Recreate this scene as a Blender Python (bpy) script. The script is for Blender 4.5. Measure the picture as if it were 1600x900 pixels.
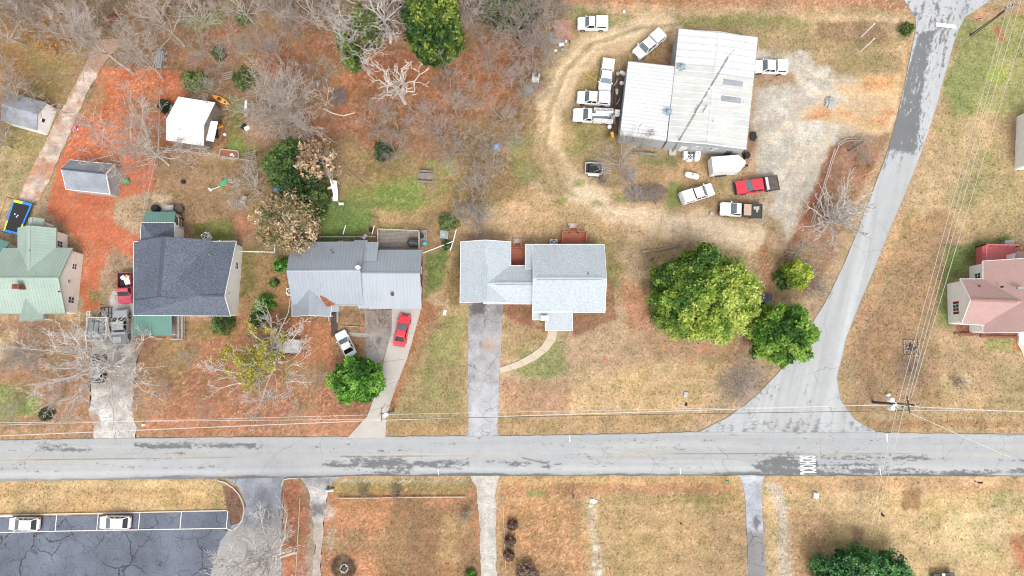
import bpy, math, random
import numpy as np
from mathutils import Vector
for o in list(bpy.data.objects): bpy.data.objects.remove(o)
SC = bpy.context.scene
COL = SC.collection
R = math.radians
# ------------------------------------------------------------------ camera
HC, FPX = 100.0, 1067.0
TH = math.atan(138/FPX)
cam = bpy.data.cameras.new('camera'); cam.sensor_width = 36; cam.lens = 36*FPX/1600; cam.clip_end = 4000; cam.clip_start = 1
co = bpy.data.objects.new('camera', cam); COL.objects.link(co)
co.location = (0, 0, HC); co.rotation_euler = (TH, 0, 0); SC.camera = co
# ------------------------------------------------------------------ sky, sun, exposure
SUN_EL, SUN_AZ = R(55), R(168)      # azimuth clockwise from north (+y)
W = bpy.data.worlds.new('World'); SC.world = W; W.use_nodes = True
wn = W.node_tree.nodes; wl = W.node_tree.links
bg = wn['Background']
sky = wn.new('ShaderNodeTexSky'); sky.sky_type = 'NISHITA'; sky.sun_disc = False
sky.sun_elevation = SUN_EL; sky.sun_rotation = SUN_AZ; sky.air_density = 1.0; sky.dust_density = 4.0; sky.ozone_density = 1.0
hs = wn.new('ShaderNodeHueSaturation'); hs.inputs['Saturation'].default_value = 0.12
wl.new(sky.outputs[0], hs.inputs['Color']); wl.new(hs.outputs[0], bg.inputs[0]); bg.inputs[1].default_value = 0.15
sl = bpy.data.lights.new('sun', 'SUN'); sl.energy = .85; sl.angle = R(20); sl.color = (1, .965, .91)
so = bpy.data.objects.new('sun', sl); COL.objects.link(so); so.location = (60, -60, 120)
sd = Vector((math.sin(SUN_AZ)*math.cos(SUN_EL), math.cos(SUN_AZ)*math.cos(SUN_EL), math.sin(SUN_EL)))
so.rotation_euler = (-sd).to_track_quat('-Z', 'Y').to_euler()
SC.view_settings.view_transform = 'Standard'; SC.view_settings.look = 'None'
SC.view_settings.exposure = 0.86; SC.view_settings.gamma = 1
SC.cycles.max_bounces = 6; SC.cycles.filter_width = 1.1
# ------------------------------------------------------------------ projection helpers (photo pixel <-> place on the plane z)
CT, ST = math.cos(TH), math.sin(TH)
def P(px, py, z=0.0):
    a = 450-py
    t = (HC-z)/(FPX*CT - a*ST)
    return Vector(((px-800)*t, (FPX*ST + a*CT)*t, z))
def PX(X, Y):
    dz = HC*CT + Y*ST
    return 800+FPX*X/dz, 450-FPX*(Y*CT-HC*ST)/dz
def lin(c): return tuple(((v/255)/12.92 if v <= 10 else (((v/255)+.055)/1.055)**2.4) for v in c)
K = 1.5
def S(r, g, b): return tuple(min(.85, v/K) for v in lin((r, g, b)))
# ------------------------------------------------------------------ noise in numpy
def vnoise(x, y, seed=0):
    xi = np.floor(x).astype(np.int64); yi = np.floor(y).astype(np.int64); fx = x-xi; fy = y-yi
    def h(a, b):
        n = (a*374761393 + b*668265263 + seed*974634777) & 0xffffffff
        n = ((n ^ (n >> 13))*1274126177) & 0xffffffff
        return ((n ^ (n >> 16)) & 0xffff)/65535.0
    u = fx*fx*(3-2*fx); v = fy*fy*(3-2*fy)
    return (h(xi, yi)*(1-u)+h(xi+1, yi)*u)*(1-v) + (h(xi, yi+1)*(1-u)+h(xi+1, yi+1)*u)*v
def fbm(x, y, s, oc=4, seed=0):
    t = np.zeros_like(x); a = .5; n = 0
    for i in range(oc):
        t = t + a*vnoise(x/s, y/s, seed+i*17); n += a; s = s*.5; a *= .55
    return t/n
def sdf(px, py, poly):
    d = np.full(px.shape, 1e9); ins = np.zeros(px.shape, bool); n = len(poly)
    for i in range(n):
        ax, ay = poly[i]; bx, by = poly[(i+1) % n]
        ex, ey = bx-ax, by-ay; L = ex*ex+ey*ey+1e-9
        t = np.clip(((px-ax)*ex+(py-ay)*ey)/L, 0, 1)
        d = np.minimum(d, (px-ax-t*ex)**2+(py-ay-t*ey)**2)
        c = ((ay > py) != (by > py)) & (px < (bx-ax)*(py-ay)/(by-ay+1e-12)+ax)
        ins ^= c
    d = np.sqrt(d); return np.where(ins, -d, d)
def ell(cx, cy, rx, ry, a=0, n=14):
    ca, sa = math.cos(R(a)), math.sin(R(a)); o = []
    for i in range(n):
        t = 2*math.pi*i/n; x, y = rx*math.cos(t), ry*math.sin(t)
        o.append((cx+x*ca-y*sa, cy+x*sa+y*ca))
    return o
# ------------------------------------------------------------------ materials
def mat(name, col=(.5, .5, .5), rough=.75, var=.12, scale=1.2, speck=0, sscale=14, crack=None, attr=False, metal=0, bump=0, bscale=8, spec=.3, streak=None, stretch=None):
    m = bpy.data.materials.new(name); m.use_nodes = True
    nt = m.node_tree; N = nt.nodes; L = nt.links; b = N['Principled BSDF']
    geo = N.new('ShaderNodeNewGeometry'); pos = geo.outputs['Position']
    if stretch:
        mp = N.new('ShaderNodeMapping'); mp.inputs['Scale'].default_value = stretch[:3]; mp.inputs['Rotation'].default_value = (0, 0, stretch[3] if len(stretch) > 3 else 0)
        L.new(pos, mp.inputs[0]); pos = mp.outputs[0]
    if attr:
        a = N.new('ShaderNodeAttribute'); a.attribute_name = 'Col'; c = a.outputs['Color']
    else:
        r = N.new('ShaderNodeRGB'); r.outputs[0].default_value = (*col, 1); c = r.outputs[0]
    def mul(c, fac_out, lo, hi):
        mr = N.new('ShaderNodeMapRange'); mr.inputs['From Min'].default_value = .25; mr.inputs['From Max'].default_value = .75
        mr.inputs['To Min'].default_value = lo; mr.inputs['To Max'].default_value = hi; L.new(fac_out, mr.inputs[0])
        mx = N.new('ShaderNodeMix'); mx.data_type = 'RGBA'; mx.blend_type = 'MULTIPLY'; mx.inputs[0].default_value = 1
        cc = N.new('ShaderNodeCombineColor')
        for k in range(3): L.new(mr.outputs[0], cc.inputs[k])
        L.new(c, mx.inputs[6]); L.new(cc.outputs[0], mx.inputs[7]); return mx.outputs[2]
    def noise(sc, det=4, p=None):
        n = N.new('ShaderNodeTexNoise'); n.inputs['Scale'].default_value = sc; n.inputs['Detail'].default_value = det
        L.new(p or pos, n.inputs['Vector']); return n.outputs[0]
    if var: c = mul(c, noise(scale), 1-var, 1+var)
    if speck: c = mul(c, noise(sscale, 2), 1-speck, 1+speck)
    if streak:
        mp = N.new('ShaderNodeMapping'); mp.inputs['Scale'].default_value = streak[:3]; L.new(pos, mp.inputs[0])
        c = mul(c, noise(1, 3, mp.outputs[0]), 1-streak[3], 1+streak[3]*.5)
    for sc, wd, k in ([] if not crack else crack if isinstance(crack, list) else [crack]):
        nz = N.new('ShaderNodeTexNoise'); nz.inputs['Scale'].default_value = sc*1.5; nz.inputs['Detail'].default_value = 4; L.new(pos, nz.inputs['Vector'])
        va = N.new('ShaderNodeVectorMath'); va.operation = 'MULTIPLY_ADD'; L.new(nz.outputs['Color'], va.inputs[0]); va.inputs[1].default_value = (.9/sc*.6,)*3; L.new(pos, va.inputs[2])
        v = N.new('ShaderNodeTexVoronoi'); v.feature = 'DISTANCE_TO_EDGE'; v.inputs['Scale'].default_value = sc; L.new(va.outputs[0], v.inputs['Vector'])
        n2 = noise(sc*.8, 2)
        w0 = N.new('ShaderNodeMath'); w0.operation = 'SUBTRACT'; L.new(n2, w0.inputs[0]); w0.inputs[1].default_value = .40; w0.use_clamp = True
        w = N.new('ShaderNodeMath'); w.operation = 'MULTIPLY_ADD'; L.new(w0.outputs[0], w.inputs[0]); w.inputs[1].default_value = wd*9; w.inputs[2].default_value = wd*.04
        lt = N.new('ShaderNodeMath'); lt.operation = 'DIVIDE'; L.new(v.outputs['Distance'], lt.inputs[0]); L.new(w.outputs[0], lt.inputs[1])
        mr = N.new('ShaderNodeMapRange'); mr.inputs['From Min'].default_value = .4; mr.inputs['From Max'].default_value = 1.2; mr.inputs['To Min'].default_value = k; mr.inputs['To Max'].default_value = 1
        L.new(lt.outputs[0], mr.inputs[0]); cc = N.new('ShaderNodeCombineColor')
        for q in range(3): L.new(mr.outputs[0], cc.inputs[q])
        mx = N.new('ShaderNodeMix'); mx.data_type = 'RGBA'; mx.blend_type = 'MULTIPLY'; mx.inputs[0].default_value = 1
        L.new(c, mx.inputs[6]); L.new(cc.outputs[0], mx.inputs[7]); c = mx.outputs[2]
    L.new(c, b.inputs['Base Color']); b.inputs['Roughness'].default_value = rough; b.inputs['Metallic'].default_value = metal
    b.inputs['Specular IOR Level'].default_value = spec
    if bump:
        bp = N.new('ShaderNodeBump'); bp.inputs['Strength'].default_value = bump; bp.inputs['Distance'].default_value = .05
        L.new(noise(bscale, 4), bp.inputs['Height']); L.new(bp.outputs[0], b.inputs['Normal'])
    return m
def leafmat(name):
    m = mat(name, attr=True, rough=.6, var=.12, scale=1.5, spec=.35)
    nt = m.node_tree; b = nt.nodes['Principled BSDF']
    tr = nt.nodes.new('ShaderNodeBsdfTranslucent'); mx = nt.nodes.new('ShaderNodeMixShader'); mx.inputs[0].default_value = .3
    nt.links.new(b.inputs['Base Color'].links[0].from_socket, tr.inputs[0])
    out = nt.nodes['Material Output']; nt.links.new(b.outputs[0], mx.inputs[1]); nt.links.new(tr.outputs[0], mx.inputs[2]); nt.links.new(mx.outputs[0], out.inputs[0])
    return m
MT = {}
def C(name, *a, **k): MT[name] = mat(name, *a, **k)
C('white_paint', (.72, .72, .72), .5, .05, .6)
C('truck_white', (.72, .72, .725), .28, .03, .8, spec=.5)
C('siding_white', (.82, .815, .80), .6, .06, 1, streak=(.3, .3, 9, .08))
C('cream_siding', (.80, .78, .71), .6, .06, 1, streak=(.3, .3, 9, .08))
C('white_metal_roof', (.60, .605, .605), .5, .05, .35, speck=.03, sscale=3)
C('beige_metal_roof', (.485, .485, .465), .5, .09, .5, streak=(.25, 2.5, 1, .08))
C('seam_white', (.66, .66, .655), .5, .04, .6)
C('seam_grey', (.46, .47, .475), .5, .08, .6)
C('white_shed_roof', (.82, .83, .84), .4, .03, .4)
C('grey_metal_roof', S(164, 171, 181), .45, .07, .3, streak=(3, .25, 1, .06), spec=.4)
C('grey_metal_light', S(172, 179, 188), .45, .07, .3, streak=(3, .25, 1, .06), spec=.4)
C('pale_grey_wall', S(196, 200, 202), .55, .08, .5, streak=(4, 4, .3, .1))
C('green_metal_roof', S(176, 195, 183), .5, .10, .25, streak=(2.5, .2, 1, .08))
C('teal_metal_roof', S(112, 152, 142), .5, .08, .5)
C('dark_shingle', S(108, 115, 130), .9, .10, .4, speck=.5, sscale=5.5, bump=.4, bscale=12)
C('dark_ridge', S(92, 98, 112), .9, .15, 2)
C('pale_shingle', S(192, 201, 207), .9, .05, .3, speck=.20, sscale=5, bump=.3, bscale=12)
C('pale_ridge', S(186, 196, 203), .9, .08, 2)
C('pink_shingle', S(192, 158, 152), .9, .06, .4, speck=.12, sscale=6, bump=.3, bscale=10)
C('pink_ridge', S(168, 134, 128), .9, .08, 2)
C('shed_shingle', S(158, 164, 173), .9, .22, .5, speck=.2, sscale=6)
C('old_tin', S(168, 172, 180), .6, .25, .8, streak=(.4, 3, 1, .15))
C('rusty_tin', S(178, 135, 118), .8, .3, 1.2, speck=.2)
C('trim_white', (.80, .80, .80), .5, .04, 1)
C('trim_grey', S(170, 176, 180), .5, .05, 1)
C('brick', S(150, 88, 72), .85, .15, 3, speck=.15)
C('red_stain', S(188, 112, 88), .75, .10, 1.5, streak=(.4, 6, 1, .12))
C('red_deck', S(226, 124, 126), .7, .08, 1.2)
C('maroon', S(140, 40, 48), .6, .08, 2)
C('grey_wood', S(160, 150, 142), .85, .2, 2, streak=(.5, 5, 1, .2))
C('pale_wood', S(205, 196, 182), .85, .14, 2, streak=(.5, 5, 1, .12))
C('dark_wood', S(96, 84, 78), .9, .25, 2)
C('new_wood', S(226, 200, 172), .8, .08, 2)
C('log', S(164, 148, 130), .9, .2, 2, speck=.2)
C('concrete', S(205, 198, 190), .9, .07, .7, speck=.06, sscale=6)
C('concrete_old', S(212, 188, 170), .95, .26, .45, speck=.2, sscale=4, crack=(.5, .012, .7), streak=(1.2, .35, 1, .16))
C('concrete_leafy', S(190, 182, 172), .9, .2, .9, speck=.15, sscale=4)
C('walk_concrete', S(218, 202, 180), .9, .05, .9, speck=.05)
C('kerb', S(222, 214, 200), .9, .08, 1)
C('stone', S(190, 182, 172), .9, .2, 3, bump=.3)
C('dark_stone', S(96, 88, 84), .9, .2, 3)
C('glass', (.035, .045, .055), .08, 0, spec=.7)
C('windscreen', (.10, .135, .155), .08, .15, 1.0, spec=.8)
C('dark_glass', (.012, .014, .016), .1, 0, spec=.6)
C('tyre', (.018, .018, .019), .85, .1, 5)
C('rim', (.32, .32, .33), .35, 0, metal=.7)
C('chrome', (.55, .55, .56), .3, 0, metal=.6)
C('black_plastic', (.022, .022, .024), .6, .1, 3)
C('black_steel', (.045, .044, .046), .55, .25, 3)
C('rust_steel', (.10, .075, .065), .7, .35, 2)
C('alu', (.55, .56, .57), .4, .15, 2, metal=.3)
C('grey_plastic', (.24, .25, .26), .6, .1, 3)
C('car_red', (.60, .035, .055), .25, .03, 1, spec=.6)
C('car_pink', (.50, .075, .115), .45, .12, 1.5, spec=.4)
C('car_maroon', (.20, .025, .04), .4, .2, 2)
C('car_silver', (.42, .44, .46), .3, .05, 1, metal=.3)
C('car_dark', (.05, .055, .065), .3, .08, 1, spec=.6)
C('car_navy', (.028, .036, .062), .3, .08, 1, spec=.6)
C('lamp_clear', (.36, .38, .40), .1, 0, spec=.6)
C('lamp_red', (.40, .02, .02), .2, 0)
C('road_paint', (.80, .80, .79), .7, .06, 3)
C('road_paint_worn', (.66, .65, .62), .8, .2, 3)
C('yellow_paint', S(206, 178, 128), .8, .3, 2)
C('pole_wood', (.085, .062, .048), .9, .25, 2, streak=(4, 4, .4, .3))
C('pole_grey', (.16, .145, .13), .9, .25, 2)
C('wire', (.50, .49, .46), .5, 0)
C('wire_dark', (.05, .05, .05), .6, 0)
C('mast_steel', (.16, .16, .16), .6, .1, 3)
C('galv', (.42, .42, .42), .5, .1, 3, metal=.3)
C('mesh_wire', (.40, .40, .39), .6, .1, 3)
C('orange', (.78, .30, .05), .45, .05, 2)
C('lime', (.48, .68, .05), .5, .05, 2)
C('blue', (.03, .22, .62), .5, .05, 2)
C('toy_pink', (.70, .16, .36), .5, .1, 2)
C('toy_green', (.07, .36, .17), .5, .1, 2)
C('teal', (.05, .40, .46), .5, .1, 2)
C('tank_cream', (.78, .74, .66), .45, .08, 2)
C('sign_red', (.55, .015, .03), .5, .03, 2)
C('tarp_blue', (.20, .32, .50), .5, .15, 2)
C('tarp_grey', (.44, .44, .43), .8, .2, 2.5)
C('yellow_hose', (.65, .40, .05), .6, .1, 2)
C('gravel_pile', (.42, .41, .40), .95, .3, 3)
C('turbine_blue', (.30, .38, .44), .45, .1, 2, metal=.2)
C('bark_white', (.55, .51, .475), .9, .25, 1.5)
C('bark_pale', (.43, .375, .33), .9, .25, 1.5)
C('bark_grey', (.37, .32, .285), .9, .25, 1.5)
C('bark_brown', (.31, .25, .21), .9, .25, 1.5)
C('dead_white', (.60, .53, .48), .85, .18, 1.5)
C('brush', (.27, .225, .20), .95, .3, 2)
MT['foliage'] = leafmat('foliage')
MT['asphalt'] = mat('asphalt', attr=True, rough=.85, var=.05, scale=.6, speck=.06, sscale=5, crack=(.16, .004, .74))
MT['lot_asphalt'] = mat('lot_asphalt', S(114, 120, 134), .85, .34, .22, speck=.14, sscale=4, crack=[(.24, .012, .40), (.85, .016, .55)])
MT['lane_asphalt'] = mat('lane_asphalt', attr=True, rough=.9, var=.16, scale=.5, speck=.12, sscale=4, crack=(.42, .012, .55))
MT['lane_gravel'] = mat('lane_gravel', attr=True, rough=.95, var=.2, scale=.9, speck=.25, sscale=4, bump=.4)
# ------------------------------------------------------------------ mesh helpers
class M:
    def __init__(s): s.v = []; s.f = []
    def add(s, V, F):
        n = len(s.v); s.v += [tuple(p) for p in V]; s.f += [tuple(i+n for i in q) for q in F]; return s
    def box(s, c, d, rz=0, taper=1.0):
        x, y, z = d[0]/2, d[1]/2, d[2]/2; ca, sa = math.cos(rz), math.sin(rz); V = []
        for k, zz in enumerate((-z, z)):
            t = 1 if k == 0 else taper
            for a, b in ((-x, -y), (x, -y), (x, y), (-x, y)):
                V.append((c[0]+(a*ca-b*sa)*t, c[1]+(a*sa+b*ca)*t, c[2]+zz))
        return s.add(V, [(3, 2, 1, 0), (4, 5, 6, 7), (0, 1, 5, 4), (1, 2, 6, 5), (2, 3, 7, 6), (3, 0, 4, 7)])
    def beam(s, a, b, w, h):
        a, b = Vector(a), Vector(b); d = (b-a).normalized(); up = Vector((0, 0, 1)) if abs(d.z) < .95 else Vector((1, 0, 0))
        u = d.cross(up).normalized()*(w/2); v = u.cross(d).normalized()*(h/2)
        V = [a-u-v, a+u-v, a+u+v, a-u+v, b-u-v, b+u-v, b+u+v, b-u+v]
        return s.add(V, [(3, 2, 1, 0), (4, 5, 6, 7), (0, 1, 5, 4), (1, 2, 6, 5), (2, 3, 7, 6), (3, 0, 4, 7)])
    def tube(s, pts, rad, n=6, cap=True):
        pts = [Vector(p) for p in pts]; k = len(pts); rs = rad if hasattr(rad, '__len__') else [rad]*k; V = []
        for i, p in enumerate(pts):
            d = (pts[min(i+1, k-1)]-pts[max(i-1, 0)]).normalized(); up = Vector((0, 0, 1)) if abs(d.z) < .9 else Vector((1, 0, 0))
            u = d.cross(up).normalized(); w = u.cross(d)
            for j in range(n):
                t = 2*math.pi*j/n; V.append(p+(u*math.cos(t)+w*math.sin(t))*rs[i])
        F = [(i*n+j, i*n+(j+1) % n, (i+1)*n+(j+1) % n, (i+1)*n+j) for i in range(k-1) for j in range(n)]
        if cap: F += [tuple(range(n))[::-1], tuple((k-1)*n+j for j in range(n))]
        return s.add(V, F)
    def cyl(s, c, r, h, n=14, r2=None):
        return s.tube([c, (c[0], c[1], c[2]+h)], [r, r if r2 is None else r2], n)
    def prism(s, poly, z0, z1):
        n = len(poly); V = [(p[0], p[1], z0) for p in poly]+[(p[0], p[1], z1) for p in poly]
        return s.add(V, [tuple(range(n))[::-1], tuple(range(n, 2*n))]+[(i, (i+1) % n, n+(i+1) % n, n+i) for i in range(n)])
    def slab(s, pts, t):
        n = len(pts); V = [tuple(p) for p in pts]+[(p[0], p[1], p[2]-t) for p in pts]
        return s.add(V, [tuple(range(n)), tuple(range(n, 2*n))[::-1]]+[(i, (i+1) % n, n+(i+1) % n, n+i) for i in range(n)])
    def loft(s, rings, cap=True):
        n = len(rings[0]); V = [p for r in rings for p in r]
        F = [(i*n+j, i*n+(j+1) % n, (i+1)*n+(j+1) % n, (i+1)*n+j) for i in range(len(rings)-1) for j in range(n)]
        if cap: F += [tuple(range(n))[::-1], tuple((len(rings)-1)*n+j for j in range(n))]
        return s.add(V, F)
    def build(s, name, m, parent=None, org=None, smooth=False, kind=None, label=None):
        me = bpy.data.meshes.new(name); o3 = org if org is not None else ((parent.get('_o') if parent else None) or (0, 0, 0))
        me.from_pydata([(x-o3[0], y-o3[1], z-o3[2]) for x, y, z in s.v], [], s.f); me.update()
        return link(name, me, m, parent, o3, smooth, kind, label)
def link(name, me, m, parent=None, org=None, smooth=False, kind=None, label=None):
    ob = bpy.data.objects.new(name, me); COL.objects.link(ob)
    if m is not None: me.materials.append(MT[m] if isinstance(m, str) else m)
    if smooth: me.polygons.foreach_set('use_smooth', [True]*len(me.polygons))
    if parent: ob.parent = parent
    elif org: ob.location = org
    if org is not None and parent and '_o' in parent.keys(): ob['_o'] = list(org)
    if kind: ob['kind'] = kind
    if label: ob['label'] = label
    return ob
def thing(name, label, cat, loc, rz=0, group=None, world=True):
    o = bpy.data.objects.new(name, None); COL.objects.link(o); o.location = loc; o.rotation_euler = (0, 0, rz)
    o.empty_display_size = .3
    o['label'] = label; o['category'] = cat
    if group: o['group'] = group
    if world: o['_o'] = [float(v) for v in loc]
    return o
def tag(o, label, cat, group=None):
    o['label'] = label; o['category'] = cat
    if group: o['group'] = group
    return o
def np_mesh(name, V, F, col=None):
    me = bpy.data.meshes.new(name); V = np.asarray(V, np.float32); F = np.asarray(F, np.int32); k = F.shape[1]
    me.vertices.add(len(V)); me.vertices.foreach_set('co', V.ravel())
    me.loops.add(F.size); me.loops.foreach_set('vertex_index', F.ravel())
    me.polygons.add(len(F)); me.polygons.foreach_set('loop_start', np.arange(0, F.size, k, dtype=np.int32))
    me.update(calc_edges=True)
    if col is not None:
        a = me.color_attributes.new('Col', 'FLOAT_COLOR', 'POINT'); cc = np.ones((len(V), 4), np.float32); cc[:, :3] = col
        a.data.foreach_set('color', cc.ravel())
    return me
def rot2(x, y, a): return x*math.cos(a)-y*math.sin(a), x*math.sin(a)+y*math.cos(a)
# ================================================================== GROUND
def axis(lo, hi, st, far):
    a = np.arange(lo, hi+st/2, st); return np.concatenate([[-f for f in far[::-1]], a, far]) if True else a
gx = np.concatenate([[-1500, -600, -250, -130, -100], np.arange(-88, 88.1, .25), [100, 130, 250, 600, 1500]])
gy = np.concatenate([[-1500, -600, -200, -90, -50], np.arange(-36, 66.1, .25), [80, 120, 250, 600, 1500]])
GX, GY = np.meshgrid(gx, gy); gxf, gyf = GX.ravel(), GY.ravel()
gpx, gpy = PX(np.clip(gxf, -110, 110), np.clip(gyf, -60, 90))
wx = (fbm(gxf, gyf, 3.5, 5, 3)-.5); wy = (fbm(gxf, gyf, 3.5, 5, 9)-.5); wf = fbm(gxf, gyf, .9, 3, 5)-.5
big = fbm(gxf, gyf, 16, 4, 21); mid = fbm(gxf, gyf, 4.5, 4, 33); fine = fbm(gxf, gyf, .8, 3, 41)
gc = np.zeros((len(gxf), 3)); gc[:] = S(190, 158, 118)
lit = np.zeros(len(gxf))
bare_g = np.zeros(len(gxf))
def paint(poly, col, soft=14, wob=26, op=1.0, litter=None, patch=None, bare=0.0):
    """lay one kind of ground cover inside a region, with a ragged edge; patch = (noise, threshold, softness)"""
    xs = [p[0] for p in poly]; ys = [p[1] for p in poly]; mg = soft+wob+4
    sel = np.where((gpx > min(xs)-mg) & (gpx < max(xs)+mg) & (gpy > min(ys)-mg) & (gpy < max(ys)+mg))[0]
    if not len(sel): return
    d = sdf(gpx[sel]+wx[sel]*wob*2, gpy[sel]+wy[sel]*wob*2, poly)+wf[sel]*min(wob, 12)
    w = np.clip(.5-d/soft, 0, 1); w = w*w*(3-2*w)*op
    if patch is not None:
        n, th, sf = patch; w = w*np.clip((n[sel]-th)/sf+.5, 0, 1)
    c = np.array(S(*col)); gc[sel] = gc[sel]*(1-w[:, None])+c*w[:, None]
    bare_g[sel] = bare_g[sel]*(1-w)+bare*w
    if litter is not None: lit[sel] = lit[sel]*(1-w)+litter*w
LIT = 1.0
# woodland floor and upper left yards
paint([(-80, -80), (885, -80), (880, 60), (862, 130), (842, 200), (800, 330), (690, 350), (560, 300), (380, 240), (-80, 250)], (166, 118, 88), 40, 30, litter=LIT)
paint([(-80, -80), (885, -80), (880, 120), (800, 330), (560, 300), (380, 240), (-80, 250)], (140, 112, 90), 40, 30, .8, patch=(big, .5, .2))
paint([(540, 60), (800, 60), (790, 190), (560, 210), (390, 130), (330, 40)], (178, 110, 72), 50, 40, .85, litter=LIT)
paint([(540, 60), (800, 60), (790, 190), (560, 210)], (190, 128, 88), 30, 30, .6, patch=(fine, .55, .2))
paint([(330, 0), (540, 0), (520, 190), (380, 130)], (160, 108, 80), 40, 40, .7, litter=LIT)
paint([(-40, -60), (880, -60), (880, 22), (560, 40), (280, 30), (120, 40), (-40, 60)], (124, 106, 88), 40, 30, .75)
paint([(-40, 45), (130, 40), (140, 110), (90, 160), (-40, 175)], (178, 134, 82), 40, 30, .9, litter=.9)
paint([(40, 60), (140, 70), (95, 160), (40, 150)], (146, 130, 78), 40, 30, .6)
paint([(270, 20), (350, 15), (345, 42), (290, 50)], (124, 134, 82), 20, 16, .7)
paint([(-30, 200), (70, 170), (100, 210), (30, 320), (-30, 320)], (168, 150, 98), 30, 22, .85)
paint([(-30, 240), (50, 230), (20, 330), (-30, 335)], (188, 160, 112), 26, 20, .8)
# red clay yard
paint([(165, 100), (262, 112), (296, 112), (292, 150), (262, 158), (258, 236), (238, 300), (185, 312), (182, 352), (222, 372), (216, 398), (168, 402), (156, 442), (152, 480), (126, 486), (124, 395), (92, 345), (70, 330), (76, 290), (105, 215)], (210, 114, 68), 8, 12, bare=1)
paint([(165, 100), (290, 112), (262, 236), (170, 320), (215, 390), (130, 480), (75, 320)], (190, 102, 66), 10, 16, .6, bare=1, patch=(mid, .52, .16))
paint([(165, 100), (290, 112), (262, 236), (170, 320), (215, 390), (130, 480), (75, 320)], (214, 138, 98), 10, 16, .6, patch=(fbm(gxf, gyf, 2.2, 4, 77), .56, .2))
paint([(200, 150), (240, 160), (236, 240), (190, 236)], (190, 130, 96), 16, 16, .6)
paint([(186, 308), (236, 300), (230, 360), (205, 366), (188, 345)], (194, 160, 122), 12, 12)
paint([(186, 308), (236, 300), (230, 360), (190, 360)], (150, 118, 92), 12, 12, .7, patch=(mid, .55, .15))
paint([(170, 395), (212, 400), (210, 425), (190, 450), (160, 455), (158, 425)], (182, 150, 118), 12, 14, .9)
paint([(170, 395), (212, 400), (200, 440), (160, 450)], (140, 108, 88), 10, 12, .6, patch=(mid, .52, .2))
paint([(138, 452), (156, 454), (156, 470), (140, 470)], (132, 140, 70), 8, 8, .8)
paint([(84, 340), (125, 390), (128, 420), (116, 410), (90, 366)], (176, 132, 98), 8, 8, .8)
# yard behind the dark shingle house
paint([(240, 240), (420, 255), (410, 420), (372, 385), (285, 375), (275, 330), (238, 320)], (170, 134, 94), 16, 14)
paint([(240, 240), (420, 255), (410, 420), (285, 375)], (142, 128, 72), 16, 18, .7, patch=(big, .5, .14))
paint([(262, 100), (410, 130), (430, 250), (345, 235), (330, 150), (285, 145)], (152, 116, 88), 18, 20, .9, litter=LIT)
paint([(288, 116), (322, 120), (330, 145), (296, 146)], (112, 124, 66), 10, 10, .9)
paint([(352, 160), (385, 165), (400, 240), (350, 236)], (134, 128, 66), 14, 14, .85)
paint([(355, 222), (402, 226), (398, 244), (352, 242)], (120, 146, 52), 10, 10, .8)
paint([(404, 176), (424, 180), (428, 200), (405, 198)], (190, 110, 72), 8, 8, .9)
paint([(376, 185), (420, 190), (425, 232), (385, 228)], (176, 134, 112), 12, 12, .8, litter=.8)
paint([(343, 234), (374, 236), (372, 248), (342, 246)], (166, 112, 82), 4, 4, .9, litter=LIT)
paint([(300, 352), (365, 342), (366, 378), (300, 374)], (132, 134, 58), 12, 12, .9)
paint([(362, 334), (402, 318), (408, 372), (370, 372)], (180, 120, 92), 10, 12, .9, litter=LIT)
paint([(374, 385), (455, 400), (458, 500), (376, 500)], (166, 132, 84), 16, 16)
paint([(430, 410), (458, 410), (458, 520), (425, 520)], (178, 128, 84), 12, 12, .8, litter=LIT)
paint([(375, 385), (400, 385), (398, 460), (376, 460)], (136, 126, 62), 10, 10, .8)
paint([(236, 306), (268, 304), (268, 326), (240, 328)], (214, 186, 148), 8, 6, .9)
# front yards on the left
paint([(-40, 500), (540, 488), (560, 560), (620, 640), (590, 684), (-40, 690)], (178, 130, 98), 14, 14, litter=.7)
paint([(-40, 500), (540, 488), (560, 620), (-40, 690)], (150, 120, 78), 16, 20, .6, patch=(big, .52, .14))
paint([(290, 500), (520, 500), (560, 620), (590, 640), (560, 684), (230, 680), (280, 600)], (176, 116, 86), 22, 20, .8, litter=LIT)
paint([(440, 490), (565, 490), (570, 560), (520, 600), (440, 560)], (190, 124, 82), 16, 14, .9, litter=LIT)
paint([(-40, 500), (110, 510), (90, 580), (-40, 600)], (172, 136, 112), 20, 18, .8, litter=.8)
paint([(-40, 528), (24, 516), (22, 560), (-40, 572)], (214, 178, 134), 12, 10, .9)
paint([(-40, 604), (50, 606), (66, 650), (-40, 668)], (142, 148, 88), 18, 16, .9)
paint([(10, 618), (48, 622), (50, 650), (8, 652)], (124, 146, 78), 12, 12, .7)
paint([(255, 528), (310, 530), (290, 620), (262, 600)], (168, 134, 80), 14, 14, .7)
paint([(-40, 672), (130, 668), (120, 690), (-40, 692)], (196, 150, 112), 8, 6, .9)
paint([(290, 498), (375, 500), (372, 530), (285, 528)], (150, 122, 66), 10, 10, .7)
paint([(535, 650), (600, 655), (560, 684), (230, 684)], (186, 130, 96), 10, 8, .8, litter=.8)
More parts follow.
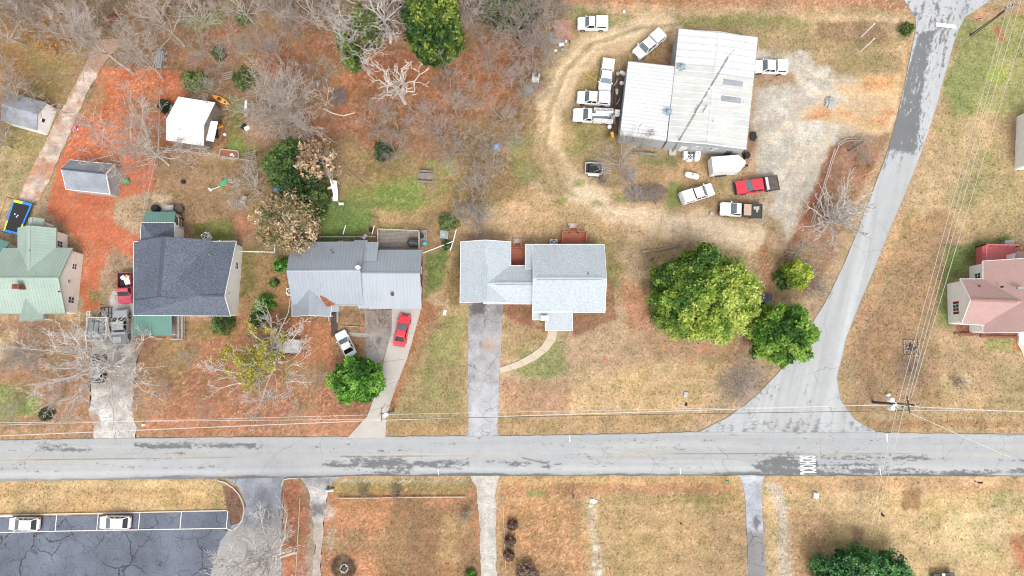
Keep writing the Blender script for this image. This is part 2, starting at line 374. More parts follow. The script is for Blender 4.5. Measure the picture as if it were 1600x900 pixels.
# back yard of the grey metal house
paint([(380, 240), (560, 220), (700, 250), (800, 300), (790, 375), (720, 380), (660, 390), (500, 385), (400, 400)], (164, 134, 86), 30, 24, .9)
paint([(500, 320), (560, 300), (580, 345), (560, 378), (500, 384)], (108, 134, 56), 14, 14, .95)
paint([(540, 290), (690, 260), (680, 320), (630, 340), (560, 335)], (140, 142, 68), 22, 20, .85)
paint([(560, 296), (660, 284), (650, 322), (570, 326)], (116, 140, 58), 18, 18, .75, patch=(mid, .47, .16))
paint([(664, 246), (712, 250), (705, 268), (668, 262)], (138, 156, 60), 10, 10, .85)
paint([(580, 330), (690, 320), (690, 350), (600, 356)], (192, 156, 104), 14, 14, .8)
paint([(588, 352), (664, 350), (660, 362), (588, 362)], (120, 138, 60), 8, 8, .6, patch=(mid, .5, .15))
paint([(660, 330), (706, 320), (700, 380), (690, 440), (664, 480), (660, 400)], (172, 136, 92), 14, 12, .9)
paint([(664, 395), (698, 388), (690, 440), (664, 470)], (116, 136, 58), 10, 9, .9)
paint([(690, 340), (706, 335), (704, 362), (692, 364)], (112, 138, 58), 8, 8, .9)
paint([(716, 190), (780, 170), (830, 160), (820, 300), (730, 330)], (150, 122, 82), 24, 24, .7)
paint([(800, 210), (836, 200), (834, 285), (800, 290)], (136, 142, 74), 16, 14, .7)
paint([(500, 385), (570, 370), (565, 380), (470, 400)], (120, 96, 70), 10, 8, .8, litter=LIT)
paint([(440, 485), (660, 485), (655, 505), (440, 502)], (140, 110, 82), 10, 8, .7)
# side yard between the two grey houses
paint([(640, 500), (734, 480), (732, 680), (600, 682), (615, 620)], (174, 148, 96), 10, 10)
paint([(668, 510), (726, 490), (728, 640), (655, 650)], (150, 148, 82), 22, 20, .8, patch=(mid, .45, .2))
paint([(662, 470), (680, 476), (640, 560), (616, 640), (600, 660), (606, 630), (638, 540)], (180, 120, 82), 6, 5, .95, litter=LIT)
paint([(676, 480), (694, 480), (650, 570), (626, 620), (628, 600)], (166, 126, 92), 8, 6, .8, litter=.7)
paint([(690, 470), (722, 470), (722, 400), (700, 400)], (150, 122, 72), 12, 10, .9)
paint([(664, 480), (680, 478), (684, 500), (668, 505)], (160, 104, 74), 8, 6, .7, litter=LIT)
paint([(600, 660), (735, 668), (735, 682), (600, 682)], (190, 148, 100), 8, 6, .8)
# around the pale shingle house
paint([(700, 330), (880, 310), (1000, 350), (1000, 480), (960, 500), (960, 385), (720, 385)], (198, 164, 120), 20, 18, .9)
paint([(820, 340), (965, 345), (970, 392), (820, 385)], (156, 136, 86), 14, 12, .85)
paint([(940, 380), (975, 400), (970, 470), (944, 470)], (150, 140, 78), 12, 12, .8, patch=(mid, .46, .15))
paint([(783, 478), (960, 488), (1020, 560), (1180, 570), (1195, 590), (1090, 664), (780, 676)], (196, 162, 122), 10, 10)
paint([(783, 480), (862, 500), (850, 540), (783, 572)], (178, 146, 98), 14, 14, .8)
paint([(810, 552), (880, 530), (888, 580), (850, 600), (805, 590)], (146, 148, 82), 16, 16, .9)
paint([(880, 500), (1010, 520), (1040, 580), (900, 590)], (180, 148, 110), 16, 18, .7, patch=(mid, .48, .12))
paint([(900, 580), (1120, 570), (1080, 640), (880, 650)], (208, 172, 118), 26, 18, .85)
paint([(780, 600), (900, 600), (890, 650), (780, 655)], (188, 142, 106), 20, 18, .8, litter=.4)
paint([(970, 440), (1012, 440), (1020, 520), (985, 512)], (196, 136, 98), 18, 14, .85)
paint([(1000, 520), (1180, 530), (1190, 570), (1020, 560)], (184, 142, 106), 20, 16, .8)
for e in ((1101, 545, 4, 10), (1083, 568, 3, 5), (1112, 575, 5, 4), (853, 333, 6, 6), (970, 330, 6, 5), (946, 563, 4, 5)): paint(ell(*e), (206, 128, 90), 5, 4, .8)
paint([(1115, 600), (1165, 565), (1200, 575), (1170, 622), (1130, 630)], (158, 136, 118), 24, 16, .8)
paint([(780, 652), (1090, 645), (1050, 672), (780, 679)], (186, 150, 100), 10, 8, .8)
paint([(783, 470), (832, 478), (836, 508), (858, 512), (856, 520), (820, 510), (783, 492)], (152, 100, 76), 8, 7, .9, litter=.6)
paint([(893, 486), (960, 484), (962, 500), (930, 508), (892, 526)], (150, 98, 74), 8, 7, .9, litter=.6)
paint([(946, 440), (960, 440), (962, 490), (946, 490)], (158, 112, 82), 6, 5, .8)
paint([(700, 380), (722, 380), (722, 478), (705, 478)], (138, 116, 72), 8, 8, .8)
# work yard: grass, worn tracks, gravel
paint([(850, 20), (1430, 20), (1420, 130), (1200, 90), (1050, 50), (990, 200), (980, 240), (1160, 250), (1150, 350), (980, 340), (870, 290), (845, 180)], (178, 150, 102), 26, 18, .95)
paint([(885, 20), (1410, 26), (1405, 36), (900, 44)], (158, 150, 86), 12, 10, .8)
paint([(880, -40), (1412, -40), (1420, 14), (1200, 12), (880, 8)], (188, 132, 96), 12, 10, .95, litter=LIT)
paint([(980, 10), (1300, 12), (1300, 24), (980, 24)], (204, 164, 120), 8, 8, .7)
paint([(900, 200), (970, 190), (960, 225), (900, 230)], (146, 140, 70), 14, 12, .7, patch=(mid, .48, .12))
paint([(885, 120), (945, 110), (940, 190), (890, 195)], (160, 140, 80), 14, 12, .7, patch=(mid, .45, .2))
trk = [(1062, 40), (1000, 46), (930, 70), (884, 112), (860, 170), (855, 235), (880, 290)]
def band(pts, w):
    a = [Vector((*p, 0)) for p in pts]; l, r_ = [], []
    for i, p in enumerate(a):
        d = (a[min(i+1, len(a)-1)]-a[max(i-1, 0)]).normalized(); n = Vector((-d.y, d.x, 0))*w
        l.append(tuple((p+n)[:2])); r_.append(tuple((p-n)[:2]))
    return l+r_[::-1]
paint(band(trk, 21), (216, 184, 140), 14, 10, .95, bare=1)
paint(band([(x+5, y+2) for x, y in trk], 3), (230, 202, 162), 6, 4, .8, bare=1)
paint(band([(x-9, y-5) for x, y in trk], 3), (230, 202, 162), 6, 4, .8, bare=1)
paint(band([(x-2, y-2) for x, y in trk], 3), (164, 146, 90), 6, 5, .6)
paint(band([(880, 290), (960, 325), (1060, 345), (1170, 372), (1240, 380)], 24), (220, 190, 150), 20, 16, .95, bare=1)
for dy in (-7, 0, 9): paint(band([(900, 300+dy), (960, 322+dy), (1060, 348+dy), (1170, 370+dy), (1230, 372+dy)], 2), (232, 206, 170), 6, 5, .7, bare=1)
paint([(800, 300), (870, 300), (960, 345), (960, 375), (800, 375)], (200, 160, 114), 20, 18, .8)
paint([(845, 200), (880, 260), (900, 300), (850, 300), (806, 250)], (158, 132, 86), 20, 18, .7)
paint([(940, 255), (1130, 255), (1120, 330), (960, 325)], (178, 142, 100), 20, 18, .8)
paint([(1040, 258), (1110, 258), (1100, 300), (1035, 296)], (196, 158, 112), 14, 12, .7)
paint([(1046, 290), (1066, 285), (1062, 320), (1040, 325)], (130, 150, 62), 10, 10, .75)
for e in ((895, 238, 12, 6), (877, 312, 8, 5), (975, 310, 12, 7), (905, 286, 8, 4), (935, 318, 10, 5)): paint(ell(*e), (138, 150, 66), 8, 8, .75)
paint([(1000, 230), (1060, 240), (1060, 262), (1000, 258)], (134, 132, 78), 10, 10, .7)
paint([(960, 110), (985, 105), (968, 215), (948, 215)], (112, 86, 72), 8, 8, .9, litter=.5)
paint([(1020, 60), (1056, 46), (1050, 100), (1000, 102)], (170, 128, 92), 12, 10, .8)
paint([(1170, 180), (1186, 180), (1180, 250), (1162, 260)], (176, 122, 92), 6, 6, .8)
paint([(1180, 84), (1250, 78), (1300, 112), (1350, 128), (1352, 180), (1310, 215), (1290, 262), (1262, 320), (1218, 376), (1192, 340), (1212, 290), (1185, 262), (1176, 200), (1188, 140)], (198, 184, 166), 26, 22, .9, bare=1)
paint([(1180, 84), (1250, 78), (1350, 128), (1310, 215), (1262, 320), (1218, 376), (1176, 200)], (178, 173, 164), 16, 16, .7, bare=1, patch=(mid, .52, .16))
paint([(1180, 84), (1250, 78), (1350, 128), (1310, 215), (1262, 320), (1218, 376), (1176, 200)], (214, 206, 194), 14, 14, .7, bare=1, patch=(fbm(gxf, gyf, 2.0, 4, 91), .55, .15))
for pts_ in ([(1200, 100), (1260, 130), (1300, 170), (1290, 220), (1240, 300), (1215, 360)], [(1190, 220), (1230, 200), (1290, 150), (1350, 140), (1400, 160)], [(1185, 330), (1230, 260), (1280, 220), (1340, 190), (1392, 190)], [(1180, 80), (1230, 90), (1290, 120), (1340, 150), (1400, 190)]):
    paint(band(pts_, 5), (216, 196, 166), 14, 10, .6, bare=1); paint(band([(x+14, y+6) for x, y in pts_], 3), (214, 202, 184), 8, 8, .5, bare=1)
paint([(1180, 112), (1240, 112), (1242, 132), (1180, 138)], (182, 142, 106), 8, 8, .85)
paint([(1300, 128), (1412, 108), (1400, 170), (1385, 212), (1330, 198), (1255, 186), (1252, 168), (1330, 160)], (214, 176, 126), 14, 12, .85, bare=1)
for p in ([(1254, 170), (1300, 166), (1292, 188), (1256, 186)], [(1300, 176), (1398, 168), (1385, 196), (1330, 186)], [(1350, 125), (1400, 110), (1396, 142), (1350, 140)]): paint(p, (212, 150, 92), 10, 10, .75, patch=(mid, .42, .2))
paint([(1250, 76), (1420, 20), (1424, 110), (1320, 120)], (176, 148, 104), 14, 12, .9)
paint([(1270, 30), (1390, 36), (1385, 66), (1280, 60)], (154, 118, 86), 14, 14, .75)
paint([(1250, 22), (1420, 24), (1420, 34), (1250, 34)], (216, 178, 134), 6, 6, .8)
paint([(1290, 66), (1350, 80), (1400, 90), (1390, 106), (1320, 104)], (160, 142, 86), 10, 10, .6)
paint([(1405, 36), (1424, 34), (1420, 58), (1408, 58)], (120, 128, 70), 8, 8, .8)
paint([(1316, 214), (1392, 206), (1378, 262), (1342, 340), (1300, 420), (1240, 480), (1214, 440), (1226, 390), (1262, 330), (1292, 250)], (166, 122, 98), 10, 8, .95, litter=.8)
paint([(1296, 226), (1312, 224), (1268, 346), (1232, 400), (1222, 396), (1262, 320)], (168, 108, 84), 6, 6, .8, litter=LIT)
paint([(1330, 225), (1372, 230), (1360, 276), (1320, 280)], (158, 104, 78), 12, 10, .7, litter=LIT)
paint([(1392, 206), (1378, 262), (1342, 345), (1276, 480), (1256, 500), (1330, 330)], (188, 156, 120), 8, 6, .8)
paint([(1240, 380), (1300, 380), (1262, 470), (1225, 470)], (164, 136, 108), 12, 10, .8)
paint([(1222, 420), (1256, 425), (1244, 450), (1218, 446)], (104, 108, 66), 8, 8, .7)
paint([(1198, 330), (1224, 350), (1222, 420), (1200, 430), (1180, 420)], (180, 140, 104), 12, 10, .8, litter=.4)
paint([(1180, 380), (1200, 385), (1210, 460), (1190, 480)], (176, 118, 84), 10, 10, .7, litter=.7)
# east of the side road
paint([(1448, 20), (1700, 10), (1700, 690), (1340, 672), (1310, 600), (1330, 540), (1430, 300), (1470, 140)], (188, 156, 110), 6, 6)
paint([(1500, 20), (1680, 20), (1680, 160), (1490, 190), (1480, 110)], (156, 156, 88), 20, 16, .85)
paint([(1495, 50), (1560, 60), (1520, 190), (1470, 230), (1480, 140)], (142, 148, 82), 20, 16, .75, patch=(mid, .44, .16))
paint(ell(1560, 113, 16, 12), (166, 176, 62), 10, 10, .85)
paint([(1512, 14), (1620, 8), (1620, 24), (1510, 30)], (194, 150, 110), 8, 8, .8)
paint([(1552, 42), (1566, 42), (1574, 66), (1562, 68)], (182, 120, 80), 4, 4, .9)
paint([(1462, 190), (1530, 190), (1600, 240), (1590, 370), (1520, 380), (1440, 300)], (196, 166, 112), 22, 18, .75)
paint([(1470, 200), (1600, 260), (1580, 350), (1480, 330)], (160, 150, 98), 18, 18, .7, patch=(mid, .5, .12))
paint([(1440, 250), (1500, 290), (1460, 330), (1420, 360), (1412, 340)], (206, 172, 122), 12, 10, .8)
paint([(1410, 320), (1440, 325), (1426, 372), (1405, 380)], (166, 142, 86), 10, 8, .8)
paint([(1420, 350), (1490, 330), (1480, 440), (1440, 560), (1345, 600), (1345, 540)], (176, 138, 96), 22, 18, .85)
paint([(1345, 560), (1470, 540), (1475, 620), (1340, 640)], (172, 134, 98), 20, 18, .7)
paint([(1360, 480), (1400, 500), (1380, 560), (1340, 580)], (168, 130, 92), 14, 12, .7)
paint([(1480, 400), (1535, 372), (1600, 368), (1530, 400), (1486, 440), (1486, 510), (1466, 510), (1462, 460)], (126, 138, 64), 10, 9, .9)
paint([(1480, 380), (1532, 376), (1528, 430), (1490, 434)], (116, 134, 58), 8, 8, .7)
paint([(1470, 520), (1600, 530), (1640, 640), (1480, 640)], (196, 160, 116), 16, 14, .8)
paint([(1540, 520), (1590, 525), (1590, 550), (1545, 548)], (146, 146, 80), 10, 10, .7)
paint([(1560, 560), (1640, 560), (1640, 650), (1560, 640)], (176, 156, 104), 16, 16, .7)
paint(ell(1493, 597, 26, 19), (206, 174, 128), 8, 6, .8)
paint(ell(1418, 582, 18, 22), (150, 126, 104), 14, 10, .7)
paint([(1340, 655), (1640, 658), (1640, 668), (1340, 668)], (172, 128, 84), 10, 8, .7)
paint([(1489, 503), (1590, 510), (1592, 526), (1500, 522)], (158, 92, 72), 4, 3, .95)
paint([(1584, 524), (1602, 524), (1602, 548), (1584, 545)], (168, 104, 72), 4, 3, .9, litter=LIT)
paint(band([(1478, 95), (1452, 190), (1412, 330), (1350, 480), (1318, 560), (1316, 620), (1350, 668)], 6), (200, 160, 112), 6, 5, .8)
paint(band([(1392, 400), (1350, 490), (1330, 560)], 5), (190, 138, 100), 6, 5, .7, litter=.6)
paint(band([(1410, 70), (1416, 110), (1404, 180), (1388, 240)], 5), (200, 160, 116), 6, 5, .8)
# south of the main road
paint([(-60, 749), (340, 749), (356, 770), (352, 806), (-60, 812)], (212, 176, 118), 4, 2)
paint([(-60, 749), (340, 749), (352, 806), (-60, 812)], (196, 154, 98), 4, 2, .6, patch=(fbm(gxf/3, gyf*2, 3, 4, 55), .52, .2))
paint([(347, 758), (370, 762), (382, 790), (374, 816), (358, 824), (354, 800)], (142, 102, 80), 3, 2, .95, litter=.5)
paint([(440, 747), (520, 747), (512, 770), (500, 920), (430, 920)], (176, 130, 104), 6, 6, litter=.6)
paint([(440, 752), (470, 752), (480, 830), (462, 910), (436, 910), (438, 800)], (182, 116, 84), 8, 6, .9, litter=LIT)
paint([(484, 800), (506, 800), (500, 910), (478, 910)], (182, 164, 148), 8, 8, .8)
paint([(505, 748), (745, 748), (752, 780), (752, 930), (495, 930)], (190, 132, 92), 6, 5, litter=LIT)
paint([(610, 785), (745, 780), (748, 930), (590, 930), (600, 850)], (160, 120, 82), 18, 18, .85, litter=.4)
paint([(640, 800), (730, 800), (720, 880), (620, 900)], (180, 146, 98), 14, 16, .7, patch=(mid, .5, .14))
paint([(522, 749), (735, 750), (732, 770), (520, 772)], (158, 138, 80), 8, 6, .85)
paint([(528, 748), (740, 748), (740, 755), (528, 755)], (178, 166, 142), 5, 4, .7)
for e in ((516, 800, 8, 12), (517, 845, 7, 16), (525, 832, 4, 5)): paint(ell(*e), (206, 184, 166), 8, 8, .8)
paint(ell(536, 888, 22, 20), (84, 66, 52), 6, 5, .95)
paint([(775, 746), (1155, 744), (1164, 930), (780, 930)], (194, 158, 108), 6, 5, litter=.25)
paint([(775, 780), (905, 775), (920, 930), (780, 930)], (186, 136, 94), 18, 16, .9, litter=LIT)
paint([(780, 756), (1140, 756), (1140, 772), (780, 776)], (184, 130, 92), 8, 7, .8, litter=.8)
paint([(780, 745), (1140, 744), (1145, 756), (780, 757)], (202, 158, 104), 5, 4, .8)
paint([(940, 775), (1150, 772), (1150, 788), (940, 790)], (164, 140, 86), 8, 7, .7)
paint(ell(838, 769, 16, 6), (138, 148, 74), 8, 6, .8)
paint([(920, 778), (934, 778), (940, 910), (924, 910)], (206, 182, 154), 7, 6, .8)
for e in ((924, 783, 7, 2), (923, 791, 5, 2), (931, 855, 5, 6), (926, 881, 4, 3), (934, 895, 4, 4)): paint(ell(*e), (228, 214, 196), 4, 4, .85)
paint(ell(1010, 846, 12, 10), (160, 134, 82), 8, 8, .7)
paint([(1110, 800), (1160, 790), (1164, 910), (1090, 910)], (180, 146, 104), 14, 12, .6)
paint([(1195, 746), (1700, 746), (1700, 930), (1200, 930)], (206, 172, 120), 6, 5, litter=.25)
paint([(1210, 748), (1700, 750), (1700, 772), (1230, 770)], (198, 154, 112), 8, 7, .8, litter=.5)
paint([(1560, 770), (1700, 772), (1700, 810), (1540, 800)], (178, 164, 106), 12, 12, .7)
paint([(1408, 764), (1440, 764), (1438, 796), (1408, 796)], (152, 114, 72), 6, 5, .85)
paint([(1332, 822), (1352, 824), (1346, 852), (1334, 848)], (158, 116, 96), 6, 5, .75)
paint([(1578, 838), (1640, 830), (1640, 890), (1592, 885)], (198, 118, 78), 8, 8, .85, litter=.5)
paint([(1230, 800), (1290, 800), (1290, 910), (1225, 910)], (190, 142, 102), 12, 10, .7, litter=.8)
paint([(1480, 800), (1580, 800), (1560, 880), (1470, 870)], (216, 188, 138), 18, 16, .7)
paint([(1198, 752), (1220, 756), (1232, 800), (1240, 910), (1216, 910), (1214, 800)], (198, 182, 164), 8, 6, .85)
gc *= (1+(fbm(gxf*.06, gyf, .7, 3, 83)-.5)*.26)[:, None]   # mowing lines
mo = fbm(gxf, gyf, 1.5, 4, 141); m3 = fbm(gxf, gyf, 6, 4, 147); soft = 1-.8*bare_g
w = np.clip((mo-.56)*9, 0, 1)*soft; gc *= 1-w[:, None]*np.array([.15, .09, .18])
w = np.clip((.42-mo)*9, 0, 1)*soft*(1-.6*lit); gc *= 1+w[:, None]*np.array([.10, .11, .14])
w = np.clip((m3-.54)*8+(mo-.5)*3, 0, 1)*lit*.6; gc = gc*(1-w[:, None])+np.array(S(166, 138, 96))*w[:, None]; lit *= 1-.7*w
w = np.clip((.43-m3)*8+(mo-.5)*3, 0, 1)*(1-bare_g)*.35; gc = gc*(1-w[:, None])+gc*np.array([.82, .92, .72])*w[:, None]
# large soft variation of the turf itself
gc *= (1+(big-.5)*.25+(mid-.5)*.35+(fine-.5)*.30)[:, None]
gc[:, 0] *= 1+(mid-.5)*.12; gc[:, 2] *= 1-(mid-.5)*.2
gl = gc @ np.array([.25, .6, .15]); gc = (gc*.82+gl[:, None]*.18)*1.03
gc[:, 0] *= 1+.05*lit; gc[:, 1] *= 1+.07*lit; gc[:, 2] *= 1-.02*lit
rgn = np.random.default_rng(5); g1 = rgn.random(len(gxf)); g2 = rgn.random(len(gxf)); dens = np.clip((fbm(gxf, gyf, 3.0, 4, 71)-.30)*2.2, .25, 1)
gc *= (1+(g1-.5)*.22*(1-.6*bare_g))[:, None]
gc *= (1+lit*dens*np.where(g2 > .86, .55, np.where(g2 < .2, -.30, 0)))[:, None]   # single pale and dark leaves
gc[:, 2] *= 1+lit*np.where(g2 > .86, .25, 0)   # winter turf is a little greyer than its brightest tufts
gc = np.clip(gc, .01, .8)
gz = -.10*fbm(gxf, gyf, 1.6, 4, 61)-.02
nxg, nyg = len(gx), len(gy); idx = np.arange(nxg*nyg).reshape(nyg, nxg)
GF = np.stack([idx[:-1, :-1], idx[:-1, 1:], idx[1:, 1:], idx[1:, :-1]], -1).reshape(-1, 4)
gme = np_mesh('ground', np.stack([gxf, gyf, gz], 1), GF, gc)
la = gme.attributes.new('litter', 'FLOAT', 'POINT'); la.data.foreach_set('value', lit.astype(np.float32))
def ground_mat():
    m = mat('ground', attr=True, rough=.95, var=.16, scale=2.6, speck=.25, sscale=5.0, bump=.5, bscale=4, spec=.1)
    nt = m.node_tree; N = nt.nodes; L = nt.links; b = N['Principled BSDF']; src = b.inputs['Base Color'].links[0].from_socket
    geo = N.new('ShaderNodeNewGeometry')
    a = N.new('ShaderNodeAttribute'); a.attribute_name = 'litter'
    v = N.new('ShaderNodeTexVoronoi'); v.inputs['Scale'].default_value = 4.2; L.new(geo.outputs['Position'], v.inputs['Vector'])
    sp = N.new('ShaderNodeSeparateColor'); L.new(v.outputs['Color'], sp.inputs[0])
    rmp = N.new('ShaderNodeValToRGB'); e = rmp.color_ramp.elements
    e[0].position = 0; e[0].color = (.52, .52, .54, 1); e[1].position = .35; e[1].color = (.85, .8, .78, 1)
    for p, c in ((.7, (1.02, .98, .95, 1)), (.86, (1.28, 1.2, 1.1, 1)), (1, (1.6, 1.62, 1.62, 1))): q = e.new(p); q.color = c
    L.new(sp.outputs[0], rmp.inputs[0])
    mx = N.new('ShaderNodeMix'); mx.data_type = 'RGBA'; mx.blend_type = 'MULTIPLY'
    mm = N.new('ShaderNodeMath'); mm.operation = 'MULTIPLY'; mm.inputs[1].default_value = .35; L.new(a.outputs['Fac'], mm.inputs[0]); L.new(mm.outputs[0], mx.inputs[0])
    L.new(src, mx.inputs[6]); L.new(rmp.outputs[0], mx.inputs[7]); L.new(mx.outputs[2], b.inputs['Base Color'])
    return m
MT['ground'] = ground_mat()
link('ground', gme, 'ground', kind='structure')
# ================================================================== ROADS AND DRIVES
def resample(pts, n):
    a = np.array(pts, float); s = np.concatenate([[0], np.cumsum(np.hypot(*np.diff(a, axis=0).T))]); t = np.linspace(0, s[-1], n)
    return np.stack([np.interp(t, s, a[:, 0]), np.interp(t, s, a[:, 1])], 1)
PAVED = []
def strip(name, e0, e1, n, m_, z, colf, material, wob=.15, seed=1):
    PAVED.append(list(e0)+list(e1)[::-1])
    w0 = np.array([P(x, y, z)[:2] for x, y in e0]); w1 = np.array([P(x, y, z)[:2] for x, y in e1])
    a, b = resample(w0, n), resample(w1, n); t = np.linspace(0, 1, m_)
    V = a[:, None, :]*(1-t[None, :, None])+b[:, None, :]*t[None, :, None]
    nz = fbm(V[..., 0], V[..., 1], 1.2, 4, seed)-.5
    d = (b-a); d /= np.linalg.norm(d, axis=1)[:, None]
    k = np.zeros(m_); k[0] = -1; k[-1] = 1
    V = V+d[:, None, :]*(nz*wob*2*k[None, :])[..., None]
    X, Y = V[..., 0].ravel(), V[..., 1].ravel(); px, py = PX(X, Y)
    col = colf(X, Y, px, py, np.tile(t, n)); i = np.arange(n*m_).reshape(n, m_)
    F = np.stack([i[:-1, :-1], i[1:, :-1], i[1:, 1:], i[:-1, 1:]], -1).reshape(-1, 4)
    me = np_mesh(name, np.stack([X, Y, np.full(len(X), z)], 1), F, col)
    return link(name, me, material, kind='structure')
def blend(c, col, w): return c*(1-w[:, None])+np.array(S(*col))*w[:, None]
def masks(px, py, polys, soft):
    w = np.zeros(px.shape)
    for pl, o in polys: w = np.maximum(w, np.clip(.5-sdf(px, py, pl)/soft, 0, 1)*o)
    return w
def rect(x0, x1, y0, y1): return [(x0, y0), (x1, y0), (x1, y1), (x0, y1)]
ROAD, DARK = (186, 187, 187), (114, 115, 117)
def main_col(X, Y, px, py, t):
    c = np.zeros((len(X), 3)); c[:] = S(*ROAD)
    n1 = fbm(X*.09, Y, .42, 5, 101); n2 = fbm(X*.5, Y, .26, 3, 105); gr = np.random.default_rng(3).random(len(X)); st = fbm(X*.02, Y, .5, 4, 107)
    c *= (1+(st-.5)*.28+(gr-.5)*.07)[:, None]; lg = fbm(X*.2, Y*1.0, 2.5, 3, 111)
    c = blend(c, (178, 180, 184), np.clip((lg-.45)*4, 0, .5))
    c = blend(c, (206, 207, 209), np.clip((t-.72)*8, 0, 1)*np.clip((.93-t)*10, 0, 1)*.6)
    D = [(rect(60, 145, 696, 705), .75), (rect(210, 300, 691, 702), 1.15), (rect(290, 400, 692, 700), .75), (rect(200, 235, 701, 705), .7), (rect(255, 295, 702, 708), .55),
         (rect(190, 260, 728, 733), .6), (rect(258, 355, 727, 734), .75), (rect(-50, 60, 702, 706), .5), (rect(0, 60, 732, 736), .4), (rect(330, 400, 745, 750), 1),
         ([(500, 724), (545, 714), (632, 713), (648, 735), (600, 742), (545, 738)], .95), (rect(545, 630, 714, 727), 1.3), ([(585, 730), (650, 726), (640, 744), (590, 744)], .9),
         (rect(645, 735, 718, 731), .8), (rect(735, 800, 718, 722), .5), (rect(800, 832, 722, 727), .9), ([(838, 719), (862, 719), (858, 733), (848, 730)], 1.0), (rect(860, 1030, 722, 728), .75),
         (rect(880, 950, 714, 720), .5), (rect(1020, 1200, 710, 716), .5), ([(1170, 726), (1200, 714), (1278, 710), (1282, 744), (1200, 744)], 1.0), (rect(1202, 1250, 712, 730), 1.25), (rect(1205, 1290, 731, 744), 1.3),
         (rect(1280, 1450, 711, 720), .95), (rect(1285, 1420, 722, 729), .85), (rect(1280, 1460, 730, 744), 1.0), (rect(1450, 1640, 716, 722), .55), (rect(1455, 1640, 733, 746), .9),
         (rect(1275, 1300, 686, 692), .7), (rect(1340, 1375, 686, 692), .7), (rect(1240, 1250, 697, 705), .6), (rect(400, 440, 694, 698), .5), (rect(560, 700, 703, 711), .45)]
    w = masks(px, py, D, 7)
    w = np.clip((w*1.0+(n1-.5)*1.9+(n2-.5)*1.5+(gr-.5)*.5-.62)*2.3, 0, .9)
    # narrow lines: centre seam, ragged lower shoulder, the upper edge
    ycl = np.interp(px, [0, 400, 560, 800, 1000, 1200, 1600], [718.5, 713.5, 712.5, 711, 708.5, 708, 708])
    seam = np.exp(-((py-ycl-.6)/.9)**2)*np.clip((fbm(X*.1, Y*0+3, 1.5, 3, 120)-.42)*5, 0, 1)
    low = np.clip((t-.93+(n1-.5)*.16+(gr-.5)*.02)*24, 0, 1)*np.interp(px, [0, 150, 400, 500, 1600], [.45, .7, .9, 1, 1])
    top = np.clip((.022-t+(n1-.5)*.04)*40, 0, 1)*.5
    crk = np.exp(-((py-715.5-(px-817)*.24)/1.0)**2)*((px > 815) & (px < 850))
    w = np.maximum.reduce([w, seam*.75, low, top, crk])
    c = blend(c, DARK, w)
    yl = (np.exp(-((py-ycl+1.3)/.7)**2)+np.exp(-((py-ycl-2.4)/.6)**2))*np.clip(fbm(X*.15, Y, 1.2, 3, 131)*1.6-.35, 0, 1)
    c = blend(c, (206, 186, 150), np.clip(yl, 0, .75))
    return c
strip('main_road', [(-120, 692), (0, 688), (130, 685), (400, 683), (560, 682), (780, 681), (1000, 677.5), (1090, 675), (1360, 675.5), (1600, 679), (1720, 681)],
      [(-120, 755), (0, 752), (200, 749.5), (440, 746.5), (560, 744), (760, 743.5), (1150, 743), (1600, 744.5), (1720, 746)], 1500, 64, .02, main_col, 'asphalt', .13, 7)
def side_col(X, Y, px, py, t):
    c = np.zeros((len(X), 3)); c[:] = S(*ROAD)
    a = R(17); U = X*math.cos(a)-Y*math.sin(a); V = X*math.sin(a)+Y*math.cos(a)
    n1 = fbm(U, V*.07, .45, 5, 201); n2 = fbm(U, V*.5, .3, 3, 205); lg = fbm(U*1.2, V*.08, 2, 3, 209); gr = np.random.default_rng(4).random(len(X))
    c *= (1+(fbm(U, V*.04, .6, 4, 213)-.5)*.22+(gr-.5)*.07)[:, None]
    c = blend(c, (196, 199, 204), np.clip((lg-.5)*4, 0, .8)*.8)
    c = blend(c, (224, 227, 232), np.clip((.5-lg)*3, 0, 1)*.6)
    D = [([(1432, 52), (1460, 46), (1450, 95), (1440, 150), (1436, 205), (1426, 240), (1386, 232), (1406, 175), (1419, 110)], 1.5),
         ([(1412, 0), (1550, -5), (1490, 40), (1440, 46)], .50), ([(1440, 40), (1500, 30), (1440, 235), (1390, 232)], .47), ([(1385, 222), (1440, 226), (1432, 238), (1386, 238)], .9),
         ([(1390, 236), (1402, 236), (1384, 268), (1372, 268)], .66), ([(1405, 0), (1420, -4), (1438, 30), (1428, 32)], .8),
         ([(1090, 664), (1220, 655), (1330, 660), (1375, 680), (1080, 680)], .55), ([(1150, 628), (1185, 632), (1160, 650), (1130, 650)], .5), ([(1326, 655), (1376, 668), (1376, 680), (1330, 672)], .85), ([(1180, 600), (1214, 600), (1200, 625), (1176, 630)], .4)]
    w = masks(px, py, D, 9); w = np.clip((w+(n1-.5)*1.8+(n2-.5)*1.7+(gr-.5)*.5-.62)*2.2, 0, .88)
    up = np.clip((236-py+(n1-.5)*16)/4, 0, 1); w = w*np.where(py > 600, 1, np.clip((275-py)/20, 0, 1))*np.where(py < 236, 1, .85)
    edge = np.clip((.012-np.minimum(t, 1-t)+(n1-.5)*.03)*60, 0, 1)*.7
    c = blend(c, (204, 206, 208), up*.5)
    c = blend(c, DARK, np.maximum(w, edge)); return c
strip('side_road', [(1398, -30), (1412, 0), (1430, 26), (1431, 42), (1424, 80), (1414, 130), (1400, 190), (1384, 245), (1350, 335), (1320, 410), (1290, 472), (1262, 516), (1222, 576), (1180, 620), (1140, 650), (1084, 679)],
      [(1590, -30), (1548, 0), (1508, 27), (1497, 48), (1484, 90), (1468, 150), (1448, 215), (1428, 270), (1394, 350), (1366, 420), (1345, 470), (1322, 530), (1308, 590), (1314, 625), (1336, 656), (1378, 679)], 700, 70, .012, side_col, 'asphalt', .13, 9)
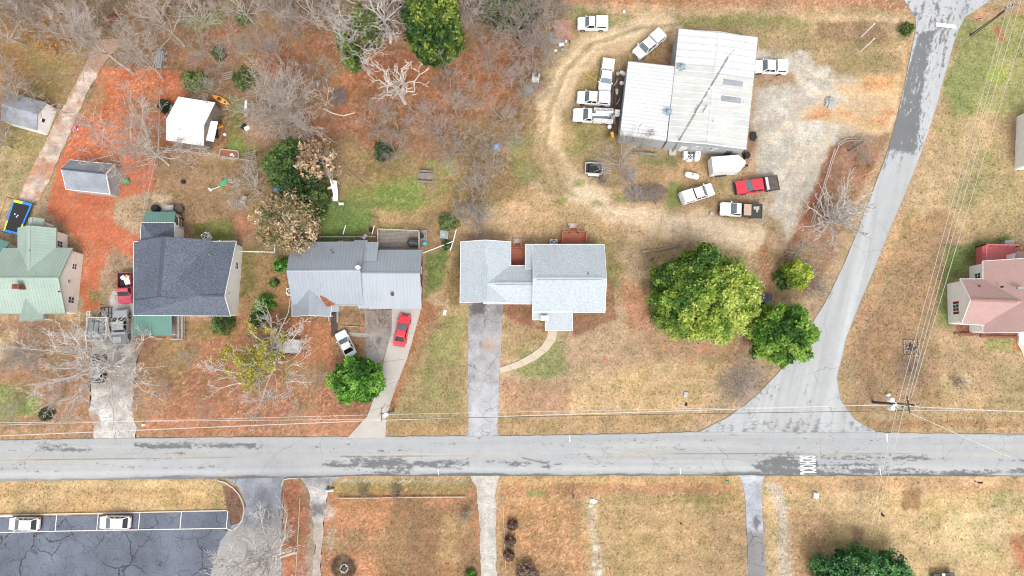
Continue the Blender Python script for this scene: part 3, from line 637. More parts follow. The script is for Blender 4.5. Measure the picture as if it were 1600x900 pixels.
def lane_col(base, stains=(), seed=300, mottle=.25, dirt=None):
    def f(X, Y, px, py, t):
        c = np.zeros((len(X), 3)); c[:] = S(*base); n = fbm(X, Y, 1.4, 5, seed); n2 = fbm(X, Y, .5, 4, seed+5)
        c = c*(1+(n-.5)*mottle*3+(n2-.5)*mottle)[:, None]
        for pl, col, o in stains: c = blend(c, col, np.clip((.5-sdf(px, py, pl)/8+(n2-.5)*2.2), 0, 1)*o)
        if dirt: c = blend(c, dirt[0], np.clip((fbm(X, Y, 2.6, 5, seed+9)-dirt[1])*7+(np.abs(t-.5)*2-.55)*dirt[2], 0, 1)*.85)
        return np.clip(c, .02, .8)
    return f
strip('cracked_asphalt_drive', [(733, 470), (732, 520), (730, 600), (732, 650), (731, 672), (727, 685)], [(785, 470), (784, 520), (780, 580), (779, 640), (776, 665), (782, 685)], 160, 44, .008,
      lane_col((176, 174, 176), [(rect(733, 757, 472, 492), (92, 88, 88), .95), (rect(738, 782, 490, 520), (150, 146, 146), .6), (rect(733, 757, 472, 490), (104, 98, 98), .8), (rect(772, 785, 474, 490), (120, 112, 112), .6), (ell(751, 535, 3, 6), (110, 104, 104), .8), (ell(766, 540, 12, 12), (192, 168, 150), .7), (rect(735, 780, 600, 680), (206, 207, 212), .55)], 300, .22), 'lane_asphalt', .15)
strip('narrow_asphalt_drive', [(1152, 740), (1163, 765), (1166, 800), (1170, 930)], [(1196, 740), (1190, 758), (1191, 800), (1198, 930)], 140, 26, .016,
      lane_col((182, 184, 194), [(rect(1166, 1198, 830, 960), (136, 132, 128), .8), (ell(1182, 817, 6, 8), (112, 108, 110), .9), (rect(1150, 1200, 742, 752), (214, 214, 216), .6)], 320, .25), 'lane_asphalt', .12)
strip('gravel_drive_south', [(735, 742), (744, 765), (750, 820), (752, 930)], [(781, 742), (775, 765), (774, 820), (777, 930)], 140, 28, .008,
      lane_col((200, 195, 186), [(rect(744, 754, 745, 930), (186, 172, 156), .5), (rect(756, 762, 760, 930), (214, 210, 204), .6)], 340, .16), 'lane_gravel', .25)
strip('worn_concrete_drive', [(470, 747), (482, 766), (486, 800), (492, 850), (486, 930)], [(530, 745), (514, 764), (508, 800), (504, 850), (498, 930)], 140, 30, .008,
      lane_col((196, 192, 190), [(rect(488, 508, 786, 806), (110, 106, 108), .8), (rect(478, 530, 746, 756), (140, 138, 140), .7), (rect(480, 506, 815, 930), (178, 156, 138), .6)], 360, .22), 'lane_gravel', .3)
strip('gravel_lane', [(176, 455), (166, 478), (150, 500), (142, 560), (138, 640), (148, 685)], [(212, 452), (212, 480), (226, 520), (215, 570), (206, 640), (214, 685)], 150, 46, .006,
      lane_col((204, 198, 192), [(ell(162, 655, 9, 22), (240, 238, 236), .85), (rect(140, 214, 660, 680), (206, 200, 196), .5), (rect(160, 208, 560, 600), (160, 146, 138), .6), (ell(222, 531, 9, 6), (140, 64, 52), .9)], 380, .3, ((174, 140, 116), .60, 1.6)), 'lane_gravel', .5)
strip('parking_entrance', [(356, 748), (374, 762), (384, 790), (378, 815), (352, 824), (300, 930)], [(446, 746), (440, 764), (440, 800), (440, 830), (440, 860), (440, 930)], 140, 50, .008,
      lane_col((168, 171, 180), [(ell(410, 770, 10, 14), (130, 132, 142), .6), (ell(418, 810, 10, 20), (124, 126, 134), .6), (rect(300, 440, 820, 930), (176, 168, 160), .6)], 400, .22), 'lane_asphalt', .2)
def sheet(name, poly, z, m, parent=None, kind='structure', wob=.06, seed=0, label=None):
    PAVED.append(list(poly))
    w = [P(x, y, z) for x, y in poly]; out = []; rng = random.Random(seed)
    for i, a in enumerate(w):
        b = w[(i+1) % len(w)]; L_ = (b-a).length; n = max(1, int(L_/.35)) if wob else 1; d = (b-a).normalized(); nn = Vector((-d.y, d.x, 0))
        for k in range(n): out.append(a.lerp(b, k/n)+nn*(rng.uniform(-wob, wob) if k else 0))
    q = M(); q.add(out, [tuple(range(len(out)))])
    return q.build(name, m, parent, kind=kind, label=label)
sheet('parking_lot', [(-120, 814), (355, 798), (362, 822), (345, 845), (320, 930), (-120, 930)], .012, 'lot_asphalt', wob=.04)
# slabs that can be told apart
def slabs(name, e0, e1, cuts, z, m, th=.06, gap=.035):
    PAVED.append(list(e0)+list(e1)[::-1])
    root = bpy.data.objects.new(name, None); COL.objects.link(root); root['kind'] = 'structure'; root['_o'] = [0, 0, 0]
    a = resample([P(*p, z)[:2] for p in e0], 400); b = resample([P(*p, z)[:2] for p in e1], 400)
    q = [int(c*399) for c in cuts]
    for k in range(len(q)-1):
        i0, i1 = q[k], q[k+1]; st = max(1, (i1-i0)//6); ids = list(range(i0, i1, st))+[i1]
        L_ = [Vector((*a[i], z)) for i in ids]; R_ = [Vector((*b[i], z)) for i in ids]
        d = (L_[1]-L_[0]).normalized()*gap; L_[0] = L_[0]+d; R_[0] = R_[0]+d
        M().slab(L_+R_[::-1], th).build('slab', m, root)
    return root
strip('dirt_lane', [(152, 62), (128, 110), (92, 180), (62, 240), (30, 306), (24, 330)], [(196, 60), (168, 92), (134, 148), (112, 200), (86, 262), (62, 312)], 260, 40, .014, lane_col((214, 192, 176), [(rect(110, 200, 50, 110), (176, 140, 118), .8), (ell(70, 262, 5, 14), (150, 122, 106), .6), (ell(92, 200, 6, 10), (176, 144, 124), .5)], 520, .3, ((196, 138, 106), .58, 1.3)), 'lane_gravel', .3)
slabs('concrete_drive', [(612, 480), (612, 520), (600, 560), (596, 590), (574, 650), (543, 684)], [(658, 480), (656, 490), (636, 560), (618, 605), (604, 650), (602, 684)], [0, .2, .4, .58, .76, 1], .05, 'concrete')
strip('leafy_parking_pad', [(570, 486), (570, 530), (572, 560), (582, 580)], [(612, 484), (610, 520), (602, 552), (590, 580)], 60, 30, .012, lane_col((172, 164, 158), [(ell(592, 535, 4, 8), (110, 100, 92), .8), (ell(592, 505, 3, 6), (120, 108, 100), .8), (rect(570, 612, 486, 520), (150, 132, 116), .5), (rect(570, 600, 545, 580), (200, 196, 192), .5)], 420, .3), 'lane_asphalt', .3)
slabs('curved_front_walk', [(857, 515), (855, 526), (846, 541), (830, 553), (808, 565), (780, 575)], [(872, 515), (868, 532), (856, 548), (838, 562), (814, 574), (782, 583)], [0, .16, .34, .5, .67, .84, 1], .04, 'walk_concrete')
sheet('front_step_path', [(1590, 512), (1610, 512), (1612, 560), (1600, 560), (1596, 548), (1590, 538)], .03, 'walk_concrete', wob=0)
sheet('path_slab', [(543, 519), (574, 521), (574, 527), (543, 525)], .03, 'concrete_leafy', wob=.04)
# fallen leaves and dry grass tufts lying on the open ground
def litter_stuff():
    rg = np.random.default_rng(77)
    def pick(n):
        x = rg.uniform(-86, 86, n); y = rg.uniform(-32, 62, n); px, py = PX(x, y); ok = (px > -40) & (px < 1640) & (py > -40) & (py < 940)
        for pl in PAVED:
            xs = [p[0] for p in pl]; ys = [p[1] for p in pl]; c = np.where(ok & (px > min(xs)-6) & (px < max(xs)+6) & (py > min(ys)-6) & (py < max(ys)+6))[0]
            if len(c): ok[c[sdf(px[c], py[c], pl) < 2.5]] = False
        i = np.clip(np.searchsorted(gy, y), 0, nyg-1)*nxg+np.clip(np.searchsorted(gx, x), 0, nxg-1)
        return x[ok], y[ok], i[ok]
    x, y, i = pick(150000); keep = rg.random(len(x)) < np.clip(lit[i]*dens[i], 0, 1)*.6*(1-bare_g[i])+.02; x, y, i = x[keep], y[keep], i[keep]; n = len(x)
    P_ = np.stack([x, y, rg.uniform(-.02, .03, n)], 1); base = gc[i].mean(1)[:, None]/.2
    pal = np.array(L3((226, 196, 168), (200, 140, 100), (168, 104, 74), (126, 86, 66), (214, 164, 120)))[rg.choice(5, n, p=[.2, .28, .22, .18, .12])]
    V, F, c = leaf_quads(rg, P_, .085, pal*np.clip(base, .7, 1.2), 1.5); link('fallen_leaves', np_mesh('fallen_leaves', V, F, c), 'foliage', kind='stuff')
    x, y, i = pick(120000); keep = rg.random(len(x)) > np.maximum(lit[i]*.8, bare_g[i])+.25; x, y, i = x[keep], y[keep], i[keep]; n = len(x)
    P_ = np.stack([x, y, rg.uniform(-.03, .05, n)], 1); c0 = gc[i]*rg.choice([.8, .9, 1.06, 1.15], n)[:, None]
    V, F, c = leaf_quads(rg, P_, .11, c0, .6); link('grass_tufts', np_mesh('grass_tufts', V, F, c), 'foliage', kind='stuff')
# markings
def mark(name, pts, w, z, m='road_paint'):
    q = M()
    for a, b in zip(pts[:-1], pts[1:]):
        a, b = P(*a, z), P(*b, z); d = (b-a).normalized(); n = Vector((-d.y, d.x, 0))*w/2
        q.add([a-n, b-n, b+n, a+n], [(0, 1, 2, 3)])
    return q.build(name, m, kind='structure')
mark('stop_line', [(1463, 38), (1494, 42)], .62, .020)
for a, b in (((1386, 678), (1386.4, 691)), ((1375, 732), (1376, 741.5)), ((1063, 732), (1063.4, 741)), ((890, 680.5), (890.4, 690)), ((685, 734), (685.3, 742))): mark('edge_mark', [a, b], .13, .028)
mark('parking_line', [(-60, 833.5), (88, 830), (355, 825.5)], .10, .020, 'road_paint_worn')
for x, y0, y1 in ((87, 805, 830), (152, 803, 829), (217, 802, 828), (282, 800, 827), (354.5, 798, 825.5)): mark('parking_line', [(x+1.5, y0), (x-1, y1)], .10, .024, 'road_paint_worn')
mark('parking_line', [(-60, 809), (20, 806.5)], .12, .020)
# raised kerb of the parking strip
def kerb(pts, w=.16, h=.13, name='kerb'):
    q = M(); pw = [P(*p, 0) for p in pts]
    for a, b in zip(pw[:-1], pw[1:]): q.beam(a+Vector((0, 0, h/2)), b+Vector((0, 0, h/2)), w, h)
    return q.build(name, 'kerb', kind='structure')
kerb([(-60, 806.2), (88, 803), (220, 800.4), (355, 797.5)])
kerb([(340, 751), (352, 754), (364, 762), (374, 773), (380, 786), (382, 798), (379, 812), (372, 822), (364, 829), (356, 826)])
kerb([(440, 760), (443, 750), (452, 747.5), (465, 747.5)])
# SCHOOL lettering on the eastbound lane
def lettering():
    cu = bpy.data.curves.new('school_text', 'FONT'); cu.body = 'SCHOOL'; cu.size = 1; cu.offset = .018; cu.space_character = 1.02; cu.resolution_u = 4
    tmp = bpy.data.objects.new('t', cu); COL.objects.link(tmp); dg = bpy.context.evaluated_depsgraph_get()
    me = bpy.data.meshes.new_from_object(tmp.evaluated_get(dg)); bpy.data.objects.remove(tmp)
    n = len(me.vertices); c = np.zeros(n*3, np.float32); me.vertices.foreach_get('co', c); c = c.reshape(-1, 3)
    c[:, :2] = (c[:, :2]-c[:, :2].min(0))/(c[:, :2].max(0)-c[:, :2].min(0))
    a = P(1249, 712, .03); b = P(1276, 741.3, .03)
    out = np.stack([a.x+c[:, 1]*(b.x-a.x), a.y+c[:, 0]*(b.y-a.y), np.full(n, .03)], 1).astype(np.float32)
    me.vertices.foreach_set('co', out.ravel()); me.update(); me.name = 'school_lettering'
    link('school_lettering', me, 'road_paint', kind='structure')
lettering()
# ================================================================== BUILDINGS
def lerp(a, b, t): return a+(b-a)*t
def house(name, label, px, py, cat='house', group=None):
    p = P(px, py, 0); return thing(name, label, cat, (p.x, p.y, 0), group=group)
def wallseg(root, mt, pts, z0, tops, name='wall', th=.16):
    """one wall panel: plan line a-b, with a polyline of tops [(t, z)...]"""
    a, b = pts; a = Vector((a[0], a[1], 0)); b = Vector((b[0], b[1], 0)); d = (b-a).normalized(); n = Vector((-d.y, d.x, 0))*th/2
    lo = [lerp(a, b, 0), lerp(a, b, 1)]; pr = [Vector((lo[0].x, lo[0].y, z0)), Vector((lo[1].x, lo[1].y, z0))]+[Vector((*lerp(a, b, t)[:2], z)) for t, z in tops[::-1]]
    q = M(); k = len(pr)
    q.add([p-n for p in pr]+[p+n for p in pr], [tuple(range(k)), tuple(range(k, 2*k))[::-1]]+[(i, (i+1) % k, k+(i+1) % k, k+i) for i in range(k)])
    return q.build(name, mt, root)
def gable(root, cs, ze, zr, roof, wall, rf=.5, hips=(0, 0), over=.35, trim=None, cap=None, ribs=0, th=.14, walls='abcd', z0=-.1, capw=.30, capr=(0, 1), found=None, vented=False):
    """cs: A,B,C,D eave corners in the photo (at eave height); ridge from mid(A,D) to mid(B,C)"""
    A, B, Cc, D = [P(*p, ze) for p in cs]
    R1 = lerp(A, D, rf); R2 = lerp(B, Cc, rf); R1.z = R2.z = zr
    dr = (R2-R1).normalized()
    if hips[0]: R1 = R1+dr*hips[0]
    if hips[1]: R2 = R2-dr*hips[1]
    q = M(); q.slab([A, R1, R2, B], th); q.slab([D, Cc, R2, R1], th)
    if hips[0]: q.slab([A, D, R1], th)
    if hips[1]: q.slab([B, R2, Cc], th)
    if ribs:
        for (e0, e1, r0, r1) in ((A, B, R1, R2), (D, Cc, R1, R2)):
            n = max(2, int((e1-e0).length/ribs))
            for i in range(n+1):
                t = i/n; q.beam(lerp(e0, e1, t)+Vector((0, 0, .02)), lerp(r0, r1, t)+Vector((0, 0, .01)), .04, .035)
    ro = q.build('roof', roof, root)
    if cap:
        c = M(); n = Vector((-dr.y, dr.x, 0)); c0, c1 = lerp(R1, R2, capr[0]), lerp(R1, R2, capr[1])
        for s in (-1, 1):
            drop = (zr-ze)/max(.5, ((lerp(A, D, .5) if s < 0 else D)-R1).length)*capw*.5
            e = n*s*capw/2
            c.slab([c0+Vector((0, 0, .07)), c1+Vector((0, 0, .07)), c1+e+Vector((0, 0, .05-drop*.5)), c0+e+Vector((0, 0, .05-drop*.5))], .06)
        if vented: c.beam(c0+n*capw*.55+Vector((0, 0, -.02)), c1+n*capw*.55+Vector((0, 0, -.02)), .06, .12); c.beam(c0-n*capw*.55+Vector((0, 0, -.02)), c1-n*capw*.55+Vector((0, 0, -.02)), .06, .12)
        c.build('ridge_cap', cap, ro)
    if trim:
        f = M(); dz = Vector((0, 0, -th/2-.02)); out = .03
        cen = (A+B+Cc+D)/4
        def ed(a, b):
            m_ = (a+b)/2-cen; m_.z = 0; o_ = m_.normalized()*out; f.beam(a+dz+o_, b+dz+o_, .05, th+.10)
        ed(A, B); ed(D, Cc)
        if hips[0]: ed(A, D)
        else: ed(A, R1); ed(R1, D)
        if hips[1]: ed(B, Cc)
        else: ed(B, R2); ed(R2, Cc)
        f.build('fascia', trim, root)
    if wall:
        u = (B-A).normalized(); v = (D-A).normalized(); o = over
        a, b, c_, d = A+u*o+v*o, B-u*o+v*o, Cc-u*o-v*o, D+u*o-v*o
        zt = ze-th-.02; sl = (zr-ze)*o/max(.1, (D-A).length*rf); zt2 = zt+sl
        rr = zr-th-.04
        if 'a' in walls: wallseg(root, wall, (a, b), z0, [(0, zt2), (1, zt2)])
        if 'c' in walls: wallseg(root, wall, (c_, d), z0, [(0, zt2), (1, zt2)])
        if 'b' in walls: wallseg(root, wall, (b, c_), z0, [(0.02, zt2), (rf, zt2 if hips[1] else rr), (.98, zt2)])
        if 'd' in walls: wallseg(root, wall, (d, a), z0, [(0.02, zt2), (1-rf, zt2 if hips[0] else rr), (.98, zt2)])
        if found:
            f = M(); pts = [a, b, c_, d]
            for p, q2 in zip(pts, pts[1:]+pts[:1]):
                dd = (q2-p).normalized(); nn = Vector((dd.y, -dd.x, 0))*.06
                f.beam(Vector((p.x, p.y, .25))+nn, Vector((q2.x, q2.y, .25))+nn, .1, .62)
            f.build('foundation', found, root)
        return dict(A=A, B=B, C=Cc, D=D, R1=R1, R2=R2, a=a, b=b, c=c_, d=d)
    return dict(A=A, B=B, C=Cc, D=D, R1=R1, R2=R2)
def roofpoly(root, pts, mt, th=.14, ribs=0, trim=None, name='roof'):
    """flat roof plane from photo corners with their own heights"""
    V = [P(x, y, z) for x, y, z in pts]; q = M(); q.slab(V, th)
    if ribs and len(V) == 4:
        n = int((V[1]-V[0]).length/ribs)
        for i in range(n+1): q.beam(lerp(V[0], V[1], i/n)+Vector((0, 0, .02)), lerp(V[3], V[2], i/n)+Vector((0, 0, .01)), .04, .035)
    o = q.build(name, mt, root)
    if trim:
        f = M(); cen = sum(V, Vector())/len(V)
        for a, b in zip(V, V[1:]+V[:1]):
            m_ = (a+b)/2-cen; m_.z = 0; oo = m_.normalized()*.035+Vector((0, 0, -th/2-.02)); f.beam(a+oo, b+oo, .05, th+.1)
        f.build('fascia', trim, root)
    return V
def window(root, a, b, t, w, z0, h, side=-1, frame='trim_white', glass='glass', mull=True, name='window', shutters=None):
    """window on wall line a-b at fraction t; side says which way is out"""
    a = Vector((a[0], a[1], 0)); b = Vector((b[0], b[1], 0)); d = (b-a).normalized(); n = Vector((d.y, -d.x, 0))*side; c = lerp(a, b, t)+n*.09
    f = M(); z1 = z0+h; e = .05
    for s in (-1, 1): f.beam(c+d*s*(w/2)+Vector((0, 0, z0)), c+d*s*(w/2)+Vector((0, 0, z1)), e, e)
    f.beam(c-d*w/2+Vector((0, 0, z0)), c+d*w/2+Vector((0, 0, z0)), e*1.3, e); f.beam(c-d*w/2+Vector((0, 0, z1)), c+d*w/2+Vector((0, 0, z1)), e, e)
    if mull: f.beam(c-d*w/2+Vector((0, 0, z0+h/2)), c+d*w/2+Vector((0, 0, z0+h/2)), .05, .05); f.beam(c+Vector((0, 0, z0)), c+Vector((0, 0, z1)), .04, .04)
    fo = f.build(name, frame, root)
    g = M(); p = c+n*.004; g.add([p-d*w/2+Vector((0, 0, z0)), p+d*w/2+Vector((0, 0, z0)), p+d*w/2+Vector((0, 0, z1)), p-d*w/2+Vector((0, 0, z1))], [(0, 1, 2, 3)]); g.build('pane', glass, fo)
    if shutters:
        for s in (-1, 1):
            q = M(); cc = c+d*s*(w/2+.24)-n*.03; q.beam(cc+Vector((0, 0, z0)), cc+Vector((0, 0, z1)), .36, .06); q.build('shutter', shutters, root)
    return fo
def door(root, a, b, t, w, h, side=1, m='trim_white', z0=0.1):
    a = Vector((a[0], a[1], 0)); b = Vector((b[0], b[1], 0)); d = (b-a).normalized(); n = Vector((d.y, -d.x, 0))*side; c = lerp(a, b, t)+n*.1
    q = M(); q.add([c-d*w/2+Vector((0, 0, z0)), c+d*w/2+Vector((0, 0, z0)), c+d*w/2+Vector((0, 0, z0+h)), c-d*w/2+Vector((0, 0, z0+h))]+[c-n*.08-d*w/2+Vector((0, 0, z0)), c-n*.08+d*w/2+Vector((0, 0, z0)), c-n*.08+d*w/2+Vector((0, 0, z0+h)), c-n*.08-d*w/2+Vector((0, 0, z0+h))], [(0, 1, 2, 3), (0, 4, 5, 1), (1, 5, 6, 2), (2, 6, 7, 3), (3, 7, 4, 0)])
    o = q.build('door', m, root); k = M(); k.cyl((c.x+d.x*w*.38+n.x*.03, c.y+d.y*w*.38+n.y*.03, z0+1), .04, .08, 6); k.build('handle', 'chrome', o)
def vent(root, px, py, z, r=.07, h=.3, m='black_plastic', name='vent_pipe'):
    p = P(px, py, z); M().cyl((p.x, p.y, z-.3), r, h+.3, 8).build(name, m, root)
def planks(root, cs, z, n, m, th=.05, gap=.015, name='plank'):
    """n boards laid between edge A-B and edge D-C (corners in the photo)"""
    A, B, Cc, D = [P(x, y, z) for x, y in cs]
    for i in range(n):
        t0, t1 = i/n, (i+1)/n; L_ = (D-A).length; g = gap/L_; dz = Vector((0, 0, random.uniform(-.008, .008)))
        M().slab([lerp(A, D, t0+g)+dz, lerp(B, Cc, t0+g)+dz, lerp(B, Cc, t1-g)+dz, lerp(A, D, t1-g)+dz], th).build(name, m, root)
def rail(root, pts, z, h, m, w=.09, name='railing', post=1.2, low=True, balus=0):
    q = M(); V = [P(x, y, z) for x, y in pts]
    for a, b in zip(V[:-1], V[1:]):
        up = Vector((0, 0, h)); q.beam(a+up, b+up, w*1.5, .05)
        if low: q.beam(a+up*.15, b+up*.15, w*.6, .05); q.beam(a+up*.86, b+up*.86, w*.6, .06)
        n = max(1, round((b-a).length/post))
        for i in range(n+1): p = lerp(a, b, i/n); q.beam(p-Vector((0, 0, z)), p+up*1.03, w, w)
        if balus:
            k = int((b-a).length/balus)
            for i in range(k): p = lerp(a, b, (i+.5)/k); q.beam(p+up*.1, p+up, .04, .04)
    return q.build(name, m, root)
def skirt(root, pts, z, m, name='skirt'):
    q = M(); V = [P(x, y, z) for x, y in pts]
    for a, b in zip(V[:-1], V[1:]): q.beam(Vector((a.x, a.y, z/2-.05)), Vector((b.x, b.y, z/2-.05)), .08, z)
    q.build(name, m, root)
def stairs(root, cs, ztop, n, m, name='stair_tread'):
    A, B, Cc, D = [P(x, y, ztop*.5) for x, y in cs]
    for i in range(n):
        z = ztop*(1-(i+.5)/n)
        a, b, c, d = [Vector((p.x, p.y, z)) for p in (lerp(A, D, i/n), lerp(B, Cc, i/n), lerp(B, Cc, (i+1)/n), lerp(A, D, (i+1)/n))]
        M().slab([a, b, c, d], max(.08, z+.05)).build(name, m, root)
random.seed(5)
# ---- green roofed cream house, far left
h = house('green_roofed_house', 'cream sided house with pale green metal roof and brick chimney at the left edge', 60, 440)
g = gable(h, [(5, 388), (113, 388), (102, 490), (-8, 490)], 3.0, 5.3, 'green_metal_roof', 'cream_siding', trim='green_metal_roof', cap='green_metal_roof', ribs=.42, capw=.4)
for t, w, z0, hh in ((.24, .8, 1.2, 1.0), (.5, .5, 2.2, .7), (.80, .9, 1.0, 1.3)): window(h, g['b'], g['c'], t, w, z0, hh)
g2 = gable(h, [(28, 432), (28, 356.5), (87.5, 357), (86, 432)], 3.0, 4.7, 'green_metal_roof', 'cream_siding', trim='green_metal_roof', cap='green_metal_roof', ribs=.42, walls='bc', capw=.4)
window(h, g2['c'], g2['d'], .27, .9, 1.1, 1.2)
gable(h, [(44, 357), (45, 342), (68.5, 342.5), (66.5, 357)], 2.8, 3.9, 'green_metal_roof', 'cream_siding', trim='green_metal_roof', cap='green_metal_roof', ribs=.42, walls='b')
gable(h, [(31, 503), (31, 470), (68, 470), (67, 500)], 2.75, 4.0, 'green_metal_roof', None, trim='green_metal_roof', ribs=.42)
q = M()
for x, y in ((34, 500), (64, 498)): q = M(); p = P(x, y, 2.6); q.beam((p.x, p.y, 0), (p.x, p.y, 2.7), .14, .14); q.build('porch_post', 'trim_white', h)
c = P(33, 449, 5.0); q = M(); q.box((c.x, c.y, 5.2), (.85, .55, 1.7)); q.box((c.x, c.y, 6.08), (1.0, .7, .12)); ch = q.build('chimney', 'brick', h)
M().box((c.x, c.y, 6.16), (.5, .3, .1)).build('flue', 'dark_stone', ch)
planks(h, [(68, 349), (82, 354), (80, 358), (66, 355)], .8, 5, 'trim_white'); rail(h, [(68, 349), (82, 354)], .8, .9, 'trim_white')
vent(h, 93, 456, 4.6); vent(h, 47, 392, 4.6, .05, .4, 'trim_grey')
p = P(64, 495, .5); q = M(); q.box((p.x, p.y, .45), (1.3, .9, .9)); q.box((p.x, p.y, .93), (1.0, .7, .06)); tag(q.build('air_conditioner', 'trim_grey', None, org=(p.x, p.y, 0)), 'pale grey air conditioner box below the green roofed house', 'air conditioner')
# ---- small green roof at the very edge
h = house('green_roofed_lean_to', 'small shed with dark teal metal roof cut by the left edge of the photo', 0, 394, 'shed')
gable(h, [(-30, 366), (14.5, 379), (2, 412), (-44, 400)], 2.5, 3.1, 'teal_metal_roof', 'siding_white', ribs=.4, rf=.5, trim='teal_metal_roof')
# ---- dark shingle house
h = house('dark_shingled_house', 'white house with charcoal shingle roof and teal metal porch roofs', 290, 430)
g = gable(h, [(209, 378), (369, 377), (360, 493.5), (208.5, 492.5)], 3.0, 5.5, 'dark_shingle', 'siding_white', rf=.76, hips=(10.5, 0), trim='trim_white', cap='dark_ridge', capr=(0.1, 1), walls='abcd', over=.3)
window(h, g['b'], g['c'], .72, .5, 3.2, .6); window(h, g['b'], g['c'], .3, .9, 1.1, 1.1)
g2 = gable(h, [(210.5, 468), (217, 376), (330, 375.5), (322, 466)], 3.05, 5.8, 'dark_shingle', 'siding_white', rf=.47, trim='dark_ridge', cap='dark_ridge', walls='bcd', over=.3, capw=.5)
g3 = gable(h, [(219.5, 376), (221, 348), (273, 348), (272.5, 376)], 2.9, 4.3, 'dark_shingle', 'siding_white', hips=(0, 2.6), trim='trim_white', cap=None, walls='bcd', over=.15)
roofpoly(h, [(227, 331, 2.3), (274, 330.5, 2.3), (272, 348.5, 2.85), (224.5, 348.5, 2.85)], 'teal_metal_roof', .08, .4)
roofpoly(h, [(209, 492.2, 2.85), (268, 492.2, 2.85), (268.5, 524.5, 2.4), (208, 524.5, 2.4)], 'teal_metal_roof', .08, .4)
q = M()
for x, y in ((211, 522), (239, 522), (266, 522), (229, 333), (271, 333)): q = M(); p = P(x, y, 2.3); q.beam((p.x, p.y, 0), (p.x, p.y, 2.32), .12, .12); q.build('porch_post', 'trim_white', h)
planks(h, [(210, 494), (266, 494), (266, 523), (210, 523)], .45, 12, 'grey_wood')
planks(h, [(269, 494), (269, 529), (287, 529), (287, 494)], .45, 7, 'grey_wood')
rail(h, [(283, 494), (283, 531)], .45, .9, 'pale_wood'); rail(h, [(289, 494), (289, 531)], .45, .9, 'pale_wood'); rail(h, [(246, 530), (257, 530)], .2, .7, 'pale_wood'); rail(h, [(270, 531), (287, 531)], .3, .8, 'pale_wood')
planks(h, [(273, 338), (284, 340), (283, 356), (273, 354)], .7, 6, 'grey_wood'); rail(h, [(275, 336), (284, 342), (284, 357)], .7, .95, 'pale_wood', balus=.25)
vent(h, 328, 398.5, 4.0, .08, .35, 'trim_grey'); vent(h, 226, 353, 3.4, .07, .3, 'trim_grey'); vent(h, 345, 377, 3.1, .06, .5, 'trim_white', 'antenna')
p = P(256, 492, 2.9); M().box((p.x, p.y, 2.86), (1.3, .12, .1)).build('gutter', 'trim_white', h)
# ---- grey metal roofed house
h = house('grey_metal_roofed_house', 'house with grey ribbed metal roof and cross gable porch behind the white sedan', 560, 430)
g = gable(h, [(456, 379), (569.5, 378), (567, 476), (457, 476)], 3.15, 5.5, 'grey_metal_roof', 'siding_white', cap='grey_metal_light', ribs=.46, trim='trim_grey', capw=.35, walls='acd', over=.3)
g2 = gable(h, [(560, 391), (659, 391), (658.5, 482), (560, 481.5)], 2.9, 4.9, 'grey_metal_light', 'brick', cap='grey_metal_light', ribs=.46, trim='trim_grey', capw=.35, walls='abc', over=.35, rf=.44)
window(h, g2['b'], g2['c'], .3, 1.0, 1.0, 1.2); window(h, g2['b'], g2['c'], .68, 1.0, 1.0, 1.2)
roofpoly(h, [(567, 378, 2.95), (591.5, 378, 2.95), (588.5, 408, 4.02), (566, 408, 4.02)], 'grey_metal_light', .1, .46)
roofpoly(h, [(528, 376.2, 2.9), (536, 376.2, 2.9), (536, 380, 3.12), (528, 380, 3.12)], 'grey_metal_light', .08); roofpoly(h, [(554, 375.2, 2.9), (574, 375.2, 2.9), (574, 380, 3.1), (554, 380, 3.1)], 'grey_metal_light', .08, .46)
roofpoly(h, [(577, 446, 4.06), (658, 446.4, 4.02), (658.5, 483, 2.98), (577, 482.5, 2.98)], 'grey_metal_light', .05, .46)
g3 = gable(h, [(456.5, 494), (456.5, 436), (523, 436), (516, 494)], 2.75, 4.25, 'grey_metal_light', 'siding_white', ribs=.32, trim='trim_white', walls='d', over=.9)
roofpoly(h, [(508, 473, 2.78), (530, 473, 2.62), (530, 487, 2.6), (514, 488, 2.74)], 'grey_metal_light', .08)
q = M()
for x, y in ((458, 492), (486, 492), (513, 492)): q = M(); p = P(x, y, 2.7); q.beam((p.x, p.y, 0), (p.x, p.y, 2.75), .13, .13); q.build('porch_post', 'trim_white', h)
# fallen leaves lying in the roof valley
def leafdrift(parent, pts, seed=0, m='brush'):
    V = [P(*p) for p in pts]; rng = random.Random(seed); q = M(); n = 240
    for i in range(n):
        a, b = sorted((rng.random(), rng.random())); p = V[0]*a+V[1]*(b-a)+V[2]*(1-b); p = p+Vector((0, 0, .06+rng.random()*.05)); s = .16
        d1 = Vector((rng.uniform(-1, 1), rng.uniform(-1, 1), rng.uniform(-.3, .3))).normalized()*s; d2 = Vector((-d1.y, d1.x, rng.uniform(-.05, .05)))
        q.add([p-d1, p+d2, p+d1, p-d2], [(0, 1, 2, 3)])
    o = q.build('leaf_drift', m, parent, kind='stuff'); return o
C('leaf_rust', S(176, 112, 82), .9, .3, 4)
leafdrift(h, [(500, 462, 3.8), (511, 478, 3.1), (523, 476, 3.2)], 1, 'leaf_rust')
vent(h, 518, 391.5, 3.9); vent(h, 521, 395, 4.0, .1, .15); vent(h, 652, 408, 4.2, .06, .35, 'trim_grey')
p = P(613, 460, 3.9); M().cyl((p.x, p.y, 3.6), .22, .6, 12).build('roof_fan', 'dark_stone', h)
p = P(559.5, 418, 5.9); q = M(); q.tube([(p.x, p.y, 5.2), (p.x, p.y, 5.95)], .04, 6)
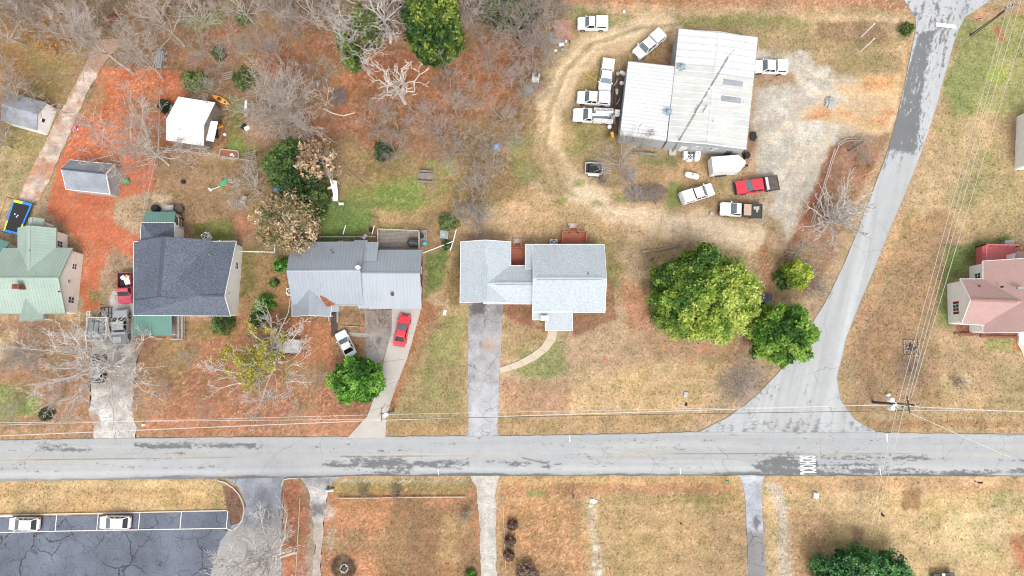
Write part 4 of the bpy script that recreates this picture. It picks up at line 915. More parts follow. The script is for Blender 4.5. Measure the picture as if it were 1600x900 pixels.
V = [(p.x, p.y, 5.9)]+[(p.x+.36*math.cos(t*.524)*1.0, p.y+.26*math.sin(t*.524), 6.0+.14*math.sin(t*.524)) for t in range(12)]; q.add(V, [(0, 1+i, 1+(i+1) % 12) for i in range(12)])
q.build('satellite_dish', 'white_paint', h)
# wooden back deck
d = house('wooden_deck', 'weathered grey plank deck with railings behind the grey metal roofed house', 628, 375, 'deck')
planks(d, [(592, 361), (656, 363), (656, 391), (592, 391)], .7, 14, 'grey_wood')
rail(d, [(592, 390), (592, 360), (656, 362.5), (656, 391)], .7, .95, 'pale_wood', balus=.4); skirt(d, [(592, 390), (592, 361), (656, 363), (656, 391)], .7, 'grey_wood')
planks(d, [(657, 359), (657, 383), (668, 383), (668, 359)], .35, 4, 'grey_wood')
p = P(646, 381, 1.2); q = M(); q.tube([(p.x-.75, p.y+.2, 1.15), (p.x-.5, p.y+.2, 1.3), (p.x+.6, p.y+.1, 1.3), (p.x+.8, p.y+.1, 1.15)], [.3, .62, .62, .3], 12); q.box((p.x, p.y, .9), (1.0, .7, .4)); tag(q.build('grill', 'black_steel', None, org=(p.x, p.y, .7)), 'covered black barbecue grill standing on the wooden back deck', 'grill')
p = P(664, 381, .5); q = M(); q.tube([(p.x, p.y, .3), (p.x, p.y, .75)], [.24, .3], 12); tag(q.build('bucket', 'teal', None, org=(p.x, p.y, .3)), 'teal bucket standing by the steps of the wooden deck', 'bucket')
p = P(659, 369, .6); q = M(); q.tube([(p.x, p.y, .35), (p.x, p.y, .55), (p.x, p.y, 1.2)], [.28, .3, .22], 12); tag(q.build('charcoal_grill', 'black_plastic', None, org=(p.x, p.y, .35)), 'round black kettle on the landing beside the wooden deck', 'grill')
def steps_walk(px): pass
d = house('entry_steps', 'dark wooden entry steps and walkway beside the grey porch roof', 522, 505, 'steps')
stairs(d, [(517, 490), (528, 490), (528, 502), (517, 502)], .6, 4, 'dark_wood'); planks(d, [(517, 503), (528, 503), (526, 526), (517, 526)], .10, 8, 'dark_wood'); rail(d, [(516, 486), (516, 502)], .3, .8, 'pale_wood'); rail(d, [(529, 486), (529, 504)], .3, .8, 'pale_wood')
d = house('side_steps', 'small dark plank steps under the grey metal eave by the red car', 593, 486, 'steps')
stairs(d, [(588, 482), (597, 482), (597, 491), (588, 491)], .5, 4, 'grey_wood')
# ---- pale shingle house (the centre of the photo)
h = house('pale_shingled_house', 'long ranch house with pale grey shingle roof above the asphalt driveway', 832, 440)
gk = dict(trim='trim_white', over=.45)
g1 = gable(h, [(719, 472.8), (720, 378), (798, 378), (797.5, 472.8)], 2.8, 4.15, 'pale_shingle', 'brick', cap='pale_ridge', capr=(.05, .58), capw=.4, vented=True, **gk)
g2 = gable(h, [(757, 415), (840, 415), (836, 474.6), (756, 474.2)], 2.82, 4.05, 'pale_shingle', 'brick', cap='pale_ridge', capr=(.22, .94), capw=.4, vented=True, walls='ac', **gk)
g3 = gable(h, [(832.5, 382), (944, 382), (945, 488), (832.5, 488)], 2.95, 4.9, 'pale_shingle', 'brick', rf=.53, cap='pale_ridge', capr=(.06, .94), capw=.4, vented=True, **gk)
roofpoly(h, [(821, 382, 2.86), (833.4, 382, 2.86), (833.4, 420, 3.5), (821, 420, 3.5)], 'pale_shingle', .12, trim='trim_white')
roofpoly(h, [(832.5, 487.2, 2.97), (894.5, 487.2, 2.97), (894, 516, 2.42), (852.3, 516, 2.42), (852.3, 499.8, 2.73), (832.6, 499.8, 2.73)], 'pale_shingle', .12, trim='trim_white')
vent(h, 919, 427.5, 4.6, .09, .3); vent(h, 922, 488.5, 2.6, .06, .3, 'trim_white'); vent(h, 836, 500, 2.6, .05, .2, 'trim_white')
c = P(850.5, 497, 2.7); q = M(); q.box((c.x, c.y-.1, 1.6), (.95, .6, 3.6)); ch = q.build('chimney', 'brick', h); M().box((c.x, c.y-.1, 3.48), (1.1, .75, .14)).build('chimney_cap', 'trim_white', ch)
window(h, g3['c'], g3['d'], .18, 1.4, 1.0, 1.2); window(h, g1['c'], g1['d'], .5, 1.2, 1.0, 1.2); window(h, g2['c'], g2['d'], .5, 1.4, 1.0, 1.2)
q = M()
for x, y in ((854, 514), (892, 514)): q = M(); p = P(x, y, 2.3); q.beam((p.x, p.y, 0), (p.x, p.y, 2.32), .15, .15); q.build('porch_post', 'trim_white', h)
A_, B_ = g1['d'], g1['a']
q = M(); p0, p1 = P(724, 472, 0), P(790, 472, 0)
door(h, g1['d'], g1['a'], .5, 4.6, 2.2, -1)
d = house('back_deck', 'red stained back deck with railing and steps, wider of the two behind the pale house', 897, 370, 'deck')
planks(d, [(878, 364), (878, 383), (915, 383), (915, 364)], .8, 22, 'red_stain', gap=.008); rail(d, [(878, 384), (878, 364), (889, 364), (889, 353)], .8, .85, 'red_stain'); rail(d, [(902, 353), (902, 364), (915.5, 364), (915.5, 384)], .8, .85, 'red_stain'); skirt(d, [(878, 384), (878, 364), (915, 364), (915, 384)], .8, 'red_stain')
stairs(d, [(890, 364), (901.5, 364), (901.5, 355), (890, 355)], .8, 5, 'red_stain'); q = M(); a = P(895.3, 352.5, 0); q.box((a.x, a.y, 0), (1.5, .65, .2)); q.build('landing', 'concrete', d)
d = house('notch_deck', 'red stained deck filling the notch of the pale roof, with narrow steps', 809, 400, 'deck')
planks(d, [(799, 388), (799, 416), (820, 416), (820, 388)], .8, 14, 'red_stain', gap=.008); rail(d, [(799, 388), (803, 388), (803, 376)], .8, .85, 'red_stain'); rail(d, [(814, 376), (814, 388), (821, 388)], .8, .85, 'red_stain')
stairs(d, [(803.5, 388), (813.5, 388), (813.5, 380), (803.5, 380)], .8, 5, 'red_stain'); q = M(); a = P(808.5, 376.5, 0); q.box((a.x, a.y, 0), (1.35, .7, .2)); q.build('landing', 'concrete_leafy', d)
def ac_unit(px, py, label, s=(.95, .95, .9), m='alu', rz=0):
    p = P(px, py, .9); t = thing('air_conditioner', label, 'air conditioner', (p.x, p.y, 0), rz, world=False)
    q = M(); q.box((0, 0, s[2]/2), s); q.box((0, 0, .02), (s[0]*1.2, s[1]*1.2, .12)); q.build('casing', m, t)
    r = min(s[0], s[1])*.43; M().cyl((0, 0, s[2]-.01), r, .03, 20).build('grille', 'black_plastic', t)
    f = M()
    for k in range(4): a = k*math.pi/2+.4; f.add([(0, 0, s[2]+.035), (r*.85*math.cos(a), r*.85*math.sin(a), s[2]+.03), (r*.85*math.cos(a+.7), r*.85*math.sin(a+.7), s[2]+.045)], [(0, 1, 2)])
    f.cyl((0, 0, s[2]+.02), r*.22, .03, 8); f.build('fan', 'alu', t); return t
ac_unit(865.5, 378.5, 'grey air conditioner with black fan between the two red decks')
ac_unit(320, 368.5, 'tilted white air conditioner behind the charcoal shingle roof', m='white_paint', rz=.6)
ac_unit(1079, 244.5, 'white air conditioner with round fan below the white warehouse wall', (.8, .8, .8), 'white_paint')
# ---- white metal warehouse
h = house('metal_warehouse', 'large white ribbed metal warehouse with radio mast and roof turbines', 1080, 140, 'warehouse')
A, B, Cc, D = P(1043, 220, 4), P(1061, 44.6, 4), P(1184, 58, 4), P(1166, 233, 4); R1, R2 = (A+D)/2, (B+Cc)/2; R1.z = R2.z = 4.4
def panels(e0, e1, r0, r1, n, mf, rib=.07):
    for i in range(n):
        t0, t1 = i/n, (i+1)/n-.004
        q = M(); a, b, c, d_ = lerp(e0, e1, t0), lerp(e0, e1, t1), lerp(r0, r1, t1), lerp(r0, r1, t0); q.slab([a, b, c, d_], .06)
        up = Vector((0, 0, rib*.4)); sq = M(); sq.beam(lerp(a, b, .03)+up, lerp(d_, c, .03)+up, .16, rib)
        for u in (.36, .68): q.beam(lerp(a, b, u)+up*.3, lerp(d_, c, u)+up*.3, .03, .03)
        po = q.build('roof_panel', mf(i), h); sq.build('seam', 'seam_white' if mf(i)[0] == 'b' else 'seam_grey', po)
panels(A, B, R1, R2, 16, lambda i: 'beige_metal_roof' if i < 11 else 'white_metal_roof'); panels(D, Cc, R1, R2, 16, lambda i: 'beige_metal_roof' if i < 10 else 'white_metal_roof')
q = M(); q.slab([R1+Vector((-.2, 0, .06)), R2+Vector((-.2, 0, .06)), R2+Vector((.2, 0, .06)), R1+Vector((.2, 0, .06))], .05); q.build('ridge_cap', 'beige_metal_roof', h)
A2, B2, C2, D2 = P(969, 210.5, 3.5), P(982, 96, 3.5), P(1054.5, 103.8, 3.9), P(1041, 220, 3.9)
panels(A2, B2, D2, C2, 20, lambda i: 'white_metal_roof', .05)
u, v = (D-A).normalized(), (B-A).normalized()
wa, wb, wc, wd = A+u*.15+v*.15, B+u*.15-v*.15, Cc-u*.15-v*.15, D-u*.15+v*.15
for a, b, tp in ((wa, wb, [(0, 3.9), (1, 3.9)]), (wb, wc, [(0, 3.9), (.5, 4.6), (1, 3.9)]), (wc, wd, [(0, 3.9), (1, 3.9)]), (wd, wa, [(0, 3.9), (.5, 4.6), (1, 3.9)])): wallseg(h, 'pale_grey_wall', (a, b), -.1, tp)
xa, xb, xc, xd = A2+u*.15+v*.15, B2+u*.15-v*.15, C2-v*.15, D2+v*.15
for a, b, tp in ((xa, xb, [(0, 3.4), (1, 3.4)]), (xb, xc, [(0, 3.4), (1, 3.8)]), (xd, xa, [(0, 3.75), (1, 3.4)])): wallseg(h, 'pale_grey_wall', (a, b), -.1, tp)
f = M()
for a, b in ((A, D), (D, Cc), (Cc, B), (B, A), (A2, D2), (A2, B2), (B2, C2)): f.beam(a+Vector((0, 0, -.1)), b+Vector((0, 0, -.1)), .12, .18)
f.build('eave_trim', 'trim_grey', h)
window(h, wa, wd, .41, 1.4, 1.9, .9, 1); window(h, wa, wd, .62, 1.4, 1.9, .9, 1)
door(h, wa, wd, .25, 1.0, 2.1, 1, 'white_paint'); door(h, wa, wd, .85, 1.0, 2.2, 1, 'black_plastic')
q = M(); n_ = (wd-wa).cross(Vector((0, 0, 1))).normalized()
for t in np.linspace(.02, .98, 40): p = lerp(wa, wd, t)+n_*.09; q.beam((p.x, p.y, .05), (p.x, p.y, 3.85), .04, .05)
n2 = (xa-xd).cross(Vector((0, 0, 1))).normalized()*-1
for t in np.linspace(.02, .98, 24): p = lerp(xd, xa, t)+n2*-.09 if False else lerp(xd, xa, t)-Vector((v.x, v.y, 0))*.1; q.beam((p.x, p.y, .05), (p.x, p.y, 3.35), .04, .05)
q.build('wall_ribs', 'pale_grey_wall', h)
for cs in ([(1131, 122.5), (1162, 126), (1161.6, 134), (1130.5, 131)], [(1128, 148), (1159, 151.4), (1158.6, 160), (1127.6, 156.5)]):
    pts = [P(x, y, 4.5) for x, y in cs]
    for p in pts: p.z = 4.45-.38*max(0, (p-R1).dot(u))/((D-A).length/2)+.03
    M().slab(pts, .10).build('skylight', 'old_tin', h)
def turbine(px, py, z):
    p = P(px, py, z); t = M(); t.cyl((p.x, p.y, z-.6), .34, .7, 14); tt = t.build('turbine_vent', 'turbine_blue', h)
    q = M()
    for k in range(14):
        a = k*math.pi/7; q.tube([(p.x+.34*math.cos(a), p.y+.34*math.sin(a), z+.05), (p.x+.56*math.cos(a+.25), p.y+.56*math.sin(a+.25), z+.32), (p.x+.12*math.cos(a+.5), p.y+.12*math.sin(a+.5), z+.62)], [.05, .09, .05], 4)
    q.cyl((p.x, p.y, z+.56), .16, .08, 10); q.build('turbine_head', 'turbine_blue', tt)
turbine(1065, 106, 4.5); turbine(1043.5, 176, 4.3)
vent(h, 1115.5, 190, 4.7, .09, .3, 'white_paint'); vent(h, 1163, 160, 4.2, .07, .3, 'white_paint')
q = M(); p = P(1098, 163, 4.9)
for s in (0, 1): q.beam((p.x-.9+s*1.2, p.y-1.2, 4.75), (p.x-.3+s*1.2, p.y-.2, 4.85), .35, .15)
q.build('mast_bracket', 'white_paint', h)
# radio mast beside the warehouse
b0 = P(1050, 238, 0); HM = 26.0; tp = P(1138, 88, HM)
t = thing('radio_mast', 'tall thin lattice radio mast standing against the white warehouse wall', 'mast', b0)
q = M(); nseg = 40
ax = [Vector((.13*math.cos(a), .13*math.sin(a), 0)) for a in (0, 2.094, 4.189)]
for k in ax: q.tube([b0+k, tp+k*.8], .03, 4)
t_ = t; q.build('mast_leg', 'mast_steel', t); q = M()
for i in range(nseg):
    a, b = lerp(b0, tp, i/nseg), lerp(b0, tp, (i+1)/nseg)
    for j in range(3): q.tube([a+ax[j]*.9, b+ax[(j+1) % 3]*.9], .012, 3, False)
q.build('lacing', 'mast_steel', t)
q = M()
for f_ in (.62, .70, .735): p = lerp(b0, tp, f_); q.box((p.x+.12, p.y, p.z), (.42, .3, .5), .5)
q.build('antenna_box', 'white_paint', t)
q = M(); q.box((b0.x, b0.y, .15), (1.0, 1.0, .4)); q.build('base', 'concrete', t); q = M()
q.tube([tp, tp+Vector((.1, -.1, 2))], .03, 5); q.build('whip_antenna', 'trim_grey', t)
# ---- pink shingle house on the right
h = house('pink_shingled_house', 'white house with dusty pink shingle roof and red shutters at the right edge', 1560, 470)
g = gable(h, [(1500.5, 436), (1640, 436), (1640, 515), (1502.5, 505.5)], 3.3, 5.4, 'pink_shingle', 'siding_white', trim='trim_white', cap='pink_ridge', walls='acd', over=.3, found='brick', capr=(0, .52), capw=.45)
window(h, g['d'], g['a'], .36, 1.0, 1.2, 1.3, shutters='maroon')
g2 = gable(h, [(1536, 520), (1536, 408), (1665, 408), (1665, 520)], 3.25, 6.3, 'pink_shingle', 'siding_white', trim='trim_white', walls='abd', over=.3, found='brick')
window(h, g2['a'], g2['b'], .83, .8, 1.2, 1.2, glass='glass')
vent(h, 1530, 447, 4.0, .13, .15); vent(h, 1566.5, 448, 4.9, .13, .15)
p = P(1594, 450, 5.8); M().box((p.x, p.y, 5.8), (.9, .25, .3)).build('roof_vent', 'trim_grey', h)
p = P(1534.5, 509, 2.2); M().box((p.x, p.y, 2.9), (1.0, .35, .35)).build('gutter_box', 'trim_white', h); p = P(1568, 513, 2.2); M().box((p.x, p.y, 2.9), (.6, .3, .3)).build('gutter_box', 'trim_white', h)
q = M(); a, b = P(1489, 505, .2), P(1588, 513, .2); q.beam(P(1491, 521, .15), P(1532, 521, .15), .18, .25); q.beam(P(1532, 525, .15), P(1590, 527, .15), .18, .25); q.build('bed_edging', 'brick', h)
q = M(); q.prism([P(1590, 514, 0)[:2], P(1612, 514, 0)[:2], P(1612, 541, 0)[:2], P(1599, 539, 0)[:2], P(1590, 536, 0)[:2]], -.1, .4); q.build('front_porch', 'trim_white', h)
d = house('red_deck', 'salmon red painted deck with railing behind the pink roof', 1560, 395, 'deck')
planks(d, [(1535, 384), (1535, 410), (1586, 410), (1586, 384)], 1.2, 24, 'red_deck', gap=.006); rail(d, [(1534.5, 414), (1533.5, 384), (1587, 385.5), (1588, 400)], 1.2, 1.0, 'red_deck', .13); skirt(d, [(1534.5, 416), (1533.5, 384), (1587, 385.5)], 1.2, 'red_deck')
roofpoly(h, [(1588, 393, 3.0), (1640, 393, 3.0), (1640, 409, 3.4), (1588, 409, 3.4)], 'pink_shingle', .12)
p = P(1584, 402, 2.0); q = M(); q.box((p.x, p.y, 1.6), (1.0, .9, 2.6)); q.build('porch_box', 'siding_white', h)
p = P(1573, 381, .5); q = M(); q.box((p.x, p.y, .5), (1.2, .7, 1.0)); q.box((p.x, p.y, 1.05), (1.3, .8, .08)); tag(q.build('air_conditioner', 'trim_grey', None, org=(p.x, p.y, 0)), 'pale air conditioner box behind the salmon red deck', 'air conditioner')
# ---- building cut by the right edge
h = house('white_roofed_outbuilding', 'building with white roof cut off by the right edge of the photo', 1596, 215, 'building')
gable(h, [(1609, 169), (1710, 169), (1706, 258), (1605, 258)], 2.8, 4.2, 'white_shed_roof', 'siding_white', trim='trim_white', over=.25)
# ---- sheds on the left
h = house('white_roofed_shed', 'bright white metal roofed shed with a side lean-to by the orange kayak', 295, 190, 'shed')
gable(h, [(279, 151), (336, 160), (318, 228), (260, 219)], 2.6, 4.0, 'white_shed_roof', 'grey_wood', rf=.6, over=.15, walls='abcd', ribs=.6)
roofpoly(h, [(323, 188, 2.3), (340.5, 190, 2.1), (334, 221.5, 2.1), (317.5, 218.5, 2.3)], 'white_shed_roof', .06, .5)
q = M()
for x, y in ((339, 191), (333, 220)): p = P(x, y, 2.0); q.beam((p.x, p.y, 0), (p.x, p.y, 2.05), .1, .1)
q.build('post', 'grey_wood', h)
q = M(); p = P(338, 204, 0); q.box((p.x-.2, p.y, .5), (.8, 2.4, 1.1), .2); q.box((p.x-.1, p.y+2.0, .35), (.7, .7, .7), .5); tag(q.build('stored_bin', 'black_plastic', None, org=(p.x, p.y, 0)), 'black stored bins under the white shed lean-to', 'bin')
h = house('grey_shingled_shed', 'grey shingle roofed shed on the bare red clay', 150, 278, 'shed')
g = gable(h, [(110, 250), (178.5, 257), (171.5, 303), (103.5, 295.5)], 2.35, 4.0, 'shed_shingle', 'pale_grey_wall', rf=.42, cap='dark_ridge', over=.2, trim='trim_white', capw=.25)
q = M(); p = P(170, 277, 3.4); window(h, g['b'], g['c'], .36, .35, 2.1, .35, glass='dark_glass', mull=False)
h = house('plank_roofed_shed', 'weathered grey shed under bare branches at the far left', 40, 175, 'shed')
g = gable(h, [(18, 145), (73, 160.5), (57, 203.5), (1, 188)], 2.4, 3.3, 'old_tin', 'siding_white', rf=.5, over=.15)
window(h, g['b'], g['c'], .6, .6, 1.4, .7, glass='dark_glass', mull=False)
h = house('collapsed_rusty_shed', 'rusty tin roofed collapsing shed half hidden by bare branches', 878, 48, 'shed')
roofpoly(h, [(866, 31, 2.0), (893, 31, 2.2), (893, 62, 1.7), (864, 60, 1.5)], 'rusty_tin', .08, .5); roofpoly(h, [(860, 50, 1.2), (880, 48, 1.6), (884, 66, 1.3), (858, 68, .8)], 'old_tin', .06)
q = M()
for x, y in ((867, 33), (892, 33), (891, 60), (866, 58)): p = P(x, y, 1.4); q.beam((p.x, p.y, 0), (p.x, p.y, 1.6), .12, .12)
q.build('post', 'dark_wood', h)
# ================================================================== VEHICLES (local axes: x forward, y left)
def ring(x, w, z0, zm, zt, tuck=.92): return [(x, -w*.96, z0), (x, -w, zm), (x, -w*tuck, zt), (x, w*tuck, zt), (x, w, zm), (x, w*.96, z0)]
_wheel = {}
def wheel(t, x, y, r, w=.24):
    key = round(r, 2)
    if key not in _wheel:
        q = M(); q.tube([(0, -w/2, 0), (0, -w/2+.04, 0), (0, w/2-.04, 0), (0, w/2, 0)], [r*.9, r, r, r*.9], 18); a = q.build('wheel', 'tyre', None)
        q = M(); q.tube([(0, -w/2-.012, 0), (0, w/2+.012, 0)], [r*.6, r*.6], 12); b = q.build('rim', 'rim', None)
        _wheel[key] = (a.data, b.data); bpy.data.objects.remove(a); bpy.data.objects.remove(b)
    a = bpy.data.objects.new('wheel', _wheel[key][0]); b = bpy.data.objects.new('rim', _wheel[key][1])
    COL.objects.link(a); COL.objects.link(b); a.parent = t; b.parent = a; a.location = (x, y, r); return a
def place(front, rear, z=.9):
    f, r = P(*front, z), P(*rear, z); c = (f+r)/2; return c, math.atan2(f.y-r.y, f.x-r.x), (f-r).length
def glassq(t, name, pts, m):
    """a pane standing 12 mm proud of the cabin, with thickness"""
    a, b, c = Vector(pts[0]), Vector(pts[1]), Vector(pts[2]); n = (b-a).cross(c-a).normalized()
    ctr = sum((Vector(p) for p in pts), Vector())/len(pts)
    if n.dot(ctr-Vector((ctr.x*.9, 0, .9))) < 0: n = -n
    V = [Vector(p)+n*.014 for p in pts]+[Vector(p)-n*.03 for p in pts]; k = len(pts)
    q = M(); q.add(V, [tuple(range(k)), tuple(range(k, 2*k))[::-1]]+[(i, (i+1) % k, k+(i+1) % k, k+i) for i in range(k)]); return q.build(name, m, t)
def cabin(t, paint, x0, x1, x2, x3, w, zb, zt, tw=.80, doors=2, glass='windscreen', rglass='dark_glass', roofm=None):
    """x0 base of windscreen, x1 front of roof, x2 back of roof, x3 base of rear window (x0 > x1 > x2 > x3)"""
    B = [(x0, w), (x3, w*.98)]; q = M(); wt = w*tw
    rings = [[(x0, -w, zb), (x0, w, zb), (x3, w, zb), (x3, -w, zb)], [(x1, -wt, zt-.06), (x1, wt, zt-.06), (x2, wt, zt-.06), (x2, -wt, zt-.06)], [(x1-.14, -wt*.9, zt), (x1-.14, wt*.9, zt), (x2+.12, wt*.9, zt), (x2+.12, -wt*.9, zt)]]
    q.loft(rings); q.build('cabin', roofm or paint, t)
    def at(x0_, x1_, s, f): return (x0_+(x1_-x0_)*f, s[0]+(s[1]-s[0])*f, zb+(zt-.06-zb)*f)
    def wp(f, lo, sgn): return sgn*(w+(wt-w)*f)*lo
    pts = [(x0+(x1-x0)*.08, wp(.08, .93, -1), zb+(zt-.06-zb)*.08), (x0+(x1-x0)*.08, wp(.08, .93, 1), zb+(zt-.06-zb)*.08), (x0+(x1-x0)*.93, wp(.93, .90, 1), zb+(zt-.06-zb)*.93), (x0+(x1-x0)*.93, wp(.93, .90, -1), zb+(zt-.06-zb)*.93)]
    glassq(t, 'windscreen', pts, glass)
    pts = [(x3+(x2-x3)*.12, wp(.12, .9, -1), zb+(zt-.06-zb)*.12), (x3+(x2-x3)*.12, wp(.12, .9, 1), zb+(zt-.06-zb)*.12), (x3+(x2-x3)*.9, wp(.9, .86, 1), zb+(zt-.06-zb)*.9), (x3+(x2-x3)*.9, wp(.9, .86, -1), zb+(zt-.06-zb)*.9)]
    glassq(t, 'rear_window', pts, rglass)
    h = zt-.06-zb
    for s in (-1, 1):
        n = doors
        for k in range(n):
            f0, f1 = k/n+.04, (k+1)/n-.03
            lo = lambda f, u: (x0-.10+(x3+.08-(x0-.10))*f)*(1-u)+(x1-.04+(x2+.04-(x1-.04))*f)*u
            pts = [(lo(f0, .1), s*(w+(wt-w)*.1), zb+h*.1), (lo(f1, .1), s*(w+(wt-w)*.1), zb+h*.1), (lo(f1, .86), s*(w+(wt-w)*.86), zb+h*.86), (lo(f0, .86), s*(w+(wt-w)*.86), zb+h*.86)]
            glassq(t, 'side_window', pts, 'dark_glass')
        m_ = M(); m_.box((x0-.12, s*(w+.11), zb+.12), (.12, .2, .15)); m_.build('mirror', paint, t)
def lamps(t, L, w, zf, zr, tail=True):
    for s in (-1, 1):
        q = M(); q.box((L/2-.10, s*w*.70, zf), (.14, w*.28, .12)); q.build('headlight', 'lamp_clear', t)
        if tail: q = M(); q.box((-L/2+.04, s*w*.86, zr), (.1, w*.2, .24)); q.build('taillight', 'lamp_red', t)
def car(front, rear, label, paint, kind='sedan', W=1.82, cat='car', group=None, glass='windscreen', rglass='dark_glass', roofm=None):
    c, a, L = place(front, rear); t = thing('parked_car', label, cat, (c.x, c.y, 0), a, group, world=False); w = W/2; h = L/2
    q = M(); st = []
    for f, ww, zm, zt in ((1, .62, .5, .62), (.97, .82, .52, .70), (.88, .95, .55, .78), (.6, 1, .6, .88), (.36, 1, .62, .94), (-.3, 1, .64, .97), (-.62, 1, .64, .96), (-.86, .96, .62, .93), (-.96, .86, .6, .88), (-1, .70, .55, .80)):
        st.append(ring(f*h, ww*w, .25, zm, zt, .9))
    q.loft(st); q.build('body', paint, t, smooth=False)
    if kind == 'sedan': cabin(t, paint, .44*h, .02*h, -.38*h, -.74*h, w*.88, .92, 1.42, .80, 2, glass, rglass, roofm)
    else: cabin(t, paint, .54*h, .10*h, -.62*h, -.92*h, w*.90, .94, 1.52, .82, 3, glass, rglass, roofm)
    r = .33
    for sx in (.62, -.60):
        for s in (-1, 1): wheel(t, sx*h, s*(w-.10), r)
    lamps(t, L, w, .66, .78)
    for s in (1, -1): q = M(); q.box((s*(h-.06), 0, .38), (.16, W*.82, .22)); q.build('bumper', 'black_plastic', t)
    q = M(); q.add([(.44*h, -.6*w, .945), (.44*h, .6*w, .945), (.86*h, .5*w, .80), (.86*h, -.5*w, .80), (.44*h, -.6*w, .92), (.44*h, .6*w, .92), (.86*h, .5*w, .78), (.86*h, -.5*w, .78)], [(0, 1, 2, 3), (0, 4, 5, 1), (1, 5, 6, 2), (2, 6, 7, 3), (3, 7, 4, 0)]); q.build('bonnet', paint, t)
    return t
def pickup(front, rear, label, paint, cab='single', bed='topper', W=1.98, group=None, glass='windscreen', cat='pickup truck', hoodm=None, bedm=None, cabf=None, roofm=None):
    c, a, L = place(front, rear, 1.0); t = thing('pickup_truck', label, cat, (c.x, c.y, 0), a, group, world=False); w = W/2; h = L/2
    frac = cabf or {'single': -.16, 'ext': -.25, 'crew': -.27}[cab]      # where the cab ends, as a fraction of half length
    xb = frac*h; ws = (.52 if cab == 'single' else .56)*h
    q = M(); st = []
    for f, ww, zm, zt in ((1, .74, .75, .95), (.97, .90, .78, 1.02), (.88, .98, .80, 1.07), (.62, 1, .82, 1.11), (ws/h, 1, .84, 1.14), (frac, 1, .84, 1.14)): st.append(ring(f*h, ww*w, .38, zm, zt, .93))
    q.loft(st); q.build('body', paint, t)
    q = M(); q.box((.74*h, 0, 1.075), (.40*h, W*.62, .05), taper=.92); q.build('bonnet', hoodm or paint, t)
    cabin(t, paint, ws, ws-.27*h, xb+.07*h, xb+.01*h, w*.93, 1.10, 1.78, .84, 1 if cab == 'single' else 2, glass, roofm=roofm)
    bl = xb-(-h); bx = (xb-h)/2
    if bed in ('topper', 'open'):
        q = M(); ww = w*.99
        for s in (-1, 1): q.box((bx-.02, s*(ww-.05), .80), (bl-.06, .10, .80))
        q.box((xb-.07, 0, .80), (.08, W*.9, .78)); q.box((-h+.06, 0, .80), (.08, W*.93, .74)); q.build('bed_side', bedm or paint, t)
        M().box((bx, 0, .62), (bl-.15, W*.88, .06)).build('bed_floor', 'black_steel' if bed == 'open' else 'black_plastic', t)
    if bed == 'topper':
        q = M(); z0, z1 = 1.20, 1.86
        q.loft([[(xb-.05, -w*.96, z0), (xb-.05, w*.96, z0), (-h+.04, w*.96, z0), (-h+.04, -w*.96, z0)], [(xb-.07, -w*.90, z1-.06), (xb-.07, w*.90, z1-.06), (-h+.16, w*.90, z1-.06), (-h+.16, -w*.90, z1-.06)], [(xb-.16, -w*.80, z1), (xb-.16, w*.80, z1), (-h+.26, w*.80, z1), (-h+.26, -w*.80, z1)]]); tp = q.build('bed_topper', paint, t)
        for s in (-1, 1): glassq(t, 'topper_window', [(xb-.25, s*w*.955, z0+.12), (-h+.35, s*w*.955, z0+.12), (-h+.40, s*w*.925, z0+.42), (xb-.28, s*w*.925, z0+.42)], 'dark_glass')
        q = M()
        for f in (.22, .5, .78): q.box((xb-bl*f, 0, z1+.012), (.06, W*.74, .03))
        q.build('topper_rib', paint, t)
    if bed == 'flat':
        q = M(); q.box((bx-.02, 0, .96), (bl, W*1.06, .09)); q.build('flatbed', bedm or 'black_steel', t)
        q = M()
        for s in (-1, 1): q.box((bx, s*W*.53, 1.02), (bl, .09, .12))
        q.box((-h+.06, 0, 1.02), (.1, W*1.04, .1)); q.build('bed_rail', 'black_steel', t)
        q = M()
        for s in (-1, 1): q.beam((xb-.1, s*w*.95, .95), (xb-.1, s*w*.95, 1.78), .07, .07)
        for z in (1.3, 1.55, 1.78): q.beam((xb-.1, -w*.95, z), (xb-.1, w*.95, z), .07, .05)
        for k in range(5): y = -w*.7+k*w*.35; q.beam((xb-.1, y, 1.1), (xb-.1, y, 1.75), .035, .035)
        q.build('headache_rack', 'black_steel', t)
    r = .39
    for sx in (.64, -.56):
        for s in (-1, 1): wheel(t, sx*h, s*(w-.10), r, .27)
    lamps(t, L, w, .92, .9)
    for xx in (h-.03, -h-.02): q = M(); q.box((xx, 0, .58), (.19, W*.91, .22)); q.build('bumper', 'chrome' if bed != 'flat' else 'black_plastic', t)
    q = M(); q.box((h-.01, 0, .86), (.08, W*.46, .2)); q.build('grille', 'black_plastic', t)
    for s in (-1, 1):
        q = M(); q.box((ws-.35*h, s*(w+.005), .98), (.14, .03, .04)); q.build('door_handle', 'black_plastic', t)
    return t, L, h, w, xb
TG = 'white work trucks parked around the warehouse'
pickup((902.5, 35.5), (950, 36.5), 'white single cab truck with bed topper parked alone at the top of the yard', 'truck_white', 'single', group=TG)
pickup((993.5, 86), (1035, 51.5), 'white truck parked diagonally in the notch of the warehouse', 'truck_white', 'ext', group=TG)
pickup((944, 142), (951, 93), 'white truck parked nose down the photo with the yellow hose at its side', 'truck_white', 'ext', group=TG)
pickup((902, 151), (953.5, 155), 'white extended cab truck beside the bucket truck', 'truck_white', 'ext', group=TG)
pickup((1179.5, 103), (1230, 105), 'white truck parked at the east wall of the warehouse on gravel', 'truck_white', 'crew', group=TG)
pickup((1114.5, 294.5), (1064.5, 310.5), 'white truck with topper between the cream tank and the brush pile', 'truck_white', 'ext', group=TG)
